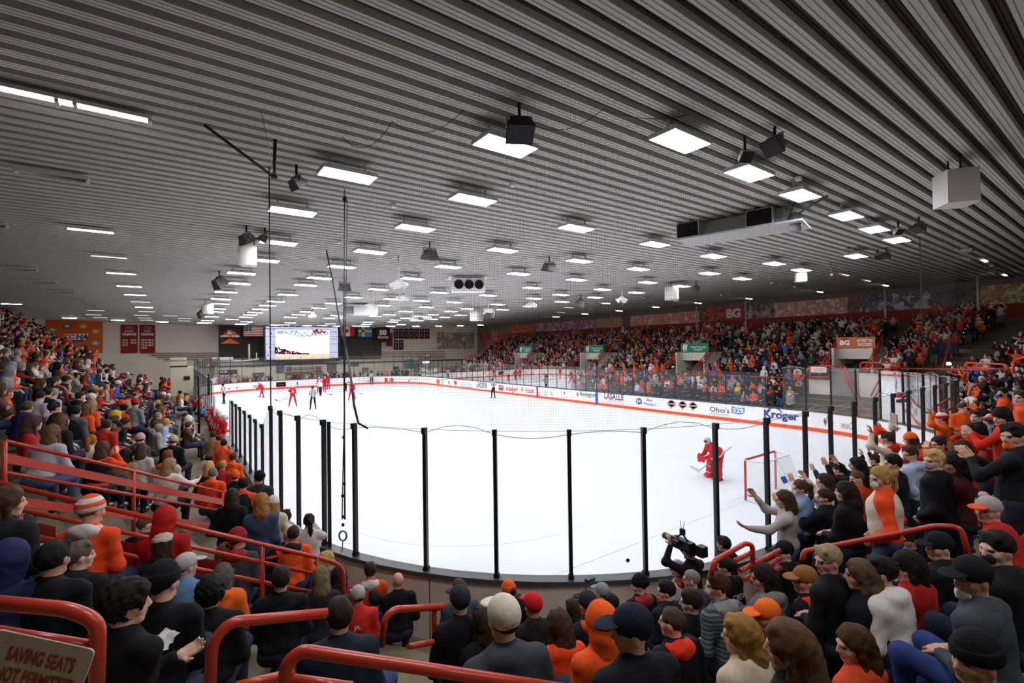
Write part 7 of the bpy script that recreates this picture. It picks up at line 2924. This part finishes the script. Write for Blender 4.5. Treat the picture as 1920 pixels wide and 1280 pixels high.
def skater(px, py_foot, label, pose, byaw, top=None, legs='b81e28', hat='helmet', hatcol='c8c6c4', num=None, stick=None, gloves='b81e28', topm=None, scale=1.0, hat2=None, hair=None, z=0.0, P=None, socks=None, bulk=1.2):
    if P is None:
        P = at_z(px, py_foot, z)
    pose = dict(pose)
    pose.setdefault('seed', (px % 17) / 17.0)
    o, g = make_person(pose, topm=topm, top=top or 'c4202a', legs=legs, hat=hat, hatcol=hatcol, hat2=hat2, hair=hair, hi=False, bulk=bulk, shoes='202024', long_=True)
    o.location = (P[0], P[1], z)
    o.rotation_euler = (0, 0, math.radians(byaw))
    o.scale = (scale, scale, scale)
    J = g['J']
    if gloves:
        for s in 'LR':
            d = np.array(J['hd' + s], float)
            d /= np.linalg.norm(d)
            V, Q = mesh_sdf([cap(J['wr' + s] - d * .06, J['wr' + s] + d * .03, .055, .052), cap(J['wr' + s] + d * .03, J['wr' + s] + d * .12, .055, .042)], .02, .03)
            child('glove', V, Q, cloth(gloves), o)
    if num:
        c = J['pel'] + .30 * J['u'] - J['fw'] * .165
        q = lettering(num, .26, c, np.array([1.0, 0, 0]), J['u'], NUM_W, 'jersey_number', None, depth=.03)
        q.parent = o
    # skate blades
    b = MB()
    for s in 'LR':
        a = J['an' + s]
        b.box(tuple(a + np.array([0, .05, -.085])), (.012, .28, .04), GREYM)
    for s in 'LR':
        a = J['an' + s]
        m_ = MB().box(tuple(a + np.array([0, .05, -.088])), (.012, .28, .04), GREYM)
        q = m_.build('skate_blade', parent=None)
        q.parent = o
    tag(o, 'person ' + label, 'person')
    global PEOPLE
    PEOPLE += 1
    if stick:
        # two pixels: top of the shaft and the heel on the ice, at the skater's distance
        (x0, y0, x1, y1, x2, y2) = stick[:6]
        D = float((np.array([P[0], P[1], z + .8]) - CAM) @ AX_F)
        heel = at_z(x1, y1, .03) if stick[-1] != 'air' else at(x1, y1, D)
        Dh = float((heel - CAM) @ AX_F)
        top_ = at(x0, y0, D)
        tip = at(x2, y2, Dh)
        r = thing('hockey_stick', 'hockey stick of the player ' + ' '.join(label.split(',')[0].split()[:9]), 'stick', tuple(heel))
        MB().tube([top_, heel], .018, M('black_stick', '1a1a1c', .5), 6).build('shaft', parent=r)
        hd = tip - heel
        hd /= max(np.linalg.norm(hd), 1e-6)
        tip = heel + hd * .3
        MB().add([heel + Z3 * .0, tip, tip + Z3 * .07, heel + Z3 * .08, heel + Z3 * .0 + .02 * X3, tip + .02 * X3, tip + Z3 * .07 + .02 * X3, heel + Z3 * .08 + .02 * X3],
                 [(0, 1, 2, 3), (7, 6, 5, 4), (0, 4, 5, 1), (3, 2, 6, 7), (1, 5, 6, 2), (0, 3, 7, 4)], M('black_stick', '1a1a1c', .5)).build('blade', parent=r)
    return o, g


sk = dict(Hh=1.72, lean=.35, arms=('stick', 'stick'), straddle=.06, gloves=True)
skater(491, 745, 'skating bent low in red kit near the far left boards', dict(Hh=1.5, lean=.6, arms=('stick', 'stick'), stride=.22, gloves=True), 60, num=None)
skater(549, 763, 'in red kit numbered five, legs apart with stick out left', dict(Hh=1.70, lean=.12, arms=('reach', 'stick'), straddle=.2, gloves=True), -8, num='5', stick=(541, 746, 520, 752, 515, 749))
skater(587, 767, 'referee in stripes and black trousers seen from behind by red five', dict(Hh=1.72, lean=.1, arms=('lap', 'pocket'), straddle=.12), 10, topm=STRIPE, legs='14161f', hat='helmet', hatcol='161618', gloves=None)
skater(601, 742, 'in white and orange kit with black shorts in the scrum', dict(Hh=1.55, lean=.55, arms=('stick', 'stick'), stride=.1, gloves=True), 15, top='d8d2cc', legs='1c1816', gloves='e0581c', stick=(606, 732, 617, 740, 620, 740), hatcol='d8d4d0')
skater(597, 735, 'in red kit behind white and orange skater, left in the scrum', dict(Hh=1.6, lean=.4, arms=('stick', 'stick'), gloves=True), 200)
skater(609, 734, 'in red kit leaning at the middle of scrum', dict(Hh=1.6, lean=.5, arms=('stick', 'stick'), gloves=True), 160)
skater(616, 729, 'in red kit standing tall at the right of scrum', dict(Hh=1.72, lean=.1, arms=('stick', 'stick'), straddle=.06, gloves=True), 30)
skater(660, 750, 'in red kit striding right behind the hanging rope', dict(Hh=1.6, lean=.3, arms=('stick', 'stick'), stride=.36, straddle=.1, gloves=True), -35, num='6', stick=(667, 733, 676, 738, 679, 739))
skater(648, 733, 'in white and black kit behind the hanging rope', dict(Hh=1.6, lean=.4, arms=('stick', 'stick'), gloves=True), -70, top='d8d4d0', legs='17171a', gloves='151517', hatcol='17171a')
skater(420, 757, 'linesman in stripes skating by the players bench', dict(Hh=1.7, lean=.2, arms=('pocket', 'lap'), stride=.2), 40, topm=STRIPE, legs='14161f', hatcol='161618', gloves=None)
skater(697, 721, 'official in pale shirt standing before the far boards', dict(Hh=1.7, arms='down', straddle=.06), 180, topm=STRIPE, legs='14161f', hatcol='161618', gloves=None)
skater(925, 746, 'linesman in black trousers leaning by the far blue line stripe', dict(Hh=1.7, lean=.25, arms='hips', stride=.12), 95, topm=STRIPE, legs='121318', hatcol='161618', gloves=None)
# puck
Pk = at_z(632, 726, 0.016)
tag(MB().lathe([(0, .013), (.038, .013), (.038, -.013), (0, -.013)], (0, 0, 0), BLACK, 14).build('hockey_puck', loc=tuple(Pk)), 'black puck on the ice right of the scrum', 'puck')

# goaltender, crouched, facing up the ice
Pg = at_z(1344, 897, 0.0)
o, g = skater(1344, 897, 'goaltender in red with big red leg pads crouched before goal', dict(Hh=1.32, lean=.95, arms=('stick', 'stick'), straddle=.16, gloves=True, seed=.4, pitch=.25, yaw=.2), 62, P=Pg, bulk=1.35, hatcol='c8b8b4', gloves=None)
J = g['J']
for s, sx in (('L', -1), ('R', 1)):
    kn, an = J['kn' + s], J['an' + s]
    f = np.array([0, .11, 0])
    mb = MB()
    prof_ = []
    n = 9
    V, F = [], []
    for i in range(n):
        t = i / (n - 1)
        c = (kn + np.array([0, .02, .16])) * (1 - t) + (an + np.array([0, .05, -.04])) * t + f * (1 - .3 * t)
        for (a, b_) in ((-.15, -.05), (-.15, .06), (-.09, .085), (.09, .085), (.15, .06), (.15, -.05)):
            V.append(c + np.array([a, b_, 0]) + (np.array([0, .09, 0]) if t > .9 else 0))
    for i in range(n - 1):
        for k in range(5):
            F.append((i * 6 + k, i * 6 + k + 1, (i + 1) * 6 + k + 1, (i + 1) * 6 + k))
    F += [tuple(range(6)), tuple(range(6 * n - 1, 6 * n - 7, -1))]
    mb.add(V, F, cloth('c8202a'), False)
    q = mb.build('leg_pad')
    q.parent = o
    q2 = MB()
    for i in (3, 6):
        q2.add([V[i * 6 + k] + np.array([0, .006, 0]) for k in range(1, 5)] + [V[i * 6 + k] * .75 + V[(i + 1) * 6 + k] * .25 + np.array([0, .006, 0]) for k in range(1, 5)],
               [(k, k + 1, k + 5, k + 4) for k in range(3)], NUM_W)
    q2 = q2.build('pad_stripe')
    q2.parent = q
for dz, rr_ in ((.04, .205), (.075, .20)):
    c_ = J['pel'] + J['u'] * dz
    fx = np.cross(J['u'], np.array([1.0, 0, 0]))
    b = MB()
    b.tube([c_ + np.array([1.0, 0, 0]) * (rr_ * 1.28 * math.cos(t)) + fx * (rr_ * math.sin(t)) for t in np.linspace(0, 2 * math.pi, 21)], .012, NUM_W, 5, False)
    q = b.build('jersey_stripe')
    q.parent = o
# trapper and blocker
for s, r_ in (('L', (.13, .07, .12)), ('R', (.11, .05, .17))):
    V, Q = mesh_sdf([ell(J['wr' + s] + np.array([0, .05, -.03]), r_)], .018, .02)
    child('goal_glove', V, Q, cloth('c8202a'), o)
q = lettering('1', .24, J['pel'] + .28 * J['u'] - np.array([0, math.cos(.95), -math.sin(.95)]) * .19, np.array([1.0, 0, 0]), J['u'], NUM_W, 'jersey_number', None, depth=.02)
q.parent = o
D = float((np.array([Pg[0], Pg[1], .6]) - CAM) @ AX_F)
r = thing('goal_stick', 'grey and white goaltender stick laid on the ice', 'stick', tuple(at_z(1312, 883, .03)))
h0 = at_z(1310, 883, .04)
MB().tube([at(1371, 838, D), at(1330, 868, D - .1), h0], .016, M('grey_stick', '7a7a7c', .5), 6).build('shaft', parent=r)
tp = at_z(1295, 876, .04)
b = MB()
for dz in (0, .1):
    pass
b.add([h0, tp, tp + Z3 * .09, h0 + Z3 * .1, h0 + .025 * Y3, tp + .025 * Y3, tp + Z3 * .09 + .025 * Y3, h0 + Z3 * .1 + .025 * Y3],
      [(0, 1, 2, 3), (7, 6, 5, 4), (0, 4, 5, 1), (3, 2, 6, 7), (1, 5, 6, 2), (0, 3, 7, 4)], M('white_stick_blade', 'c8c6c4', .6))
b.build('blade', parent=r)

# visitors' bench: players in red beside the left boards, coaches behind
bench_z = .38
for n, (y, numt, st) in enumerate(((17.6, '9', 1), (18.3, '16', 1), (19.0, '6', 0), (19.7, '21', 1), (20.5, '14', 0), (21.3, '8', 1), (22.1, '11', 0), (23.0, '27', 1), (24.0, '4', 0))):
    P = np.array([-.33 - .08 * (n % 2), y + .8, bench_z])
    skater(0, 0, 'red kitted player at the bench gate, %s from the near end of bench' % ordn(n + 1), dict(Hh=1.62 if st else 1.45, lean=.3, arms='lap', gloves=True, seed=n * .11, yaw=-.2 + .15 * (n % 4)), -75 + 8 * (n % 3), P=P, num=numt, z=bench_z)
for n, (y, x, col, hc) in enumerate(((18.4, -1.5, '3a3c40', None), (19.9, -1.55, '1c1c22', 'short'), (21.6, -1.5, '6a6e74', 'short'))):
    o, g = make_person(dict(Hh=1.62, arms='cross', seed=n * .3, yaw=-.3), top=col, hair=hc, haircol='3a2c20', legs='1c1c22', hi=False)
    o.location = (x, y, .25)
    o.rotation_euler = (0, 0, math.radians(-80))
    tag(o, 'person coach standing behind the red bench in %s' % (('grey suit, bald'), 'black jacket', 'pale grey shirt')[n], 'person')
    PEOPLE += 1
pb = thing('bench', 'long players bench beside the left boards under red players', 'bench', (-.95, 20.8, 0))
MB().box((-1.25, 20.8, .5), (.32, 8.4, .06), M('bench_wood', '7a6a54', .6)).build('seat', parent=pb)
for y in (17, 19, 21, 23, 24.8):
    MB().box((-1.25, y, .23), (.28, .06, .48), GREYM).build('leg', parent=pb)
MB().box((-.9, 21.3, .17), (1.3, 9.2, .40), DARK).build('platform', parent=pb)
for n, (px, y0, y1) in enumerate(((373, 705, 812), (402, 742, 812), (392, 700, 740), (432, 750, 822))):
    a = at(px, y1, 22 if n != 3 else 20.5)
    b_ = at(px, y0, 22 if n != 3 else 20.5)
    tag(MB().tube([a, b_], .05, BLACK if n in (0, 2) else M('pale_glass_post', 'b0b0b2', .4), 8).build('bench_glass_post'), 'upright post of the glass round the players bench, %s' % (('black and tall', 'pale at the bench front', 'black at the far end', 'pale at the near gate')[n]), 'post')
# ================================================================== THE REST OF THE CROWD
PAL = [('0f0f13', 24, 'black'), ('24262c', 12, 'charcoal'), ('1c2238', 8, 'navy'), ('e4501c', 14, 'orange'), ('c8381c', 6, 'red orange'), ('a8241c', 6, 'red'),
       ('8c8a8c', 10, 'grey'), ('d2ccc6', 13, 'white'), ('4a382c', 6, 'brown'), ('a08c70', 4, 'tan'), ('3a5c98', 3, 'blue'), ('5a2028', 5, 'maroon'), ('8fa4c4', 2, 'pale blue'), ('3c4a34', 2, 'dark green'), ('c8a42c', 1, 'yellow')]
HAIRS = [('20160f', 'dark'), ('4a3220', 'brown'), ('6a4c30', 'light brown'), ('b08c50', 'blond'), ('8a8680', 'grey'), ('7a4420', 'ginger')]
STYLES = [('short', 'short hair', False), ('long', 'long hair', True), ('pony', 'ponytail', True), ('buzz', 'cropped hair', False), ('wavy', 'wavy hair', True), ('curly', 'curly hair', False),
          ('cap', 'cap', False), ('beanie', 'knitted hat', False), ('hood', 'hood up', False), ('backcap', 'backwards cap', False)]
rng = random.Random(11)


def pick(pal):
    t = rng.random() * sum(q[1] for q in pal)
    for q in pal:
        t -= q[1]
        if t <= 0:
            return q
    return pal[-1]


def in_view(P, m_=60):
    d = P - CAM
    z = d @ AX_F
    if z < .5:
        return None
    x, y = 960 + FPX * (d @ AX_R) / z, 640 - FPX * (d @ AX_U) / z
    if -m_ < x < 1920 + m_ and -m_ < y < 1280 + m_:
        return x, y, z
    return None


HX = np.array(HEROES)


def free(x, y, r=.42):
    return not len(HX) or np.min((HX[:, 0] - x) ** 2 + (HX[:, 1] - y) ** 2) > r * r


PORTALS = [(33.6, at_x(1302, 651, 33.6)[1]), (33.6, at_x(1113, 654, 33.6)[1]), (33.6, at_x(985, 655, 33.6)[1]), (33.2, at_x(1604, 642, 33.2)[1])]
seats = []
for k in range(NROWS - 1):
    dm = row_mid(k)
    path = stand_path(dm)
    pts = [(x + nx * dm, y + ny * dm, nx, ny) for (x, y, nx, ny) in path]
    acc, nxt, idx = 0.0, .2, 0
    for a, b_ in zip(pts[:-1], pts[1:]):
        L = math.hypot(b_[0] - a[0], b_[1] - a[1])
        while nxt <= acc + L:
            t = (nxt - acc) / max(L, 1e-6)
            x, y = a[0] + (b_[0] - a[0]) * t, a[1] + (b_[1] - a[1]) * t
            n = np.array([a[2] + (b_[2] - a[2]) * t, a[3] + (b_[3] - a[3]) * t])
            n /= np.linalg.norm(n)
            nxt += .50 + rng.random() * .08
            idx += 1
            if x < WALL_L + .6 or x > WALL_R - .8:
                continue
            z = stand_h(dm, x, y)
            side = 'left' if (x < 0 and y > 5) else ('right' if x > RW and y > 6 else ('corner' if x > 17 else 'end'))
            if side == 'left' and (x > -1.9 and 16.3 < y < 26.5):      # players' bench
                continue
            if dm < .6 or (side == 'right' and dm < 1.4):
                continue
            ang = math.degrees(math.atan2(RR - y, RR - x)) if (x < RR and y < RR) else None
            if ang is not None and 13 < ang < 27 and side != 'end':     # left stair well
                continue
            if side == 'corner':
                a2_ = math.degrees(math.atan2(RR - y, x - (RW - RR))) if x > RW - RR else 90
                if abs(a2_ - 17) < 5 and dm > 3.5:                      # right corner stairs
                    continue
            if side == 'right':
                bad = False
                for (X_, Y_) in PORTALS:
                    w_ = 2.0 if X_ > 33.4 else 2.6
                    if abs(y - Y_) < w_ and X_ - 3.2 < x < X_ + 1.3:
                        bad = True
                    if abs(y - Y_) < .55 and x > X_ + 1.2:
                        bad = True
                if bad or abs((y - 13) % 14.5) < .45 and dm > 5.5:
                    continue
                if 30.2 < x < 31.0:
                    continue
            if rng.random() > (.93 if side != 'left' else .90):
                continue
            jx, jy = rng.uniform(-.08, .08), rng.uniform(-.06, .06)
            P = np.array([x + n[0] * jx, y + n[1] * jx, z])
            v = in_view(P + np.array([0, 0, 1.2]), 25)
            if v is None:
                continue
            cdist = float(np.linalg.norm(P + np.array([0, 0, 1.2]) - CAM))
            if cdist < 6.3 and not (side == 'left'):
                continue
            if side == 'end' and cdist < 7.5 and v[0] < 1500:
                continue
            if v[0] < 700 and (v[1] > 800 or cdist < 9.5):
                continue
            # stay behind the people already picked out one by one
            if side in ('end', 'corner') and (cdist < 8.5 or v[0] < 1560 and v[1] > 840):
                continue
            if P[0] > 26 and 1500 < v[0] < 1664 and v[1] > 664 and P[1] > 2:   # stair landing below the nearest portal
                continue
            if not free(P[0], P[1], .46):
                continue
            seats.append((cdist, side, k, idx, P, n, v))
        acc += L
# people standing in the concourse behind the far end glass
for i in range(95):
    x = rng.uniform(-3, 29)
    y = RL + rng.uniform(1.0, 5.5)
    P = np.array([x, y, 0.0])
    v = in_view(P + np.array([0, 0, 1.2]), 0)
    seats.append((60.0 + i * .01, 'far', 0, i, P, np.array([0.0, 1.0]), v))
seats.sort(key=lambda q: q[0])

# --- a small wardrobe of poses, shared by everybody further away
PROTO = {}


def proto_for(style, posek, yawk):
    key = (style, posek, yawk)
    if key in PROTO:
        return PROTO[key]
    st = STYLES[style]
    fem = st[2]
    yaw = (-.6, 0.0, .6)[yawk]
    pose = [dict(seated=True, Hh=1.17, arms='lap', lean=.12), dict(seated=True, Hh=1.10, arms='knees', lean=.42), dict(seated=True, Hh=1.2, arms='cross', lean=.05),
            dict(Hh=1.58, arms='clap', lean=.05), dict(Hh=1.60, arms='pocket')][posek]
    pose = dict(pose, yaw=yaw, fem=fem, seed=(style * 3 + posek) * .07)
    hat = st[0] if st[0] in ('cap', 'beanie', 'hood', 'backcap') else None
    o, g = make_person(pose, hair='short' if hat else st[0], hat=hat, hi=False, hood='down' if style % 3 == 0 and not hat else None)
    PROTO[key] = o
    return o


def dress(o, top, legs, haircol, hatcol, skin):
    """give a copy its own colours without touching the shared meshes"""
    def setm(ob, m_):
        ob.material_slots[0].link = 'OBJECT'
        ob.material_slots[0].material = m_
    setm(o, skinm(skin))
    stack = list(o.children)
    while stack:
        c = stack.pop()
        stack += list(c.children)
        nm = c.name.split('.')[0]
        if nm == 'jacket':
            setm(c, cloth(top))
        elif nm == 'trousers':
            setm(c, cloth(legs))
        elif nm == 'hair':
            setm(c, hairm(haircol))
        elif nm in ('cap', 'brim', 'beanie', 'fold', 'crown'):
            setm(c, cloth(hatcol))
        elif nm == 'hood':
            setm(c, cloth(top))


def face_yaw(P, n):
    yb = math.atan2(n[0], -n[1])             # facing the ice: direction -n
    t = np.array([8.0, 44.0]) - P[:2]
    yh = math.atan2(-t[0], t[1])
    return yb, wrap(yh - yb)


NIND = max(0, 300 - PEOPLE)
SIDE_NAME = {'left': 'left stand', 'right': 'right stand', 'end': 'near end', 'corner': 'right corner'}
rowcount = {}
indiv = seats[:NIND]
used_proto = set()
labels_seen = set()
for (cdist, side, k, idx, P, n, v) in indiv:
    style = rng.choice([0, 0, 0, 1, 1, 2, 3, 4, 5, 6, 6, 7, 8, 9])
    yb, rel = face_yaw(P, n)
    yawk = 0 if rel < -.3 else (2 if rel > .3 else 1)
    standing = side in ('end', 'corner') and rng.random() < .7
    posek = rng.choice([3, 4]) if standing else rng.choice([0, 0, 1, 2])
    pr = proto_for(style, posek, yawk)
    key = (style, posek, yawk)
    o = pr if key not in used_proto else copy_tree(pr)
    used_proto.add(key)
    top, hc = pick(PAL), rng.choice(HAIRS[:3] + HAIRS)
    hatc = pick(PAL)
    dress(o, top[0], rng.choice(['23283a', '2c3650', '1a1a1e', '3a4a6c', '4a4644']), hc[0], hatc[0], rng.choice(SKINS[:3] + SKINS))
    o.location = tuple(P)
    o.rotation_euler = (0, 0, yb + rng.uniform(-.12, .12))
    s_ = rng.uniform(.94, 1.05)
    o.scale = (s_, s_, s_)
    rk = (side, k)
    rowcount[rk] = rowcount.get(rk, 0) + 1
    what = STYLES[style][1]
    if STYLES[style][0] in ('cap', 'beanie', 'backcap'):
        desc = '%s %s' % (hatc[2], what)
    elif STYLES[style][0] == 'hood':
        desc = 'hood up'
    else:
        desc = '%s %s' % (hc[1], what)
    lab = 'person in %s with %s, %s from camera, %s %s row' % (top[2], desc, ordn(rowcount[rk]), ordn(k + 1), SIDE_NAME[side])
    tag(o, lab, 'person', 'spectators in the ' + SIDE_NAME[side])
    PEOPLE += 1

# --- everybody beyond: one object
def low_figure(style, posek, yawk, step):
    st = STYLES[style]
    fem = st[2]
    pose = [dict(seated=True, Hh=1.17, arms='lap', lean=.12), dict(seated=True, Hh=1.10, arms='knees', lean=.42), dict(seated=True, Hh=1.2, arms='cross', lean=.05),
            dict(Hh=1.58, arms='clap', lean=.05), dict(Hh=1.60, arms='cheer')][posek]
    g = figure(dict(pose, yaw=(-.6, 0, .6)[yawk], fem=fem, seed=style * .1))
    J = g['J']
    hc, R = J['head'], J['Rh']
    Vs, Qs, Cs = [], [], []
    no = 0

    def put(VQ, cls):
        nonlocal no
        V, Q = VQ
        if len(Q) == 0:
            return
        Vs.append(V)
        Qs.append(Q + no)
        Cs.append(np.full(len(Q), cls))
        no += len(V)
    hs = step * .55
    put(mesh_sdf(head_prims(hc, R)[:4] + [cap(J['neck'], hc, .055, .05)] + [cap(hc + R @ np.array([0, .09, 0]), hc + R @ np.array([0, .11, -.03]), .013)], hs, .03), 0)
    put(mesh_sdf([('k', .02)] + [cap(J['wr' + s], J['wr' + s] + np.array(J['hd' + s]) / np.linalg.norm(J['hd' + s]) * .11, .034, .03) for s in 'LR'], hs, .02), 0)
    put(jacket_geo(g, step), 1)
    put(trousers_geo(g, step), 2)
    hat = st[0] if st[0] in ('cap', 'beanie', 'hood', 'backcap') else None
    if hat is None:
        put(hair_geo(g, st[0], hs), 3)
    else:
        if hat != 'hood':
            put(hair_geo(g, 'fringe', hs), 3)
        for (nm, a, b_) in hat_geo(g, hat, hs * .8)[:1]:
            put((a, b_), 1 if hat == 'hood' else 4)
    return np.concatenate(Vs), np.concatenate(Qs), np.concatenate(Cs)


LOW = {}
cv, cq, cc = [], [], []
off = 0
for (cdist, side, k, idx, P, n, v) in seats[NIND:]:
    style = rng.choice([0, 0, 0, 1, 1, 2, 3, 4, 5, 6, 6, 7, 8, 9])
    yb, rel = face_yaw(P, n)
    yawk = 0 if rel < -.3 else (2 if rel > .3 else 1)
    standing = side == 'far' or side in ('end', 'corner') and rng.random() < .6 or rng.random() < .04
    posek = rng.choice([3, 4]) if standing else rng.choice([0, 0, 1, 2])
    lod = .042 if cdist < 22 else (.055 if cdist < 34 else .075)
    key = (style, posek, yawk, lod)
    if key not in LOW:
        LOW[key] = low_figure(style, posek, yawk, lod)
    V, Q, C = LOW[key]
    a = yb + rng.uniform(-.15, .15)
    s_ = rng.uniform(.92, 1.06)
    R_ = rotz(a) * s_
    cv.append((V @ R_.T + P).astype(np.float32))
    cq.append((Q + off).astype(np.int32))
    off += len(V)
    top, hc_ = pick(PAL), rng.choice(HAIRS[:3] + HAIRS)
    cols = np.array([lin(rng.choice(SKINS[:3] + SKINS)), lin(top[0]), lin(rng.choice(['23283a', '1a1a1e', '3a4a6c', '4a4644'])), lin(hc_[0]), lin(pick(PAL)[0])], np.float32)
    cc.append(cols[C])
if cv:
    V, Q, C = np.concatenate(cv), np.concatenate(cq), np.concatenate(cc)
    cm = bpy.data.materials.new('crowd_clothes')
    cm.use_nodes = True
    nt = cm.node_tree
    at_n = nt.nodes.new('ShaderNodeAttribute')
    at_n.attribute_name = 'garment'
    nt.links.new(at_n.outputs['Color'], nt.nodes['Principled BSDF'].inputs['Base Color'])
    nt.nodes['Principled BSDF'].inputs['Roughness'].default_value = .85
    nt.nodes['Principled BSDF'].inputs['Specular IOR Level'].default_value = .2
    me = to_mesh('crowd', V, Q, (cm,))
    att = me.attributes.new('garment', 'FLOAT_COLOR', 'FACE')
    att.data.foreach_set('color', np.concatenate([C, np.ones((len(C), 1), np.float32)], 1).ravel())
    co_ = bpy.data.objects.new('crowd', me)
    COL.objects.link(co_)
    tag(co_, 'the distant crowd filling both stands in orange, black and white', 'crowd', None, 'stuff')
print('PEOPLE', PEOPLE, 'seats', len(seats), 'crowd quads', len(Q) if cv else 0)
